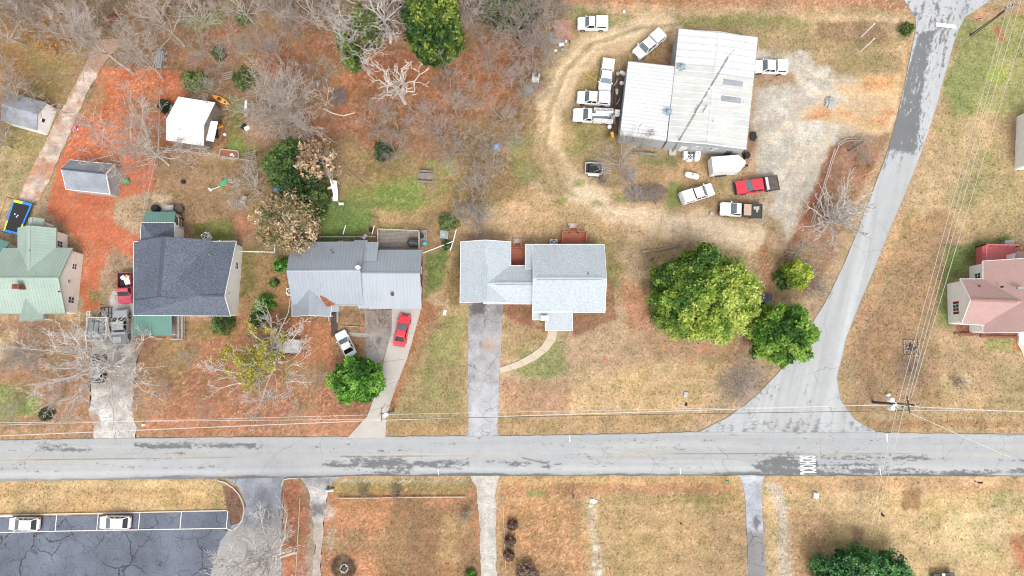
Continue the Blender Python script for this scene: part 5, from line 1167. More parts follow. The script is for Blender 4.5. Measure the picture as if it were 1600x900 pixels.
# bucket truck
t, L, h, w, xb = pickup((895.5, 178.5), (958, 182), 'white bucket truck with folded boom and service body against the warehouse', 'truck_white', 'single', 'none', W=2.05, group=TG, cat='bucket truck', cabf=.02)
q = M(); bl = xb+h
for s in (-1, 1): q.box((-h+bl/2-.05, s*(w-.20), 1.0), (bl-.15, .46, .95))
q.build('tool_box', 'truck_white', t); M().box((-h+bl/2, 0, .82), (bl-.1, 1.3, .08)).build('bed_floor', 'grey_plastic', t)
q = M()
for s in (-1, 1):
    for k in range(3): q.box((-h+bl*(.2+.3*k), s*(w-.2), 1.485), (bl*.25, .4, .03))
q.build('box_lid', 'alu', t)
q = M(); q.cyl((-h+.75, .1, .85), .34, .9, 12, .28); q.box((-h+.75, .1, 1.95), (.6, .5, .5), .3); q.build('boom_turret', 'trim_grey', t)
q = M(); q.beam((-h+.75, .22, 2.1), (xb+.2, .30, 2.05), .30, .26); q.beam((-h+.2, -.15, 2.25), (xb-.3, -.05, 2.3), .24, .2); q.build('boom', 'white_paint', t)
q = M(); q.loft([[(-h-.75, -.45, 1.6), (-h-.10, -.45, 1.6), (-h-.10, .25, 1.6), (-h-.75, .25, 1.6)], [(-h-.8, -.5, 2.5), (-h-.05, -.5, 2.5), (-h-.05, .3, 2.5), (-h-.8, .3, 2.5)]], cap=False); q.box((-h-.42, -.1, 1.62), (.6, .66, .05)); q.build('bucket', 'white_paint', t)
q = M(); q.beam((-h-.1, -.4, 2.25), (-h+.4, -.15, 2.25), .14, .14); q.box((-h+.15, .55, 1.9), (.5, .4, .35)); q.build('boom_elbow', 'grey_plastic', t)
q = M()
for k in range(6): q.beam((-h-.02, -w+.1+k*.36, .62), (-h-.35, -w+.1+k*.36, .62), .05, .05)
q.box((-h-.34, 0, .62), (.08, W if False else 1.9, .08)); q.build('rear_step', 'galv', t)
# flatbed trucks
t, L, h, w, xb = pickup((1150.5, 293.5), (1216.5, 285), 'red crew cab flatbed pickup facing the white trailer', 'car_red', 'crew', 'flat', W=2.05, glass='windscreen', bedm='rust_steel')
q = M(); q.box((xb-.42, 0, 1.2), (.55, 1.9, .42)); q.build('tool_chest', 'alu', t)
q = M(); q.tube([(h+.02, -.85, .75), (h+.12, -.4, .8), (h+.12, .4, .8), (h+.02, .85, .75)], .09, 6); q.box((h+.08, 0, .6), (.14, 1.9, .3)); q.build('bull_bar', 'black_plastic', t)
t, L, h, w, xb = pickup((1125, 325.5), (1191, 330), 'white flatbed pickup carrying pale wooden pallets', 'truck_white', 'single', 'flat', W=2.0, cabf=-.01)
q = M(); q.cyl((.72*h, -.62, 1.1), .05, .04, 6); q.build('antenna', 'black_plastic', t)
c, a, L2 = place((1125, 325.5), (1191, 330), 1.0)
def local_pt(c, a, x, y): dx, dy = rot2(x, y, a); return c.x+dx, c.y+dy
def pallet(x, y, z, a, label, s=(1.2, 1.0), m='new_wood', layers=1, group=None, solid=False):
    t = thing('pallet', label, 'pallet', (x, y, z), a, group, world=False)
    for k in range(layers):
        zz = k*.15
        for i in range(3): M().box((0, -s[1]/2+.05+i*(s[1]-.1)/2, zz+.05), (s[0], .09, .09)).build('runner', m, t)
        n = 7 if not solid else 9
        for i in range(n): M().box((-s[0]/2+s[0]*(i+.5)/n, 0, zz+.108), (s[0]/n*.8, s[1], .022)).build('slat', m, t)
    return t
px_, py_ = local_pt(c, a, -.75, .0); pallet(px_, py_, 1.02, a, 'stack of pale pallets on the white flatbed, behind its cab', (1.25, 1.6), 'new_wood', 3, solid=True)
px_, py_ = local_pt(c, a, -2.25, -.4); q = M(); q.box((px_, py_, 1.06), (.8, .5, .1), a); q.box((px_-.1, py_+.1, 1.15), (.9, .12, .1), a+.3); q.box((px_, py_-.3, 1.1), (.25, .7, .2), a+.2); tag(q.build('scrap_wood', 'pale_wood', None, org=(px_, py_, 1.0)), 'loose scrap boards at the tail of the white flatbed', 'boards')
# old pickup at the dark house
t, L, h, w, xb = pickup((194.5, 474.5), (195.5, 426), 'old faded red pickup with loaded bed beside the charcoal roofed house', 'car_pink', 'single', 'open', W=2.05, bedm='car_maroon', cabf=-.04, glass='dark_glass')
q = M(); q.box((-h*.45, .3, .85), (1.0, .8, .35), .3); q.box((-h*.7, -.35, .85), (.5, .6, .4), .6); q.build('load', 'white_paint', t)
q = M(); q.box((-h*.72, .3, .82), (.55, .6, .4), -.4); q.build('load', 'orange', t); q = M(); q.box((-h*.3, -.45, .75), (.7, .5, .25)); q.build('load', 'black_plastic', t)
# silver pickup with tonneau in front of the house
t, L, h, w, xb = pickup((188, 484), (187, 538), 'silver pickup with grey bed cover parked next to the aluminium trailer', 'car_silver', 'crew', 'open', W=2.15, glass='dark_glass', hoodm='car_silver')
q = M(); q.box((-h+(xb+h)/2, 0, 1.21), (xb+h-.1, 1.98, .06)); q.build('bed_cover', 'grey_plastic', t)
q = M(); q.box((-h+(xb+h)*.36, .25, 1.27), (xb+h-1.0, 1.2, .05)); q.box((xb-.25, 0, 1.27), (.3, 1.9, .06)); q.build('cover_panel', 'alu', t)
car((545.5-15.5, 518), (549, 556.5), 'white sedan parked on rusty leaves beside the entry walkway', 'truck_white', 'sedan', 1.86)
car((633, 491.5), (622.5, 541), 'red sedan parked on the concrete driveway under the grey metal eave', 'car_red', 'sedan', 1.84)
CG = 'white cars in the parking bays'
car((12, 819), (60.5, 819.5), 'white hatchback with grey rear in the parking bay nearest the lower left corner', 'truck_white', 'hatch', 1.82, group=CG)
car((154, 817), (203, 817), 'white car alone in the parking bay between two empty bays', 'truck_white', 'hatch', 1.86, group=CG)
car((1163, 460), (1206, 469), 'dark blue car half hidden between the big magnolia and the round tree', 'car_navy', 'sedan', 1.8)
car((152, 553), (152, 598), 'dark car under the spreading bare tree on the gravel lane', 'car_dark', 'hatch', 1.8, roofm='car_silver')
# white cargo trailer with V nose
def cargo_trailer():
    c, a, L = place((1163, 255.5), (1111, 259.5), 1.8); t = thing('cargo_trailer', 'white enclosed cargo trailer with pointed nose by the red flatbed', 'trailer', (c.x, c.y, 0), a, world=False); h = L/2; w = 1.22
    pl = [(-h, -w), (h-.95, -w), (h, -.18), (h, .18), (h-.95, w), (-h, w)]; q = M(); q.prism(pl, .45, 2.35); q.build('body', 'truck_white', t)
    q = M(); q.prism([(x*.992, y*.985) for x, y in pl], 2.35, 2.41); q.build('roof', 'white_paint', t)
    f = M()
    for (p, r) in zip(pl, pl[1:]+pl[:1]): f.beam((*p, 2.36), (*r, 2.36), .05, .07)
    f.build('roof_trim', 'trim_grey', t)
    for s in (-1, 1):
        f = M(); f.box((h-1.7, s*(w+.012), 1.35), (.85, .03, 1.6)); d = f.build('side_door', 'white_paint', t); f = M(); f.box((h-1.35, s*(w+.04), 1.3), (.06, .04, .2)); f.build('handle', 'black_plastic', d)
        for x in (-.35, -1.15): wheel(t, x-.1, s*(w-.05), .34)
        f = M(); f.box((-.85, s*(w+.06), .78), (1.75, .2, .06)); f.build('fender', 'black_plastic', t)
    f = M(); f.box((-h-.012, 0, 1.4), (.03, 2.2, 1.8)); f.build('rear_door', 'white_paint', t)
    f = M(); f.tube([(h-.2, -.5, .5), (h+.9, 0, .5)], .06, 5); f.tube([(h-.2, .5, .5), (h+.9, 0, .5)], .06, 5); f.box((h+.75, 0, .75), (.2, .2, .5)); f.build('tongue', 'black_plastic', t)
    f = M()
    for s in (-1, 1): f.box((-h+.1, s*1.1, .7), (.05, .2, .2))
    f.build('taillight', 'lamp_red', t)
cargo_trailer()
def dump_trailer():
    c, a, L = place((914.5, 263), (940.5, 264.5), .9); t = thing('dump_trailer', 'small grey tandem axle trailer with dark load and ladder ramp', 'trailer', (c.x, c.y, 0), a, world=False); h = L/2; w = .80
    q = M()
    for s in (-1, 1): q.box((0, s*w, 1.0), (L, .08, .55))
    for s in (-1, 1): q.box((s*h, 0, 1.0), (.08, w*2, .55))
    q.build('bed_side', 'alu', t); M().box((0, 0, .75), (L, w*2, .06)).build('bed_floor', 'black_steel', t)
    q = M(); q.box((-.1, .05, .95), (L*.7, w*1.4, .35), .1); q.box((.4, -.3, 1.15), (.6, .5, .3), .5); q.build('load', 'black_plastic', t)
    for x in (-.45, .35):
        for s in (-1, 1): wheel(t, x, s*(w+.16), .34)
    q = M()
    for s in (-1, 1): q.box((-.05, s*(w+.16), .74), (1.65, .26, .05))
    q.build('fender', 'alu', t)
    q = M()
    for s in (-.45, -.05, .35): q.beam((-h, s, .55), (-h-1.5, s, .25), .06, .06)
    for k in range(5): q.beam((-h-.25*k-.2, -.5, .5-.05*k), (-h-.25*k-.2, .4, .5-.05*k), .05, .05)
    q.build('ramp', 'galv', t)
dump_trailer()
def alu_trailer():
    c = P(153, 514, .8); t = thing('utility_trailer', 'aluminium framed trailer with grid deck beside the silver pickup', 'trailer', (c.x, c.y, 0), 0, world=False); w, l = 1.45, 1.65
    M().box((0, 0, .75), (w*2, l*2, .08)).build('deck', 'alu', t)
    for i in range(6):
        M().box((-w+.24+i*.48, 0, .82), (.40, l*1.94, .05)).build('plank', 'trim_grey', t)
    q = M()
    for x in (-w, w): q.beam((x, -l, 1.25), (x, l, 1.25), .08, .08); q.beam((x, -l, 1.0), (x, l, 1.0), .05, .05)
    for y in (-l, 0, l):
        for x in (-w, w): q.beam((x, y, .75), (x, y, 1.25), .07, .07)
    q.beam((-w, l, 1.25), (w, l, 1.25), .08, .08); q.beam((-w, -l, 1.25), (w, -l, 1.25), .08, .08); q.build('side_rail', 'trim_white', t)
    q = M()
    for k in range(3): q.box((-.7+k*.7, .3, 1.05), (.55, 1.4, .4), 0); 
    q.build('load', 'trim_grey', t); q = M(); q.tube([(-.5, -1, 1.0), (.6, -.9, 1.05)], .22, 8); q.build('load', 'alu', t)
    for s in (-1, 1): wheel(t, s*(w+.14), -.1, .33); 
    q = M(); q.beam((-.6, l, .6), (0, l+1.2, .5), .08, .08); q.beam((.6, l, .6), (0, l+1.2, .5), .08, .08); q.build('tongue', 'galv', t)
    q = M(); q.beam((-w+.1, l+.1, 1.5), (-w+.1, l+.9, 1.5), .06, .06); q.beam((-w+.5, l+.1, 1.5), (-w+.5, l+.9, 1.5), .06, .06)
    for k in range(4): q.beam((-w+.1, l+.2+k*.2, 1.5), (-w+.5, l+.2+k*.2, 1.5), .05, .05)
    for x in (-w+.1, -w+.5): q.beam((x, l+.02, .8), (x, l+.5, 1.5), .05, .05)
    q.build('ladder', 'trim_white', t)
alu_trailer()
c = P(163, 489, .3); t = thing('steel_ramp', 'dark open steel ramp lying between the aluminium trailer and the old pickup', 'ramp', (c.x, c.y, 0), 0, world=False)
q = M()
for x in (-.6, 0, .6, 1.0): q.beam((x, -.7, .3), (x, .8, .3), .08, .08)
for y in (-.7, 0, .8): q.beam((-.6, y, .3), (1.0, y, .3), .08, .08)
for x in (-.6, 1.0): q.beam((x, -.7, 0), (x, -.7, .3), .08, .08); q.beam((x, .8, 0), (x, .8, .3), .08, .08)
q.build('frame', 'black_steel', t)
def boat_trailer():
    c = P(441, 540, .8); t = thing('covered_trailer', 'open trailer with mottled grey tarp behind the mossy bare tree', 'trailer', (c.x, c.y, 0), R(-2), world=False)
    q = M()
    for y in (-.95, .95): q.beam((-2.9, y, .55), (2.7, y, .55), .09, .1)
    for x in (-2.9, -1.6, -.2, 1.2, 2.7): q.beam((x, -.95, .55), (x, .95, .55), .09, .1)
    q.build('frame', 'galv', t)
    q = M(); q.loft([[(-.8, -1, .6), (-.8, -.9, 1.0), (-.8, .9, 1.05), (-.8, 1, .6)], [(.3, -1.05, .6), (.3, -.95, 1.25), (.3, .9, 1.3), (.3, 1.05, .6)], [(1.6, -1.05, .6), (1.6, -.95, 1.2), (1.6, .9, 1.35), (1.6, 1.05, .6)], [(2.6, -1, .6), (2.6, -.85, 1.1), (2.6, .85, 1.05), (2.6, 1, .6)]]); q.build('tarp', 'tarp_grey', t)
    for x in (.2, 1.1):
        for s in (-1, 1): wheel(t, x, s*1.12, .33)
boat_trailer()
# ================================================================== TREES
def tube_mesh(pts, rad, sides=3):
    """pts (N,k,3), rad (N,k) -> vertices, quads"""
    N_, k = pts.shape[:2]; d = pts[:, -1]-pts[:, 0]; d /= np.linalg.norm(d, axis=1)[:, None]+1e-9
    up = np.where(np.abs(d[:, 2:3]) < .9, np.array([[0, 0, 1.]]), np.array([[1., 0, 0]])); u = np.cross(d, up); u /= np.linalg.norm(u, axis=1)[:, None]+1e-9; v = np.cross(u, d)
    a = 2*math.pi*np.arange(sides)/sides
    off = u[:, None, :]*np.cos(a)[None, :, None]+v[:, None, :]*np.sin(a)[None, :, None]
    V = pts[:, :, None, :]+off[:, None]*rad[:, :, None, None]
    i = np.arange(N_*k*sides).reshape(N_, k, sides); j = np.roll(i, -1, 2)
    F = np.stack([i[:, :-1], j[:, :-1], j[:, 1:], i[:, 1:]], -1).reshape(-1, 4)
    return V.reshape(-1, 3), F
def grow(rng, par, prad, n, ratio, ang, rr, k=4, t0=.25, trop=.15, jit=.08, droop=0):
    N_ = len(par); t = np.sort(t0+(1-t0)*rng.random((N_, n)), axis=1); t[:, -1] = np.where(rng.random(N_) < .8, 1.0, t[:, -1])
    kk = par.shape[1]; f = t*(kk-1); i0 = np.minimum(f.astype(int), kk-2); fr = (f-i0)[..., None]; r_ = np.arange(N_)[:, None]
    p0 = par[r_, i0]*(1-fr)+par[r_, i0+1]*fr; d = par[r_, i0+1]-par[r_, i0]; d /= np.linalg.norm(d, axis=-1)[..., None]+1e-9
    L0 = np.linalg.norm(par[:, -1]-par[:, 0], axis=1)[:, None]; L_ = L0*ratio*(1.15-.6*t)*rng.uniform(.6, 1.25, t.shape)
    rv = rng.normal(size=d.shape); rv -= (rv*d).sum(-1, keepdims=True)*d; rv /= np.linalg.norm(rv, axis=-1)[..., None]+1e-9
    a = (ang*rng.uniform(.55, 1.35, t.shape)*np.where(t > .97, .5, 1))[..., None]; nd = d*np.cos(a)+rv*np.sin(a); nd[..., 2] += trop; nd /= np.linalg.norm(nd, axis=-1)[..., None]
    p0 = p0.reshape(-1, 3); nd = nd.reshape(-1, 3); L_ = L_.reshape(-1); s = np.linspace(0, 1, k)
    P_ = p0[:, None]+nd[:, None]*(s[None, :, None]*L_[:, None, None])+np.cumsum(rng.normal(size=(len(p0), k, 3))*jit, axis=1)*L_[:, None, None]*(s[None, :, None] > 0)
    P_[..., 2] += (trop*.5*s**2-droop*s**2)[None, :]*L_[:, None]
    br = np.repeat(prad.mean(1)[:, None], n, 1).reshape(-1)*rr; R_ = br[:, None]*np.linspace(1, .45, k)[None]
    return P_, R_
def bare_mesh(seed, h, r, tf=.3, limbs=8, kids=(7, 6, 4), rad=.22, spread=(20, 78), trop=.12, jit=.07, ratio=.5, minr=.014, lean=(0, 0), droop=0, rdec=(.60, .66, .74)):
    rng = np.random.default_rng(seed); h0 = h*tf
    z = np.linspace(0, 1, 6); tr = np.stack([lean[0]*z**1.5+np.cumsum(rng.normal(0, .02*h0, 6))*(z > 0), lean[1]*z**1.5+np.cumsum(rng.normal(0, .02*h0, 6))*(z > 0), z*h0*1.15], 1)[None]
    trr = (rad*.8*np.linspace(1.2, .62, 6))[None]
    az = np.arange(limbs)*2*math.pi/limbs*1.0+rng.uniform(-.4, .4, limbs); ph = np.radians(rng.uniform(spread[0], spread[1], limbs)); ph[0] = np.radians(8)
    L_ = 1/np.sqrt((np.sin(ph)/r)**2+(np.cos(ph)/(h-h0))**2)*rng.uniform(.72, 1.0, limbs)
    ts = rng.uniform(.55, 1, limbs); p0 = np.stack([np.interp(ts, z, tr[0, :, c]) for c in range(3)], 1)
    dd = np.stack([np.cos(az)*np.sin(ph), np.sin(az)*np.sin(ph), np.cos(ph)], 1); k = 6; s = np.linspace(0, 1, k)
    dx = np.array([*lean, 0])/max(h0, 1)*.5
    P1 = p0[:, None]+dd[:, None]*(s[None, :, None]*L_[:, None, None])+np.cumsum(rng.normal(size=(limbs, k, 3))*jit, 1)*L_[:, None, None]*(s > 0)[None, :, None]*.8+dx[None, None]*s[None, :, None]*L_[:, None, None]
    P1[..., 2] += (.16*np.sin(s*math.pi*.6))[None]*L_[:, None]
    P1[..., 2] = np.maximum(P1[..., 2], h0*.5)
    R1 = rad*.40*np.linspace(1, .38, k)[None]*rng.uniform(.75, 1.1, limbs)[:, None]
    Vs, Fs = [], []; n = 0
    tv, tf_ = tube_mesh(tr, trr, 8)
    cv, cf = tube_mesh(P1, R1, 5); Vs.append(cv); Fs.append(cf); n += len(cv); par, pr = P1, R1
    for lv, kd in enumerate(kids):
        par, pr = grow(rng, par, pr, kd, ratio if lv else ratio*.95, R(46), rdec[lv], 4, .2 if lv == 0 else .15, trop, jit, droop); pr = np.maximum(pr, minr)
        cv, cf = tube_mesh(par, pr, 3); Vs.append(cv); Fs.append(cf+n); n += len(cv)
    return (tv, tf_), (np.concatenate(Vs), np.concatenate(Fs)), par
_proto = {}
def bare(px, py, label, m='bark_pale', seed=0, group=None, scale=1, rz=0, key=None, name='bare_tree', cat='bare tree', **k):
    p = P(px, py, 0)
    t = thing(name, label, cat, (p.x, p.y, -.05), rz, group, world=False); t.scale = (scale,)*3
    kk = key if key is not None else ('u', seed, px)
    if kk not in _proto:
        (tv, tf_), (cv, cf), tips = bare_mesh(seed, **k); a = np_mesh('trunk', tv, tf_); b = np_mesh('crown', cv, cf)
        for me in (a, b): me.materials.append(MT[m])
        _proto[kk] = (a, b, tips)
    a, b, tips = _proto[kk]
    for nm, me in (('trunk', a), ('crown', b)): o = bpy.data.objects.new(nm, me); COL.objects.link(o); o.parent = t
    t['_tips'] = 0
    return t, tips
def leaf_quads(rng, C_, size, tone, flat=.5):
    n = len(C_); nrm = rng.normal(size=(n, 3)); nrm[:, 2] = np.abs(nrm[:, 2])+flat; nrm /= np.linalg.norm(nrm, axis=1)[:, None]
    a = np.cross(nrm, rng.normal(size=(n, 3))); a /= np.linalg.norm(a, axis=1)[:, None]; b = np.cross(nrm, a); s = (size*rng.uniform(.6, 1.35, n))[:, None]
    V = np.stack([C_-a*s, C_+b*s*.55, C_+a*s, C_-b*s*.55], 1).reshape(-1, 3); F = np.arange(4*n).reshape(-1, 4); return V, F, np.repeat(tone, 4, 0)
def foliage_mesh(seed, h, rx, ry, zc, rz_, cols, lobes=46, per=26, leaves=20, size=.2, lobe_r=.24, shape=1.0, bias=None, gap=.0):
    """crown of lobes > clumps > leaves; cols = palette (linear) chosen per clump"""
    rng = np.random.default_rng(seed); cols = np.array(cols)
    i = np.arange(lobes)+.5; phi = np.arccos(1-1.75*i/lobes); th = math.pi*(1+5**.5)*i+rng.uniform(-.3, .3, lobes)
    Lc = np.stack([np.cos(th)*np.sin(phi)**shape*rx, np.sin(th)*np.sin(phi)**shape*ry, np.cos(phi)*rz_], 1)*rng.uniform(.66, .98, (lobes, 1))
    lr = lobe_r*(rx+ry)/2*rng.uniform(.7, 1.3, lobes); tone = rng.random(lobes)
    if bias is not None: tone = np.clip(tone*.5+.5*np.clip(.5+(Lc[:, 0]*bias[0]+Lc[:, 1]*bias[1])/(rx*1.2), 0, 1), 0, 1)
    V_, c_ = [], []
    keep = rng.random(lobes) >= gap
    for q in range(lobes):
        if not keep[q]: continue
        d = rng.normal(size=(per, 3)); d[:, 2] = d[:, 2]*.8+.25; d /= np.linalg.norm(d, axis=1)[:, None]
        cl = Lc[q]+d*lr[q]*rng.uniform(.7, 1.05, (per, 1)); tn = np.clip(tone[q]+rng.normal(0, .2, per), 0, .999)
        pts = np.repeat(cl, leaves, 0)+rng.normal(size=(per*leaves, 3))*lr[q]*np.array([.20, .20, .13]); f = np.repeat(tn, leaves)*(len(cols)-1); i0 = f.astype(int); fr = (f-i0)[:, None]
        cc = cols[i0]*(1-fr)+cols[np.minimum(i0+1, len(cols)-1)]*fr; cc = cc*rng.uniform(.7, 1.3, (len(cc), 1)); V_.append(pts); c_.append(cc)
    pts = np.concatenate(V_); cc = np.concatenate(c_); pts[:, 2] += zc
    ok = pts[:, 2] > .25; return leaf_quads(rng, pts[ok], size, cc[ok])
def leafy(px, py, label, cols, seed=1, name='leafy_tree', cat='tree', h=8, rx=4, ry=None, zc=None, rz_=None, size=.2, trunk=.25, bark='bark_brown', group=None, zref=None, limbs=True, **k):
    ry = ry or rx; zc = h*.5 if zc is None else zc; rz_ = h-zc if rz_ is None else rz_
    p = P(px, py, zc if zref is None else zref); t = thing(name, label, cat, (p.x, p.y, -.05), 0, group, world=False)
    V, F, c = foliage_mesh(seed, h, rx, ry, zc, rz_, cols, size=size, **k); o = link('crown', np_mesh('crown', V, F, c), 'foliage', t)
    rng = np.random.default_rng(seed+99); q = M(); q.tube([(0, 0, 0), (.1, .05, zc*.6), (0, .1, zc+rz_*.4)], [trunk*1.3, trunk, trunk*.4], 8)
    if limbs:
        for i in range(9):
            a = i*.7+rng.uniform(-.3, .3); e = rng.uniform(.3, .9); q.tube([(0, 0, zc*.35+i*zc*.06), (math.cos(a)*rx*.35, math.sin(a)*ry*.35, zc+rz_*.1*e), (math.cos(a)*rx*.78, math.sin(a)*ry*.78, zc+rz_*.5*e)], [trunk*.5, trunk*.3, .03], 5)
    q.build('trunk', bark, t); return t
def L3(*a): return [S(*c) for c in a]
def fol(*a): return [tuple(min(.6, v*1.0) for v in lin(c)) for c in a]
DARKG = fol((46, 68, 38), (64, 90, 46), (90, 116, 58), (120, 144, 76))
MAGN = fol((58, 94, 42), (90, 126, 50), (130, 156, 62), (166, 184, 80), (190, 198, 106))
MIDG = fol((48, 92, 34), (72, 124, 42), (104, 156, 58), (140, 182, 78))
LIMEG = fol((54, 92, 36), (84, 128, 44), (118, 158, 60), (156, 184, 86))
litter_stuff()
# ---- evergreen trees in full leaf
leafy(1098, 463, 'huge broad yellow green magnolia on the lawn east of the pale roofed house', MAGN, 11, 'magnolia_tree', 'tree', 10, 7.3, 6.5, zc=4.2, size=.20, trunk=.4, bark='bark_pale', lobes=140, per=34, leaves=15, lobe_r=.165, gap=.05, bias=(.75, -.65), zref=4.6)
leafy(1223, 523, 'round bright green tree overhanging the side road edge', LIMEG, 12, 'round_tree', 'tree', 7.2, 4.6, 4.2, zc=3.4, size=.20, lobes=80, per=28, leaves=12, lobe_r=.185, gap=.05, zref=3.8)
leafy(556, 594, 'round mid green tree between the white sedan and the leafy driveway', MIDG, 13, 'round_tree', 'tree', 6.3, 3.5, 3.1, zc=3.0, size=.18, lobes=60, per=28, leaves=10, lobe_r=.22, zref=3.3)
leafy(1352, 903, 'dark green tree cut off by the bottom edge of the photo', fol((30, 72, 42), (50, 100, 54), (84, 134, 78), (110, 156, 92)), 14, 'leafy_tree', 'tree', 6, 7.0, 3.6, zc=2.6, size=.2, lobes=70, per=26, leaves=10, lobe_r=.2, zref=3)
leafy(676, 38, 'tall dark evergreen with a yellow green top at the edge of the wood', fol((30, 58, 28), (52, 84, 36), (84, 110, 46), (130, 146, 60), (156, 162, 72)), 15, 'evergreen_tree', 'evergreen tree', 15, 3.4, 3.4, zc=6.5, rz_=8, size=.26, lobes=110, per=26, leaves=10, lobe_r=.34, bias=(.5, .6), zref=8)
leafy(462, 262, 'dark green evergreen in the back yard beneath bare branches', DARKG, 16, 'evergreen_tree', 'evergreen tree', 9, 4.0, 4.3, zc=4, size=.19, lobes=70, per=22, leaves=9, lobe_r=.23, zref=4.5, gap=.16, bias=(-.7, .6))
leafy(488, 312, 'narrow dark evergreen beside the white canopy frame', DARKG, 17, 'evergreen_tree', 'evergreen tree', 6, 2.2, 2.8, zc=2.6, size=.18, lobes=40, per=16, leaves=9, lobe_r=.3, zref=3, gap=.15)
leafy(572, 40, 'ivy covered dark green tree inside the upper wood', fol((72, 88, 50), (100, 116, 62), (136, 144, 84)), 18, 'evergreen_tree', 'evergreen tree', 11, 1.7, 2.5, zc=5, rz_=5.5, size=.18, lobes=56, per=14, leaves=8, lobe_r=.36, zref=6, gap=.4)
leafy(545, 75, 'slim ivy green tree under white branches at the wood edge', fol((62, 88, 42), (96, 124, 56), (128, 148, 80)), 19, 'evergreen_tree', 'evergreen tree', 9, 1.2, 2.0, zc=4, rz_=5, size=.18, lobes=40, per=12, leaves=8, lobe_r=.42, zref=5, gap=.3)
leafy(800, 8, 'dark green evergreen at the top edge right of the wood', fol((52, 78, 40), (80, 104, 56), (112, 132, 78)), 20, 'evergreen_tree', 'evergreen tree', 9, 4.6, 2.2, zc=4, size=.22, lobes=46, per=18, leaves=9, lobe_r=.3, zref=5, gap=.25)
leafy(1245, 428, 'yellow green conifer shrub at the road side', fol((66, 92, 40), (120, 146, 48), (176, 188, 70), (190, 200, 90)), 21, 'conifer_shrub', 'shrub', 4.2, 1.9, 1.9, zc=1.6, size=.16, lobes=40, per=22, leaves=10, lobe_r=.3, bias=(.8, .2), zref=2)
leafy(1225, 436, 'dark green bush tucked beside the yellow conifer', DARKG, 22, 'bush', 'bush', 1.8, 1.2, 1.5, zc=.8, size=.15, lobes=20, per=14, leaves=8, lobe_r=.36, zref=.8)
TAN = fol((130, 108, 86), (170, 138, 108), (200, 170, 138), (214, 190, 160))
TANG = fol((78, 94, 56), (112, 116, 72), (160, 134, 102), (194, 164, 130), (210, 186, 156))
leafy(447, 347, 'tan leaved oak beside the grey metal roof with green undergrowth', TANG, 23, 'oak_tree', 'tree', 9, 4.5, 4.3, zc=4.2, size=.19, trunk=.25, lobes=72, per=13, leaves=7, lobe_r=.24, gap=.22, zref=5, bark='bark_pale')
leafy(491, 247, 'tan leaved oak leaning over the dark evergreen', TAN, 24, 'oak_tree', 'tree', 11, 2.6, 2.6, zc=7, rz_=4, size=.21, lobes=36, per=11, leaves=6, lobe_r=.28, gap=.2, zref=8, bark='bark_pale')
leafy(85, 52, 'low orange leaved thicket at the top left', fol((140, 96, 54), (190, 138, 76), (206, 160, 96)), 25, 'thicket', 'bush', 2.4, 3.6, 3.0, zc=1, size=.15, lobes=40, per=10, leaves=6, lobe_r=.3, gap=.25, zref=1, limbs=False, trunk=.06)
shr = [(415, 475, 1.5, .9, 'green bush between the charcoal and grey metal roofs, the larger', MIDG), (403, 497, 1.1, .9, 'small green bush below the larger one between two houses', DARKG), (600, 238, 1.4, 1.5, 'dark bluish green bush alone on the back lawn', fol((52, 68, 48), (74, 90, 62), (104, 116, 84))), (303, 127, 1.7, 1.1, 'green bush above the white shed roof', fol((70, 92, 44), (104, 124, 60), (134, 150, 82))), (384, 125, 1.7, 1.2, 'low dark green bush right of the white shed', fol((66, 84, 46), (92, 112, 58), (120, 136, 78))), (258, 167, 1.0, 1.1, 'dark bush at the left corner of the white shed', fol((50, 62, 46), (76, 86, 60))), (349, 505, 1.7, .95, 'clipped dark green shrub under the charcoal roof eave', DARKG), (74, 647, .85, .8, 'round dark olive shrub on the front lawn near the road', fol((60, 66, 42), (84, 88, 56))), (342, 84, 1.0, 1.4, 'thin green sapling bush in the upper yard', fol((84, 100, 62), (114, 128, 84))), (382, 30, 1.0, 1.3, 'small green bush at the upper wood edge', fol((92, 110, 60), (124, 138, 80))), (429, 443, .6, .6, 'tiny dark green shrub beside the left end of the grey metal house', DARKG), (862, 758, .01, .01, '', None), (1416, 46, 1.0, .9, 'small green bush at the left kerb of the side road', fol((80, 96, 50), (110, 124, 66))), (736, 899, .7, .6, 'small green bush at the bottom edge by the gravel drive', MIDG), (697, 383, .6, .7, 'small dark shrub beside the wire gate', DARKG), (440, 415, 1.0, 1.4, 'green bush under the tan oak', MIDG), (372, 508, .01, .01, '', None), (700, 348, 1.3, 1.2, 'green bush under the grey bare tree', fol((96, 116, 60), (124, 138, 84)))]
for i, (x, y, r_, h_, lb, cl) in enumerate(shr):
    if cl: leafy(x, y, lb, cl, 40+i, 'shrub', 'shrub', h_*1.6, r_, r_*.9, zc=h_*.6, size=.13, lobes=22, per=14, leaves=8, lobe_r=.34, zref=h_*.5, limbs=False, trunk=.06)
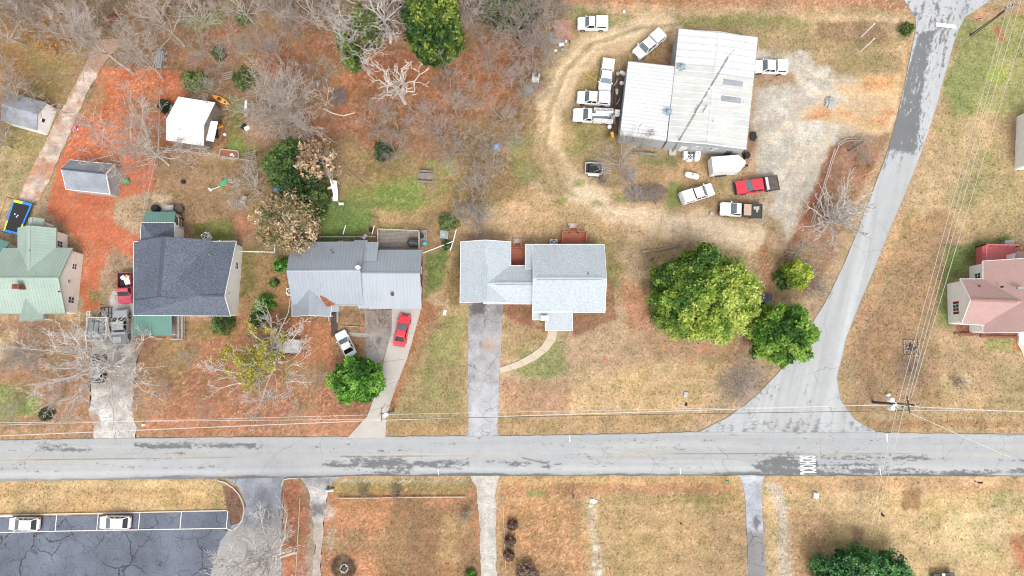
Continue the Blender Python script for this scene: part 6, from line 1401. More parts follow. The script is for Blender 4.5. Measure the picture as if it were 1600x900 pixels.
# ---- bare trees one by one
big = bare(186, 572, 'huge white limbed bare tree spreading over the gravel lane', 'bark_white', 101, h=10, r=12.2, tf=.26, limbs=24, kids=(8, 6, 4), rad=.27, spread=(38, 86), jit=.07, minr=.026, ratio=.42)
big[0].scale = (1, .72, .95)
moss, tips = bare(440, 566, 'mossy bare tree with yellow green clumps in the front yard', 'bark_white', 102, h=9.5, r=9.2, tf=.26, limbs=16, kids=(7, 6, 4), rad=.27, spread=(35, 85), jit=.085, minr=.025, ratio=.42)
rng = np.random.default_rng(7); near = tips[np.hypot(tips[:, 1, 0]+1.6, tips[:, 1, 1]-.6) < 4.6][:, 1]; sel = near[rng.choice(len(near), 210)]; cen = np.repeat(sel, 30, 0)+rng.normal(size=(210*30, 3))*.30
mc = np.array(fol((136, 130, 46), (186, 172, 58), (206, 192, 84), (104, 112, 54)))[rng.integers(0, 4, len(cen))]
V, F, c = leaf_quads(rng, cen, .13, mc); link('mistletoe', np_mesh('mistletoe', V, F, c), 'foliage', moss)
bare(1293, 346, 'pale bare tree on the rusty strip beside the white pipe rails', 'bark_white', 103, h=7, r=6.3, tf=.12, limbs=34, kids=(7, 5, 4), rad=.24, spread=(12, 84), minr=.024, jit=.045, ratio=.34)
bare(462, 863, 'pale bare tree leaning over the parking entrance at the bottom', 'bark_white', 104, h=11, r=6.5, tf=.5, limbs=15, kids=(8, 6, 4), rad=.27, spread=(20, 80), minr=.02, lean=(-2.5, .3))
bare(440, 845, 'thin white bare sapling in the red leaf strip by the parking entrance', 'bark_white', 105, h=9, r=3.2, tf=.35, limbs=7, kids=(5, 4, 3), rad=.12, minr=.018, lean=(.3, 1.5))
bare(264, 258, 'spreading bare tree over the red clay beside the grey shed', 'bark_pale', 106, h=12, r=8, tf=.30, limbs=16, kids=(7, 6, 4), rad=.21, spread=(25, 82), minr=.022, lean=(-.8, 1.0))
bare(208, 114, 'tall pale bare tree with long leaning trunk above the red clay', 'bark_pale', 107, h=17, r=5.5, tf=.45, limbs=10, kids=(7, 5, 4), rad=.26, spread=(10, 60), minr=.022, lean=(-1.0, .4))
bare(255, 122, 'slender feathery bare tree above the white shed', 'bark_pale', 108, h=13.5, r=3.6, tf=.3, limbs=11, kids=(6, 5, 4), rad=.15, spread=(8, 50), minr=.016, lean=(-.6, .2))
bare(288, 72, 'pale forked bare tree at the top of the upper yard', 'bark_pale', 109, h=15, r=5.8, tf=.35, limbs=9, kids=(6, 5, 4), rad=.22, minr=.018)
bare(480, 212, 'dense feathery grey bare tree behind the tan oak', 'bark_pale', 110, h=14, r=5.6, tf=.25, limbs=18, kids=(9, 7, 4), rad=.20, spread=(4, 50), minr=.021, jit=.05, lean=(-.3, .5))
dead = bare(633, 161, 'dead white tree with stubby broken limbs on rusty leaves', 'dead_white', 111, name='dead_tree', cat='dead tree', h=9.5, r=4.3, tf=.5, limbs=14, kids=(5, 3), rad=.34, spread=(25, 92), jit=.14, minr=.06, ratio=.38, rdec=(.78, .85, .8), lean=(-.5, .4))
bare(562, 96, 'white twisted bare tree above the green ivy', 'bark_white', 112, h=13, r=4.6, tf=.4, limbs=8, kids=(6, 5, 4), rad=.22, spread=(20, 85), minr=.018, jit=.12)
bare(610, 66, 'drooping pale bare tree left of the dark evergreen', 'bark_white', 113, h=15, r=5.4, tf=.45, limbs=10, kids=(7, 5, 4), rad=.26, spread=(20, 75), minr=.016, droop=.2)
bare(748, 345, 'low grey bare tree left of the pale roof', 'bark_grey', 114, h=5.5, r=3.2, tf=.2, limbs=14, kids=(7, 6, 4), rad=.16, minr=.016, spread=(15, 80))
bare(722, 335, 'small grey bare tree above the wire gate', 'bark_grey', 115, h=5, r=2.3, tf=.2, limbs=9, kids=(6, 5, 4), rad=.12, minr=.014)
bare(966, 262, 'grey bare tree in front of the white warehouse wall', 'bark_grey', 116, h=7.0, r=4.4, tf=.2, limbs=11, kids=(6, 5, 4), rad=.2, minr=.014, spread=(20, 78))
bare(1000, 232, 'thin dark bare sapling against the lower left warehouse corner', 'bark_brown', 117, h=7.0, r=2.4, tf=.25, limbs=7, kids=(5, 5, 4), rad=.1, minr=.012)
bare(1339, 241, 'short grey bare shrub at the foot of the dark pole', 'bark_grey', 118, h=3.2, r=2.6, tf=.15, limbs=12, kids=(6, 5, 3), rad=.08, minr=.014)
bare(1152, 601, 'faint grey bare shrub tree at the lawn corner by the junction', 'bark_grey', 119, h=4.5, r=3.6, tf=.2, limbs=13, kids=(6, 5, 4), rad=.1, minr=.012, spread=(20, 85))
bare(1422, 580, 'faint bare shrub tree on the brown lawn below the fire ring', 'bark_brown', 120, h=4, r=2.8, tf=.2, limbs=11, kids=(6, 5, 4), rad=.09, minr=.011, spread=(20, 85))
bare(18, 232, 'grey bare tree at the left edge below the weathered shed', 'bark_grey', 121, h=8, r=4.0, tf=.25, limbs=11, kids=(7, 5, 4), rad=.2, minr=.016)
bare(52, 168, 'brown bare tree overhanging the weathered plank shed', 'bark_grey', 122, h=9, r=4.0, tf=.3, limbs=9, kids=(6, 6, 4), rad=.18, minr=.014)
bare(1240, 398, 'grey twiggy bare tree above the yellow conifer', 'bark_grey', 123, h=4, r=2.6, tf=.2, limbs=10, kids=(6, 5, 4), rad=.1, minr=.013)
bare(1272, 452, 'brown twiggy bare bush between the conifer and the side road', 'bark_grey', 124, h=3, r=2.2, tf=.2, limbs=10, kids=(6, 5, 4), rad=.08, minr=.013)
bare(520, 165, 'fallen looking bent bare sapling right of the feathery tree', 'bark_white', 125, h=5.5, r=3.0, tf=.3, limbs=6, kids=(4, 4, 3), rad=.1, minr=.02, spread=(40, 88))
bare(526, 300, 'thin tan bare tree beside the white canopy frame', 'bark_pale', 126, h=8.5, r=2.4, tf=.4, limbs=6, kids=(5, 4, 3), rad=.14, minr=.016, lean=(-.8, 2.2))
bare(408, 300, 'grey bare tree left of the dark evergreen', 'bark_pale', 127, h=8, r=4.0, tf=.25, limbs=10, kids=(6, 5, 4), rad=.18, minr=.015)
bare(70, 560, 'brown bare tree in front of the green roofed house', 'bark_grey', 128, h=6.5, r=4.8, tf=.25, limbs=12, kids=(6, 6, 4), rad=.15, minr=.013, spread=(20, 84))
bare(598, 508, 'small bare shrub on the leafy parking pad', 'bark_pale', 129, h=3, r=2.0, tf=.2, limbs=8, kids=(5, 4, 3), rad=.06, minr=.012)
# ---- the wood: many bare trees from a few kinds
kinds = [('wa', dict(h=13, r=4.8, tf=.3, limbs=9, kids=(6, 5, 4), rad=.15, minr=.018), 'bark_grey'), ('wb', dict(h=12, r=3.6, tf=.28, limbs=9, kids=(6, 5, 4), rad=.12, spread=(8, 55), minr=.016), 'bark_brown'), ('wc', dict(h=14, r=5.2, tf=.36, limbs=9, kids=(6, 5, 4), rad=.17, minr=.02), 'bark_pale'), ('wd', dict(h=9, r=3.2, tf=.25, limbs=8, kids=(6, 6, 4), rad=.09, minr=.011), 'bark_grey'), ('we', dict(h=7, r=2.8, tf=.2, limbs=9, kids=(6, 5, 4), rad=.09, minr=.010), 'bark_grey')]
KD = ['grey spreading bare tree', 'slim brown bare tree', 'tall pale barked bare tree', 'thin grey brown bare sapling', 'faint low bare sapling']
LM = [(628, 135, 'dead white tree'), (683, 45, 'dark evergreen with yellow green top'), (300, 190, 'white roofed shed'), (665, 275, 'picnic table'), (878, 50, 'rusty collapsed shed'), (837, 122, 'white square appliance'), (826, 140, 'weathered grey pallet'), (465, 180, 'dense feathery bare tree'), (40, 175, 'weathered plank shed'), (251, 94, 'grey board stack'), (345, 156, 'orange kayak'), (775, 229, 'small blue tarp'), (760, 380, 'garage end of the pale roof'), (600, 238, 'bluish green bush'), (531, 152, 'brown brush heap'), (703, 118, 'twiggy brown bush'), (357, 119, 'split log pile'), (572, 45, 'ivy covered tree'), (800, 10, 'evergreen at the top edge'), (85, 55, 'orange leaved thicket'), (160, 120, 'upper end of the dirt lane'), (454, 540, 'tarped trailer'), (74, 647, 'dark olive shrub'), (60, 500, 'green roofed house'), (300, 495, 'charcoal shingle roof'), (556, 594, 'round mid green tree'), (425, 560, 'mossy bare tree'), (150, 640, 'gravel lane'), (1010, 300, 'dark heap of branches')]
_used = set()
def where(kind, x, y):
    near = sorted(LM, key=lambda l: (l[0]-x)**2+(l[1]-y)**2)[:5]
    for l in near:
        dx, dy = x-l[0], y-l[1]; r = math.hypot(dx, dy); side = ('right of' if dx > 0 else 'left of') if abs(dx) > abs(dy) else ('below' if dy > 0 else 'above')
        lb = kind+' '+('close ' if r < 40 else 'well ' if r > 90 else '')+side+' the '+l[2]
        if lb not in _used: _used.add(lb); return lb
    for a in near:
        for b in near:
            lb = kind+' between the '+a[2]+' and the '+b[2]
            if a is not b and lb not in _used: _used.add(lb); return lb
def wood(lst):
    for x, y, kx, sc in lst:
        ky, kw, mm = kinds[kx]; bare(x, y, where(KD[kx], x, y), mm, 300+kx, 'bare trees of the upper wood', sc, random.uniform(0, 6.28), ky, **kw)
random.seed(11)
wood([(40, 70, 2, 1), (4, 90, 0, .9), (130, 40, 1, 1), (330, 45, 2, .9), (395, 35, 2, 1), (455, 40, 0, 1), (470, 60, 1, .8), (500, 45, 2, 1), (530, 40, 0, 1), (640, 60, 0, 1), (652, 28, 1, 1), (720, 50, 0, .9), (740, 40, 2, .9), (770, 50, 1, 1), (790, 60, 0, .8), (820, 45, 0, .9), (835, 60, 1, 1), (850, 40, 0, .9), (868, 26, 1, .9), (600, 20, 2, .9), (700, 30, 1, .9),
      (770, 110, 1, .8), (810, 100, 0, .75), (832, 92, 3, 1.1), (852, 80, 0, .7), (860, 105, 3, 1), (800, 140, 3, 1), (820, 155, 3, .9), (838, 140, 3, .8), (785, 195, 4, 1.1), (760, 235, 3, .9), (770, 262, 4, 1), (752, 290, 4, 1), (805, 225, 4, .8)])
wood([(590, 205, 4, 1.1), (625, 212, 4, 1.1), (668, 195, 3, 1), (690, 215, 4, 1.2), (715, 180, 3, 1.1), (605, 180, 4, 1), (620, 245, 4, .9), (725, 240, 3, .9), (745, 165, 4, 1.1), (445, 100, 3, 1), (420, 85, 4, 1.1), (350, 110, 4, 1), (380, 95, 3, .9), (320, 95, 4, 1), (335, 150, 4, .9), (160, 70, 3, .9), (110, 75, 3, .9), (150, 30, 3, 1), (60, 40, 3, 1), (30, 130, 4, 1), (740, 300, 3, .9), (510, 130, 4, 1)])
# sparse woodland over the front yards
for x, y, sc in ((300, 560, .9), (265, 610, .9), (500, 590, .8), (330, 640, .9), (30, 640, .8), (20, 560, 1.1), (100, 620, .9), (470, 640, .8), (690, 135, .9)):
    bare(x, y, where('faint low bare sapling', x, y), 'bark_grey', 304, 'low bare saplings in the yards', sc*.7, random.uniform(0, 6), 'we', **kinds[4][1])
for x, y, lb in ((703, 118, 'twiggy brown bush on the rusty leaves right of the dead tree'), (1493, 598, 'dark twiggy rose bush in the pale ring of the lawn'), (620, 769, 'tiny twig bush behind the white landscape timbers'), (571, 769, 'tiny grey twig bush left of the black mailbox'), (728, 803, 'round grey twig bush beside the gravel drive'), (1493 if False else 940, 285, 'low brown bramble by the dump trailer')):
    bare(x, y, lb, 'brush' if y != 803 else 'bark_grey', 130+int(x), name='twig_bush', cat='bush', h=1.4, r=1.3, tf=.1, limbs=12, kids=(6, 5), rad=.05, minr=.014)
for i, (x, y, lb) in enumerate(((801, 821, 'brown bush by the white timbers, uppermost of three in a row'), (797, 846, 'brown bush by the white timbers, middle of three in a row'), (795, 868, 'brown bush by the white timbers, lowest of three in a row'))):
    leafy(x, y, lb, fol((92, 68, 56), (122, 94, 78), (144, 116, 98)), 70+i, 'bush', 'bush', 1.2, .68, .68, zc=.5, size=.12, lobes=18, per=12, leaves=8, lobe_r=.36, zref=.5, limbs=False, trunk=.05, group='brown bushes along the yard edge')
leafy(823, 896, 'greyish bush at the bottom edge of the rusty yard', fol((112, 96, 86), (142, 124, 110), (160, 140, 126)), 76, 'bush', 'bush', 1.6, 1.5, 1.3, zc=.6, size=.14, lobes=24, per=12, leaves=8, lobe_r=.34, zref=.5, limbs=False, trunk=.05)
# ================================================================== POLES, WIRES, FENCES
def pole(base, h, label, r=.15, m='pole_wood', cat='utility pole', lean=(0, 0)):
    p = P(*base, 0); t = thing('utility_pole', label, cat, (p.x, p.y, 0)); q = M()
    q.tube([(p.x, p.y, -.3), (p.x+lean[0]*.5, p.y+lean[1]*.5, h*.5), (p.x+lean[0], p.y+lean[1], h)], [r*1.2, r, r*.75], 10); q.build('shaft', m, t); return t, Vector((p.x+lean[0], p.y+lean[1], h))
def wire(label, a, b, sag=.5, r=.028, m='wire', name='power_line', cat='cable'):
    a, b = Vector(a), Vector(b); n = 18; pts = [lerp(a, b, i/n)-Vector((0, 0, sag*4*(i/n)*(1-i/n))) for i in range(n+1)]
    q = M(); q.tube(pts, r, 5); return tag(q.build(name, m, None, org=tuple(a)), label, cat)
tB, topB = pole((1364, 628.5), 10.2, 'dark utility pole with transformers and crossarms at the road junction', .16)
def arm(t, c, az, l, m='pole_wood', ins=4):
    q = M(); d = Vector((math.cos(az), math.sin(az), 0)); q.beam(c-d*l/2, c+d*l/2, .12, .12); o = q.build('crossarm', m, t); pts = []
    for i in range(ins):
        p = c+d*l*((i+.5)/ins-.5)+Vector((0, 0, .06)); pts.append(p+Vector((0, 0, .22))); q = M(); q.tube([p, p+Vector((0, 0, .12)), p+Vector((0, 0, .24))], [.05, .07, .04], 6); q.build('insulator', 'trim_white', o)
    return pts
insB = arm(tB, topB-Vector((0, 0, .5)), R(8), 2.8); insB2 = arm(tB, topB-Vector((0, 0, 1.3)), R(95), 2.2, ins=3)
for s in (-1, 1):
    q = M(); c = topB-Vector((.9, s*-.55, 4.4)); q.tube([c, c+Vector((0, 0, .08)), c+Vector((0, 0, 1.0)), c+Vector((0, 0, 1.05))], [.26, .33, .33, .27], 12); q.beam(c+Vector((0, 0, .6)), Vector((topB.x, topB.y, c.z+.6)), .1, .1); q.build('transformer', 'white_paint', tB)
q = M(); c = topB-Vector((.1, .1, 2.0)); q.tube([c, c+Vector((-1.2, .1, .3))], .04, 6); q.box((c.x-1.4, c.y+.1, c.z+.28), (.5, .2, .12)); q.build('street_lamp_arm', 'white_paint', tB)
tA, topA = pole((615, 642), 9.6, 'utility pole beside the concrete driveway at the road', .15, 'pole_grey')
insA = arm(tA, topA-Vector((0, 0, .35)), R(92), 1.8, 'pole_grey', 3)
q = M(); c = topA-Vector((-.35, .1, 2.2)); q.tube([c, c+Vector((0, 0, .9))], .3, 12); q.build('transformer', 'white_paint', tA)
tC, topC = pole((1518, 55), 9.0, 'dark leaning utility pole by the stop sign', .18)
insC = arm(tC, topC-Vector((0, 0, .4)), R(15), 2.2, ins=4)
q = M(); c = topC-Vector((.3, .3, 1.2)); q.tube([c, c+Vector((0, 0, .8))], .26, 10); q.build('transformer', 'trim_grey', tC)
tD, topD = pole((1326, 236), 4.6, 'short dark pole beside the curved white rails', .11, 'pole_grey')
W_ = P(-120, 670, 9.2); E_ = P(1720, 640, 9.4)
for i, (wy, z, lb) in enumerate(((662, 9.3, 'upper thin wire along the road from the left edge to the driveway pole'), (668, 8.6, 'middle thin wire along the road from the left edge to the driveway pole'))):
    wire(lb, P(-130, wy, z), insA[i], .5, .03)
wire('lowest thick pale cable along the road from the left edge to the driveway pole', P(-130, 686.5, 6.0), P(597, 656.5, 6.0), .35, .055)
wire('dark upper wire from the driveway pole to the junction pole', insA[0], insB2[0], .6, .035, 'wire_dark')
wire('thin pale wire from the driveway pole to the junction pole', insA[1], insB2[1], .6, .026)
wire('lower thick pale cable from the driveway pole to the junction pole', P(597, 656.5, 6.0), P(1366, 632.5, 6.0), .3, .05)
wire('upper wire from the junction pole to the right edge', insB2[0], P(1740, 643, 9.2), .4, .03); wire('lower pale cable from the junction pole to the right edge', P(1366, 632.5, 6.0), P(1740, 650, 6.0), .2, .05)
NL = ['leftmost of the four wires between the junction pole and the stop sign pole', 'second from the left of the four wires to the stop sign pole', 'third from the left of the four wires to the stop sign pole', 'rightmost of the four wires to the stop sign pole']
for k, (xb, xt, yt) in enumerate(((1404, 1578, 0), (1413, 1586, 0), (1419, 1596, 0), (1424, 1616, 0))):
    wire(NL[k], P(xb, 628-2*k, 9.7), P(xt+3, -12, 9.0), .35, .032)
wire('left wire crossing the main road southward from the junction pole', P(1403, 632, 9.3), P(1362, 820, 8.2), .2, .026); wire('right wire crossing the main road southward from the junction pole', P(1414, 632, 9.3), P(1372, 820, 8.2), .2, .028)
wire('service wire running to the lower right from the junction pole', P(1400, 635, 9.2), P(1580, 715, 7), .15, .035)
wire('guy wire anchoring the junction pole toward the side road', P(1390, 625, 8.5), P(1345, 530, .1), .0, .02, name='guy_wire'); wire('guy wire anchoring the stop sign pole', P(1560, 22, 6), P(1500, 70, .1), 0, .02, name='guy_wire')
# vertical white posts
for x, y, lb in ((1345, 58, 'upper tall white post in the field by the side road'), (1345, 80, 'lower tall white post in the field by the side road')):
    p = P(x, y, 0); t = thing('white_post', lb, 'post', (p.x, p.y, 0)); q = M(); q.tube([(p.x, p.y, 0), (p.x, p.y, 4.0)], .085, 8); q.build('shaft', 'white_paint', t); q = M(); q.tube([(p.x, p.y, 4.0), (p.x, p.y, 4.06)], [.11, .03], 8); q.build('cap', 'trim_white', t)
# stop sign
def stop_sign():
    p = P(1513, 42, 0); t = thing('stop_sign', 'red and white stop sign standing at the top right corner of the side road', 'sign', (p.x, p.y, 0), R(-12), world=False)
    q = M(); q.box((0, .06, 1.3), (.06, .06, 2.6)); q.build('post', 'galv', t)
    def octo(r, y, th): return [(r*math.cos(R(22.5+45*i)), y, 2.35+r*math.sin(R(22.5+45*i))) for i in range(8)], [(r*math.cos(R(22.5+45*i)), y+th, 2.35+r*math.sin(R(22.5+45*i))) for i in range(8)]
    tilt = M(); a, b = octo(.52, 0, .02); tilt.add(a+b, [tuple(range(8)), tuple(range(8, 16))[::-1]]+[(i, (i+1) % 8, 8+(i+1) % 8, 8+i) for i in range(8)]); pl = tilt.build('border', 'white_paint', t)
    q = M(); a, b = octo(.47, -.006, .01); q.add(a+b, [tuple(range(8)), tuple(range(8, 16))[::-1]]+[(i, (i+1) % 8, 8+(i+1) % 8, 8+i) for i in range(8)]); q.build('face', 'sign_red', pl)
    cu = bpy.data.curves.new('stop', 'FONT'); cu.body = 'STOP'; cu.size = .36; cu.align_x = 'CENTER'; cu.resolution_u = 3; cu.offset = .006; tmp = bpy.data.objects.new('t', cu); COL.objects.link(tmp)
    me = bpy.data.meshes.new_from_object(tmp.evaluated_get(bpy.context.evaluated_depsgraph_get())); bpy.data.objects.remove(tmp); me.name = 'lettering'
    o = link('lettering', me, 'white_paint', pl); o.rotation_euler = (R(90), 0, 0); o.location = (0, -.016, 2.23)
stop_sign()
def chain_fence(pts, label, h=1.3, post='galv', step=2.6, name='chain_link_fence'):
    V = [P(x, y, 0) for x, y in pts]; t = thing(name, label, 'fence', tuple(V[0])); r = M(); w = M()
    for a, b in zip(V[:-1], V[1:]):
        r.tube([a+Vector((0, 0, h)), b+Vector((0, 0, h))], .045, 6); n = max(1, round((b-a).length/step))
        for i in range(n+1): p = lerp(a, b, i/n); q = M(); q.tube([p, p+Vector((0, 0, h+.06))], .045, 6); q.build('post', post, t)
        k = int((b-a).length/.3)
        for i in range(k):
            for s in (0, 1):
                x0 = lerp(a, b, i/k); x1 = lerp(a, b, min(1, (i+2)/k)); w.tube([x0+Vector((0, 0, .1 if s else h)), x1+Vector((0, 0, h if s else .1))], .009, 3, False)
    r.build('top_rail', post, t); w.build('wire_mesh', 'mesh_wire', t, kind='stuff'); return t
chain_fence([(254, 234), (318, 243), (402, 256)], 'chain link fence below the white shed')
chain_fence([(254, 234), (243, 285), (231, 330)], 'chain link fence between the red clay and the charcoal house yard')
chain_fence([(375, 394.5), (433, 396), (433, 385)], 'pale pipe fence between the charcoal house and the tan oak', 1.1, 'trim_white')
chain_fence([(502, 372), (560, 372), (589, 372)], 'thin wire fence on the green grass behind the grey house', 1.1, step=3)
def bars(name, label, cat, pts, z, r, m, part='bar'):
    V = [P(x, y, z) for x, y in pts]; q = M(); q.tube(V, r, 6); o = q.build(name, m, None, org=tuple(V[0])); return tag(o, label, cat)
bars('white_pole', 'leaning white pole on the grass, left of two behind the grey house', 'pole', [(536, 366), (540, 352)], .4, .07, 'trim_white'); bars('white_pole', 'leaning white pole on the grass beside the black trash can', 'pole', [(581, 366), (585, 352)], .4, .07, 'trim_white')
bars('white_pipe', 'bent white pipe by the wire gate, the upright one', 'pipe', [(713, 358), (708, 378), (703, 392)], .9, .07, 'trim_white'); bars('white_pipe', 'curved white pipe running from the deck to the wire gate', 'pipe', [(661, 395), (678, 389), (695, 382), (708, 377)], .9, .06, 'trim_white')
# curved white pipe rails on the rusty strip
def pipe_rails():
    a = [(1352, 222), (1342, 219), (1330, 219.5), (1319, 222), (1311, 228), (1306, 238), (1300, 255), (1292, 282), (1284, 308), (1276, 332), (1270, 350)]
    b = [(1346, 216), (1336, 215.5), (1325, 216.5), (1315, 220.5), (1309, 226)]; c = [(1305, 232), (1300, 246), (1294, 266), (1286, 292), (1278, 316), (1267, 349)]
    for pts, lb in ((a, 'long curved white pipe rail, the inner one on the rusty strip'), (b, 'short curved white pipe rail beside the dark pole'), (c, 'long straight white pipe rail nearest the gravel')):
        V = [P(x, y, .55) for x, y in pts]; t = thing('pipe_rail', lb, 'rail', (V[0].x, V[0].y, 0)); q = M(); q.tube(V, .06, 7); q.build('pipe', 'concrete', t)
        for i in range(0, len(V), 2): q = M(); q.tube([(V[i].x, V[i].y, 0), V[i]], .05, 5); q.build('post', 'galv', t)
pipe_rails()
# white landscape timbers and edging
for i, (x0, y0, x1, y1, lb) in enumerate(((529, 778.5, 594, 778, 'left white timber of the row facing the main road'), (596, 777.6, 660, 777, 'middle white timber of the row facing the main road'), (661, 777, 727, 776.5, 'right white timber of the row facing the main road'))):
    a, b = P(x0, y0, .22), P(x1, y1, .22); q = M(); q.beam(a, b, .12, .2); o = tag(q.build('landscape_timber', 'pale_wood', None, org=tuple(a)), lb, 'timber')
    q = M()
    for f in (.02, .98): p = lerp(a, b, f); q.box((p.x, p.y, .18), (.28, .3, .4))
for pts, lb in (([(785.5, 775), (788, 840), (791, 905)], 'white edging rail along the rusty yard beside the gravel drive'), ([(443, 770), (438, 830), (434, 855)], 'left pale edging rail in the red leaf strip'), ([(469, 777), (466, 830), (462, 905)], 'right pale edging rail in the red leaf strip'), ([(602, 632), (591, 652)], 'white timber lying beside the round green tree'), ([(624, 595), (616, 613)], 'upper white timber on the leaf strip by the driveway'), ([(607, 634), (603, 643)], 'lower white timber on the leaf strip by the driveway'), ([(530, 509), (566, 511)], 'pale edging timber behind the white sedan'), ([(404, 386), (433, 387)], '', )):
    if lb: V = [P(x, y, .12) for x, y in pts]; q = M(); [q.beam(a, b, .08, .14) for a, b in zip(V[:-1], V[1:])]; tag(q.build('edging_rail', 'pale_wood', None, org=tuple(V[0])), lb, 'edging')
# ================================================================== SMALL THINGS
def obj_at(px, py, z=0): p = P(px, py, z); return p.x, p.y
def trampoline():
    cs = [(21, 311.5), (50.5, 318), (29, 368), (4.5, 362)]; V = [P(x, y, .9) for x, y in cs]; c = sum(V, Vector())/4
    t = thing('trampoline', 'rectangular trampoline with lime and blue padding by the green house', 'trampoline', (c.x, c.y, 0)); I = [lerp(v, c, .16) for v in V]
    q = M(); q.slab([v+Vector((0, 0, -.02)) for v in I], .03); q.build('mat', 'black_plastic', t)
    k = 0
    for i in range(4):
        a, b, ia, ib = V[i], V[(i+1) % 4], I[i], I[(i+1) % 4]; n = 2 if i % 2 == 0 else 3
        for j in range(n):
            q = M(); q.slab([lerp(a, b, j/n), lerp(a, b, (j+1)/n), lerp(ib if False else ia, ib, (j+1)/n), lerp(ia, ib, j/n)], .07); q.build('pad', 'lime' if k in (0, 4, 7) else 'blue', t); k += 1
    for v in V:
        q = M(); q.tube([(v.x, v.y, 0), (v.x, v.y, 2.3)], .04, 6); q.build('pole', 'black_plastic', t)
    for a, b in zip(V, V[1:]+V[:1]): q = M(); q.tube([(a.x, a.y, 2.25), (b.x, b.y, 2.25)], .018, 4); q.build('net_rail', 'black_plastic', t)
    q = M()
    for d in ((.15, .3), (.0, .1), (-.3, .5)): q.box((c.x+d[0], c.y+d[1], .93), (.16, .16, .1))
    q.build('toy_ball', 'white_paint', t)
trampoline()
def kayak():
    a, b = P(331.5, 149, .3), P(358.5, 163, .3); c = (a+b)/2; L = (b-a).length; t = thing('kayak', 'bright orange kayak on the ground behind the white shed', 'kayak', (c.x, c.y, 0), math.atan2(b.y-a.y, b.x-a.x), world=False)
    r = []
    for f in (-1, -.85, -.5, 0, .5, .85, 1):
        w = .42*(1-abs(f)**2.4)+.02; x = f*L/2; zt = .34+.08*f*f; r.append([(x, -w, zt-.06), (x, -w*.5, zt), (x, w*.5, zt), (x, w, zt-.06), (x, w*.6, .06), (x, -w*.6, .06)])
    q = M(); q.loft(r); q.build('hull', 'orange', t)
    for x, l in ((-.35, .55), (.75, .4)): q = M(); q.tube([(x, 0, .33), (x, 0, .40)], [l*.5, l*.42], 10); q.build('cockpit', 'black_plastic', t)
    q = M(); q.box((.0, 0, .42), (.12, .5, .12)); q.build('seat_back', 'black_plastic', t)
kayak()
def tricycle():
    x, y = obj_at(119.5, 199); t = thing('tricycle', 'pink and white child tricycle on the clay beside the pinkish dirt lane', 'tricycle', (x, y, 0), R(100), world=False)
    for px, py, r in ((.55, 0, .28), (-.45, .35, .2), (-.45, -.35, .2)):
        q = M(); q.tube([(px, py-.04, r), (px, py+.04, r)], r, 12); w = q.build('wheel', 'white_paint', t)
    q = M(); q.tube([(.55, 0, .3), (.4, 0, .75)], .04, 5); q.tube([(.42, 0, .55), (-.45, 0, .3)], .05, 5); q.tube([(-.45, -.35, .22), (-.45, .35, .22)], .035, 5); q.build('frame', 'toy_pink', t)
    q = M(); q.tube([(.38, -.32, .8), (.4, 0, .76), (.38, .32, .8)], .035, 5); q.build('handlebar', 'toy_green', t); q = M(); q.box((-.2, 0, .45), (.4, .32, .1)); q.build('saddle', 'toy_pink', t)
tricycle()
def slide():
    x, y = obj_at(350, 289); t = thing('toy_slide', 'green and cream toy slide on the bare yard', 'slide', (x, y, 0), R(25), world=False)
    q = M(); q.slab([(.9, -.28, 1.1), (.9, .28, 1.1), (-.5, .28, .15), (-.5, -.28, .15)], .06); o = q.build('chute', 'toy_green', t); q = M()
    for s in (-1, 1): q.beam((.9, s*.3, 1.15), (-.5, s*.3, .22), .05, .18)
    q.build('side', 'toy_green', o); q = M()
    for s in (-1, 1): q.beam((1.0, s*.25, 1.1), (1.4, s*.3, 0), .06, .06)
    for k in range(4): q.beam((1.05+.1*k, -.27, .9-.25*k), (1.05+.1*k, .27, .9-.25*k), .05, .05)
    q.build('ladder', 'tank_cream', t); q = M(); q.beam((-.6, 0, .1), (-1.8, .1, .1), .08, .1); q.box((-2.1, .2, .3), (.5, .5, .6), .3, .4); q.build('base', 'tank_cream', t)
slide()
def swing():
    x, y = obj_at(381, 317); t = thing('swing_frame', 'blue framed play set with sandy centre under bare branches', 'play set', (x, y, 0), R(-15), world=False)
    for s in (-1, 1):
        q = M(); q.tube([(s*.9, -.9, 0), (s*.5, 0, 1.5), (s*.9, .9, 0)], .05, 6); q.build('leg', 'tarp_blue', t)
    q = M(); q.tube([(-.6, 0, 1.5), (.6, 0, 1.5)], .05, 6); q.build('top_bar', 'tarp_blue', t); q = M(); q.box((0, .4, .35), (.7, 1.2, .1)); q.build('seat', 'new_wood', t)
swing()
def picnic():
    x, y = obj_at(665, 275, .7); t = thing('picnic_table', 'weathered grey picnic table on the back lawn', 'table', (x, y, 0), R(-4), world=False)
    for k in range(5): q = M(); q.box((0, -.36+k*.18, .75), (2.3, .16, .05)); q.build('top_plank', 'grey_wood', t)
    for s in (-1, 1):
        for k in range(2): q = M(); q.box((0, s*(.72+.17*k), .45), (2.3, .15, .05)); q.build('bench_plank', 'grey_wood', t)
        q = M(); q.beam((s*.85, -.95, 0), (s*.85, -.2, .73), .09, .09); q.beam((s*.85, .95, 0), (s*.85, .2, .73), .09, .09); q.beam((s*.85, -.85, .40), (s*.85, .85, .40), .09, .09); q.build('leg_frame', 'dark_wood', t)
picnic()
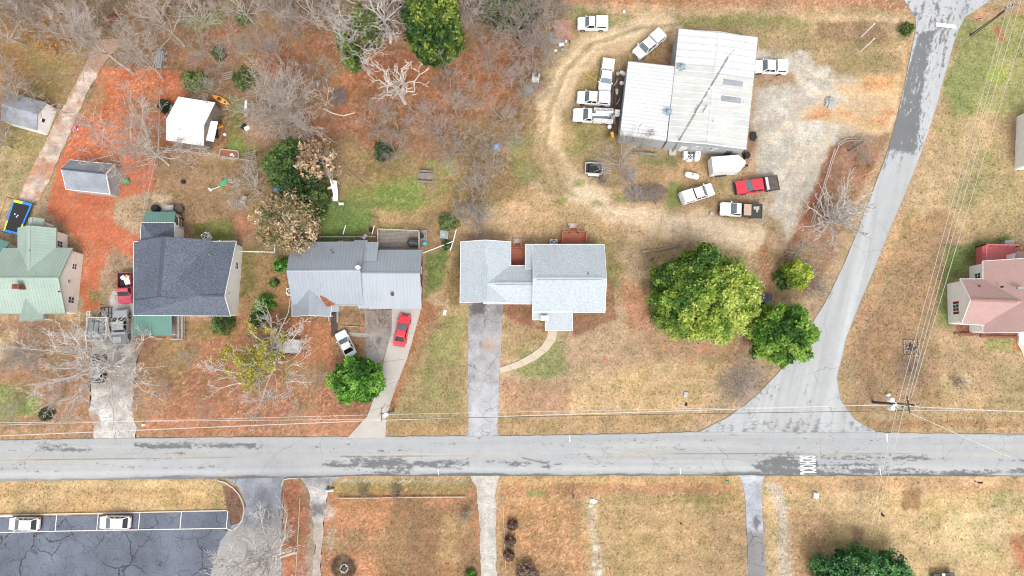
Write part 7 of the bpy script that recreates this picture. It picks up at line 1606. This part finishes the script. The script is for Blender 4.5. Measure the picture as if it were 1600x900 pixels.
def canopy():
    x, y = obj_at(521, 298, 1.5); t = thing('white_canopy_frame', 'broken white canopy with torn sheets beside the dark evergreens', 'canopy', (x, y, 0), 0, world=False)
    q = M(); q.slab([(-.5, 1.6, 1.9), (.5, 1.4, 1.8), (.7, -.6, 1.5), (.05, -.7, 1.6)], .05); q.slab([(.0, -.5, 1.5), (.7, -.5, 1.5), (.6, -1.5, 1.2), (-1.4, -1.3, 1.1), (-1.2, -.95, 1.3), (-.1, -1.0, 1.5)], .05); q.slab([(-.9, .5, 1.5), (-.2, .7, 1.7), (-.1, .3, 1.7), (-.9, .15, 1.5)], .05); q.build('sheet', 'trim_white', t)
    for a, b in (((-.5, 1.6), (-.5, 1.6)), ((.5, 1.4), (.5, 1.4)), ((.6, -1.5), (.6, -1.5)), ((-1.4, -1.3), (-1.4, -1.3))): q = M(); q.tube([(a[0], a[1], 0), (b[0], b[1], 1.6)], .035, 5); q.build('pole', 'trim_white', t)
    x, y = obj_at(534, 319); q = M(); q.tube([(x-.35, y, .2), (x+.35, y, .25)], .22, 8); tag(q.build('white_tub', 'white_paint', None, org=(x, y, 0)), 'small white tub at the foot of the torn canopy', 'tub')
canopy()
x, y = obj_at(436, 294); q = M(); q.loft([[(x-.9, y-.6, 0), (x+.8, y-.8, 0), (x+.9, y+.8, 0), (x-.7, y+.7, 0)], [(x-.4, y-.3, .8), (x+.4, y-.3, .6), (x+.3, y+.4, .9), (x-.3, y+.3, .7)]]); tag(q.build('blue_tarp', 'tarp_blue', None, org=(x, y, 0)), 'crumpled blue tarp heap under the grey bare tree', 'tarp')
x, y = obj_at(775, 229); q = M(); q.loft([[(x-.6, y-.4, 0), (x+.6, y-.5, 0), (x+.6, y+.5, 0), (x-.5, y+.5, 0)], [(x-.2, y-.2, .5), (x+.3, y-.2, .4), (x+.2, y+.3, .5), (x-.2, y+.2, .5)]]); tag(q.build('blue_tarp', 'tarp_blue', None, org=(x, y, 0)), 'small blue tarp among saplings above the pale house', 'tarp')
def well_box():
    x, y = obj_at(694, 366.5, .7); t = thing('wooden_box', 'square grey wooden box with plank ramp by the wire gate', 'box', (x, y, 0), R(-6), world=False)
    q = M(); q.box((0, 0, .35), (1.2, 1.1, .7)); q.build('body', 'grey_wood', t)
    for k in range(4): q = M(); q.box((-.48+k*.32, 0, .73), (.29, 1.2, .05)); q.build('plank', 'trim_grey', t)
    for k in range(5): q = M(); q.box((.15, .75+k*.22, .5-.09*k), (.7, .18, .05), R(-8)); q.build('ramp_plank', 'grey_wood', t)
    q = M(); q.cyl((-.15, -.05, .75), .2, .05, 10); q.build('lid', 'galv', t)
well_box()
def propane():
    a, b = P(1069.5, 272, .6), P(1092, 277.5, .6); c = (a+b)/2; L = (b-a).length; t = thing('propane_tank', 'cream propane tank lying on legs near the white trailer', 'tank', (c.x, c.y, 0), math.atan2(b.y-a.y, b.x-a.x), world=False); h = L/2
    q = M(); q.tube([(-h, 0, .75), (-h+.08, 0, .75), (-h+.3, 0, .75), (h-.3, 0, .75), (h-.08, 0, .75), (h, 0, .75)], [.08, .3, .46, .46, .3, .08], 14); q.build('tank', 'tank_cream', t, smooth=False)
    q = M(); q.cyl((0, 0, 1.18), .16, .16, 10); q.build('valve_cover', 'trim_grey', t)
    for x in (-.7, .7): q = M(); q.box((x, 0, .16), (.12, .8, .34)); q.build('leg', 'trim_grey', t)
propane()
x, y = obj_at(1089.5, 243.5, .6); t = thing('white_tank', 'upright white oval tank beside the round fan unit', 'tank', (x, y, 0), R(80), world=False); q = M(); q.loft([[(-.75, -.3, z), (-.5, -.42, z), (.5, -.42, z), (.75, -.3, z), (.75, .3, z), (.5, .42, z), (-.5, .42, z), (-.75, .3, z)] for z in (.05, .9)]+[[(-.6, -.2, 1.02), (-.4, -.3, 1.02), (.4, -.3, 1.02), (.6, -.2, 1.02), (.6, .2, 1.02), (.4, .3, 1.02), (-.4, .3, 1.02), (-.6, .2, 1.02)]]); q.build('body', 'white_paint', t); q = M(); q.tube([(.3, 0, 1.0), (.3, 0, 1.12)], .1, 8); q.build('cap', 'trim_grey', t)
x, y = obj_at(1070, 243, .5); q = M(); q.box((x, y, .55), (.55, 1.0, 1.1)); q.box((x+.1, y-.3, 1.15), (.3, .3, .12)); tag(q.build('meter_cabinet', 'white_paint', None, org=(x, y, 0)), 'white upright cabinet left of the round fan unit', 'cabinet')
x, y = obj_at(1177, 213, .1); q = M(); q.prism([(x-.45, y-.5), (x+.1, y-.75), (x+.5, y-.3), (x+.4, y+.6), (x-.2, y+.7), (x-.5, y+.2)], 0, .25); tag(q.build('rubber_mat', 'black_plastic', None, org=(x, y, 0)), 'black rubber heap at the east warehouse wall', 'mat')
x, y = obj_at(1167, 242, .6); q = M(); q.box((x, y, .5), (.9, .9, 1.0), .3, .8); tag(q.build('black_bin', 'black_plastic', None, org=(x, y, 0)), 'black bin at the lower right warehouse corner', 'bin')
def cooler():
    x, y = obj_at(837, 122, .6); t = thing('white_cooler', 'white square appliance with dark top panel by the wood edge', 'appliance', (x, y, 0), R(-8), world=False)
    q = M(); q.box((0, 0, .55), (1.1, 1.05, 1.1)); q.build('body', 'white_paint', t); q = M(); q.box((.08, .25, 1.12), (.6, .5, .06)); q.build('top_panel', 'dark_glass', t)
    q = M(); q.box((0, -.54, .5), (.8, .04, .7)); q.build('door', 'trim_white', t)
cooler()
x, y = obj_at(826, 140); pallet(x, y, .0, R(25), 'weathered grey pallet on the ground below the white appliance', (1.3, 1.1), 'trim_grey')
x, y = obj_at(985, 275); pallet(x, y, .0, R(85), 'dark old pallet left of the brush pile', (1.5, 1.4), 'grey_wood')
# junk pile
x, y = obj_at(877, 71); rng_ = random.Random(4)
for i, (dx, dy, m, s, lb) in enumerate(((0, 0, 'white_paint', (.8, .7, .7), 'large white junk drum by the rusty shed'), (.6, .5, 'white_paint', (.5, .5, .5), 'small white junk drum upper right of the junk heap'), (-.9, .3, 'sign_red', (.6, .5, .4), 'red junk canister by the rusty shed'), (.2, -.8, 'trim_grey', (.6, .4, .35), 'grey junk box lower in the junk heap'), (-.9, -1.0, 'white_paint', (.5, .4, .3), 'white junk box at the lower left of the junk heap'))):
    q = M(); q.tube([(x+dx-s[0]/2, y+dy, s[2]/2), (x+dx+s[0]/2, y+dy+.1, s[2]/2+.1)], s[1]/2, 9); q.box((x+dx, y+dy, s[2]*.8), (s[0]*.5, s[1]*.5, s[2]*.4), i); tag(q.build('junk_drum', m, None, org=(x+dx, y+dy, 0)), lb, 'junk', 'junk heap by the rusty shed')
# scrap along the west warehouse wall
rng_ = random.Random(8)
sc = [(965, 116, 'pale_wood', 'pale round stool top'), (972, 116, 'white_paint', 'white bucket'), (962, 129, 'trim_grey', 'grey coil'), (971, 131, 'white_paint', 'white leaning board'), (963, 145, 'galv', 'steel bracket'), (966, 158, 'trim_grey', 'grey scrap pipe'), (952, 199, 'white_paint', 'white cap'), (956, 212, 'yellow_hose', 'yellow post')]
for i, (sx, sy, m, nm) in enumerate(sc):
    x, y = obj_at(sx, sy); q = M(); k = rng_.random()
    if i % 3 == 0: q.tube([(x, y, 0), (x, y, .35), (x, y, .42)], [.3, .32, .2], 10)
    elif i % 3 == 1: q.box((x, y, .25), (.35, .9, .5), k); q.box((x+.1, y+.1, .55), (.2, .5, .12), k)
    else: q.tube([(x-.3, y-.6, .2), (x+.1, y, .35), (x+.3, y+.6, .2)], .1, 7)
    tag(q.build('scrap_piece', m, None, org=(x, y, 0)), nm+' among scrap along the west warehouse wall', 'scrap', 'scrap along the warehouse wall')
for i, (x0, y0, x1, y1, lb) in enumerate(((958, 120, 955, 165, 'long dark scrap beam nearest the white trucks along the warehouse'), (964, 120, 960, 178, 'long dark scrap beam nearest the warehouse wall'), (972, 135, 966, 160, 'short rusty scrap beam leaning at the warehouse wall'))):
    q = M(); q.beam(P(x0, y0, .2), P(x1, y1, .2), .3, .3); tag(q.build('scrap_beam', 'dark_wood', None, org=tuple(P(x0, y0, 0))), lb, 'beam')
q = M(); q.beam(P(990, 239, .3), P(1028, 242.5, .3), .35, .5); tag(q.build('long_timber', 'grey_wood', None, org=tuple(P(990, 239, 0))), 'long grey timber lying below the warehouse wall', 'timber')
def log(pts, r, label, m='log', cat='log'):
    V = [P(x, y, r*.9) for x, y in pts]; q = M(); q.tube(V, [r*(1-.35*i/(len(V)-1)) for i in range(len(V))], 8); tag(q.build('log', m, None, org=tuple(V[0])), label, cat)
log([(1003, 393), (1020, 391.5), (1038, 389), (1055, 385)], .24, 'long grey log lying left above the magnolia')
log([(1018, 407), (1021, 403)], .12, 'short brown stick near the magnolia', 'dark_wood'); log([(506, 170), (520, 177), (536, 181), (555, 176)], .12, 'bent white fallen branch below the brown brush heap', 'dead_white', 'branch'); log([(594, 136), (614, 132)], .10, 'fallen white branch left of the dead tree', 'dead_white', 'branch')
log([(480, 225), (512, 243), (528, 245), (545, 268), (569, 288)], .13, 'long tan fallen branch across the back lawn', 'log', 'branch'); log([(249, 84), (252, 108)], .0 + .2, 'pale board stack standing in the upper yard', 'trim_grey', 'boards')
q = M(); x, y = obj_at(251, 94); q.box((x, y, .3), (.9, 2.6, .5), R(-4)); q.box((x+.15, y, .62), (.25, 2.4, .14), R(-4)); q.box((x-.25, y+.2, .6), (.2, 2.8, .1), R(-4)); tag(q.build('board_stack', 'trim_grey', None, org=(x, y, 0)), 'grey stack of boards in the upper yard', 'boards')
for (x, y, n, lb) in ((357, 119, 7, 'pale split log pile at the upper yard edge'), (392, 243, 6, 'small grey firewood pile by the sand pit')):
    cx, cy = obj_at(x, y); t = thing('log_pile', lb, 'log pile', (cx, cy, 0), R(12), world=False)
    for k in range(n): q = M(); q.tube([(-.9, -.5+k*.18, .14+(k % 2)*.16), (.9, -.5+k*.18+.08, .14+(k % 2)*.16)], .12, 7); q.build('log', 'log', t)
def brush_pile(x, y, rx, ry, label, seed, m='brush', n=420, h=.9):
    rg = np.random.default_rng(seed); c = P(x, y, 0); a = rg.uniform(0, 6.28, n); r = np.sqrt(rg.random(n)); p = np.stack([np.cos(a)*r*rx, np.sin(a)*r*ry, (1-r**2)*h*rg.random(n)+.05], 1)
    th = rg.uniform(0, 6.28, n); d = np.stack([np.cos(th), np.sin(th), rg.uniform(-.25, .35, n)], 1)*rg.uniform(.4, 1.3, n)[:, None]; pts = np.stack([p-d*.5, p+rg.normal(0, .05, (n, 3)), p+d*.5], 1); pts[..., 2] = np.maximum(pts[..., 2], .03)
    V, F = tube_mesh(pts, np.full((n, 3), 1)*rg.uniform(.012, .034, n)[:, None]); o = link('brush_pile', np_mesh('brush_pile', V, F), m, None, (c.x, c.y, 0)); o['kind'] = 'thing'; tag(o, label, 'brush pile')
brush_pile(1018, 301, 2.4, 1.5, 'heap of dark cut branches below the warehouse', 1, n=300); brush_pile(992, 303, 1.6, 1.3, 'greyer thinner heap of branches left of the dark one', 2, 'bark_grey', 260); brush_pile(531, 152, 1.2, 1.3, 'brown brush heap beside the bent white sapling', 3, n=260); brush_pile(420, 172, 1.2, .5, 'long dark heap of brush above the orange patch', 4, n=220)
brush_pile(178, 30, 1.0, .7, 'orange brown brush heap in the upper yard', 6, 'leaf_rust', 160); brush_pile(255, 24, .8, .7, 'reddish brush heap beside the forked tree', 7, 'leaf_rust', 160)
# sand pit and rubbish in the yard
def sand_pit():
    cs = [(345, 233), (372, 236), (373.5, 245), (368, 249), (342, 246)]; V = [P(x, y, .1) for x, y in cs]; c = sum(V, Vector())/5; t = thing('sand_pit', 'small fenced leaf filled pit with pale edging below the kayak', 'sand pit', (c.x, c.y, 0))
    for a, b in zip(V, V[1:]+V[:1]): q = M(); q.beam(a, b, .14, .22); q.build('edging', 'pale_wood', t)
    q = M(); q.add([(v.x, v.y, .03) for v in V], [tuple(range(5))]); q.build('filling', 'leaf_rust', t)
    q = M(); q.box((c.x+.2, c.y, .15), (.5, .3, .2), .4); q.box((c.x+.5, c.y-.2, .1), (.25, .2, .14), 1); q.build('rubbish', 'white_paint', t)
sand_pit()
for i, (x, y, m, lb, s) in enumerate(((384, 164, 'trim_white', 'white plank scrap near the kayak', (.35, 1.6, .12)), (386, 200, 'trim_white', 'white crumpled scrap in the bare yard', (.8, .6, .3)), (380, 197, 'black_plastic', 'black crumpled bag beside the white scrap', (.9, .5, .3)), (385, 179, 'brush', 'dark round burnt spot heap in the yard', (.7, .7, .2)), (344, 198, 'orange', 'orange plastic toy at the shed lean-to', (.35, 1.0, .3)), (351, 210, 'trim_white', 'white pot right of the shed lean-to', (.4, .4, .3)), (286, 284, 'black_plastic', 'small black toy in the yard behind the charcoal house', (.6, .5, .4)), (197, 283, 'toy_green', 'green plastic chair at the grey shingle shed', (.9, .5, .6)), (570, 370, 'trim_white', 'white bag on grass behind the grey metal roof', (.8, .5, .3)), (695, 488, 'trim_white', 'white bag on the side lawn', (.8, .45, .2)), (579, 359, 'black_plastic', 'black trash can on the back grass', (.5, .5, .8)), (1275, 774.5, 'white_paint', 'white utility box on the south lawn', (.7, .8, .5)), (1071.5, 616.5, 'pale_grey_wall', 'pale green utility cover on the front lawn', (.6, .8, .15)), (1072.5, 632, 'black_plastic', 'small dark meter lid on the front lawn', (.3, .45, .2)), (1380, 805, 'black_plastic', 'tiny dark stake in the south lawn', (.2, .4, .5)), (1064, 818, 'black_plastic', 'tiny dark lid in the middle south lawn', (.2, .25, .12)), (975, 18, 'trim_white', 'small white marker at the top of the work yard', (.25, .4, .6)), (1388, 617, 'trim_white', 'small white pedestal near the junction pole', (.35, .45, .6)), (1112, 334, 'stone', 'pale round stone left of the white flatbed', (.7, .6, .3)), (224, 664, 'trim_white', 'small white marker on the front lawn beside the gravel lane', (.4, .35, .5)))):
    cx, cy = obj_at(x, y, s[2]/2); q = M(); a = .5*i
    q.loft([[(cx+rot2(dx*s[0]/2, dy*s[1]/2, a)[0]*k, 0, 0) for dx, dy in ()] for k in ()]) if False else None
    for sc_, z0, z1, tp in ((1, 0, s[2]*.75, .94), (.8, s[2]*.75, s[2], .8)): q.box((cx, cy, (z0+z1)/2), (s[0]*sc_, s[1]*sc_, z1-z0), a if i not in (11, 12, 13) else R(-10), tp)
    nm = lb.split()
    tag(q.build({'trim_white': 'scrap', 'white_paint': 'utility_box', 'black_plastic': 'black_object', 'brush': 'ash_heap', 'orange': 'toy', 'toy_green': 'plastic_chair', 'pale_grey_wall': 'utility_cover', 'stone': 'stone'}[m], m, None, org=(cx, cy, 0)), lb, {'toy_green': 'chair', 'orange': 'toy', 'stone': 'stone'}.get(m, nm[-1] if False else 'small object'))
# barrels behind the charcoal house
for x, y, m, lb in ((241.5, 325, 'black_plastic', 'black barrel left of the grey unit behind the teal porch roof'), (279, 325.5, 'rust_steel', 'brown drum right of the grey unit behind the teal porch roof')):
    cx, cy = obj_at(x, y, .8); t = thing('barrel', lb, 'barrel', (cx, cy, 0), 0, world=False); q = M(); q.tube([(0, 0, 0), (0, 0, .1), (0, 0, .45), (0, 0, .85), (0, 0, .92)], [.5, .56, .6, .56, .5], 14); q.build('body', m, t); q = M(); q.cyl((0, 0, .92), .46, .05, 14); q.build('lid', m, t)
cx, cy = obj_at(264, 325.5, .7); t = thing('heat_pump', 'grey heat pump box behind the teal porch roof', 'heat pump', (cx, cy, 0), 0, world=False); q = M(); q.box((0, 0, .5), (1.5, .9, 1.0)); q.build('casing', 'trim_grey', t); q = M(); q.box((.1, 0, 1.02), (.9, .6, .05)); q.build('grille', 'galv', t)
ac_unit(452, 455, 'pale air conditioner at the left end of the grey metal roofed house', (.9, .9, .9), 'tank_cream')
# fire ring of stones, planter ring, gravel heap
def stone_ring(px, py, half, label, square=True, n=24, m='stone', inner='dark_stone', fillr=.5):
    cx, cy = obj_at(px, py); t = thing('fire_ring' if square else 'planter_ring', label, 'fire ring' if square else 'planter', (cx, cy, 0), 0, world=False); rg = random.Random(int(px))
    for i in range(n):
        a = 2*math.pi*i/n
        if square:
            s_ = 4*i/n; e = int(s_); f = (s_-e)*2-1; x, y = ((f, -1), (1, f), (-f, 1), (-1, -f))[e]; x *= half; y *= half
        else: x, y = math.cos(a)*half, math.sin(a)*half
        q = M(); sx = rg.uniform(.22, .34); q.box((0, 0, .09), (sx, sx*.8, .2), rg.random()*6, .75); o = q.build('stone', m, t); o.location = (x+rg.uniform(-.05, .05), y+rg.uniform(-.05, .05), 0)
    q = M(); q.cyl((0, 0, 0), half*fillr, .18, 10, half*fillr*.8); q.build('ash_bed' if square else 'stump', inner, t)
    if square:
        for k in range(16): q = M(); q.box((rg.uniform(-half*.8, half*.8), rg.uniform(-half*.8, half*.8), .06), (.25, .2, .12), rg.random()*6, .7); q.build('stone', 'stone' if k % 3 else 'dark_stone', t)
stone_ring(1424, 544, 1.05, 'square stone fire ring with dark centre under the wires'); stone_ring(538, 888, .52, 'round stone planter ring in a dark soil circle', False, 14, 'stone', 'dark_stone', .65)
def heap(px, py, rx, ry, h, label, n=220, m='gravel_pile'):
    cx, cy = obj_at(px, py); rg = np.random.default_rng(int(px)); q = M(); pts = []
    for i in range(n):
        a, r = rg.uniform(0, 6.28), math.sqrt(rg.random()); s = rg.uniform(.06, .17); z = h*(1-r*r)*rg.uniform(.6, 1)
        q.box((cx+math.cos(a)*r*rx, cy+math.sin(a)*r*ry, z), (s*2, s*1.6, s*1.5), rg.uniform(0, 6), .6)
    o = q.build('gravel_heap', m, None, org=(cx, cy, 0)); o['kind'] = 'thing'; tag(o, label, 'gravel heap')
heap(1297, 161, .85, 1.0, .8, 'heap of pale broken stone on the gravel lot'); heap(927, 783, .5, .25, .1, 'white stones at the head of the faint south path', 30, 'trim_white')
# mailboxes
def mailbox(px, py, label, m, rz=0, h=1.05):
    cx, cy = obj_at(px, py, h); t = thing('mailbox', label, 'mailbox', (cx, cy, 0), rz, world=False); q = M(); q.box((0, 0, h/2-.1), (.1, .1, h)); q.build('post', 'grey_wood', t)
    r = []
    for x in (-.3, .3): r.append([(x, -.13, h), (x, -.13, h+.14), (x, -.07, h+.25), (x, .07, h+.25), (x, .13, h+.14), (x, .13, h)])
    q = M(); q.loft(r); q.build('box', m, t); q = M(); q.box((.05, .15, h+.2), (.04, .02, .2)); q.build('flag', 'sign_red', t)
mailbox(1531, 754, 'black mailbox on the verge at the lower right', 'black_plastic', 0); mailbox(1139, 752.5, 'green mailbox beside the narrow asphalt drive', 'toy_green', R(90)); mailbox(622, 771, 'black mailbox behind the white timbers', 'black_steel', R(90))
mailbox(513, 762, 'dark mailbox beside the worn concrete drive', 'black_steel', R(90), .9); mailbox(896, 775, 'brown mailbox at the middle south yard edge', 'rust_steel', R(90), .8)
# culvert, hoses
q = M(); V = [P(x, y, .05) for x, y in ((915, 115), (925, 121), (935, 128))]; q.tube(V, .05, 5); tag(q.build('garden_hose', 'yellow_hose', None, org=tuple(V[0])), 'yellow hose on the grass left of the vertical white truck', 'hose')
q = M(); V = [P(x, y, .05) for x, y in ((1037, 330), (1034, 345), (1029, 370), (1021, 398))]; q.tube(V, .03, 5); tag(q.build('garden_hose', 'yellow_hose', None, org=tuple(V[0])), 'thin yellow line on the dirt track above the magnolia', 'hose')
q = M(); a, b = P(508, 767, .2), P(522, 765.5, .2); q.tube([a, b], .25, 10); tag(q.build('culvert_pipe', 'galv', None, org=tuple(a)), 'grey culvert pipe end beside the worn concrete drive', 'pipe')
q = M(); x, y = obj_at(1473, 894, .5)
t = thing('parked_vehicle', 'dark vehicle cut by the bottom edge beside the dark green tree', 'car', (x, y-.9, 0), R(3), world=False); q.loft([[(-1.6, -1.2, .4), (-1.6, .7, .4), (-1.5, .8, .9), (-1.5, -1.2, .9)], [(1.5, -1.2, .4), (1.5, .8, .4), (1.4, .85, .95), (1.4, -1.2, .95)]]); q.build('body', 'car_dark', t); q = M(); q.box((-.1, -.3, 1.2), (1.9, 1.4, .55), 0, .85); q.build('cabin', 'dark_glass', t); q = M(); q.box((-.2, .62, 1.0), (.4, .5, .18)); q.build('mirror', 'white_paint', t)
for sx in (-1.0, 1.0): wheel(t, sx, .6, .33)
for o in bpy.data.objects:
    for k in ('_o', '_tips'):
        if k in o.keys(): del o[k]
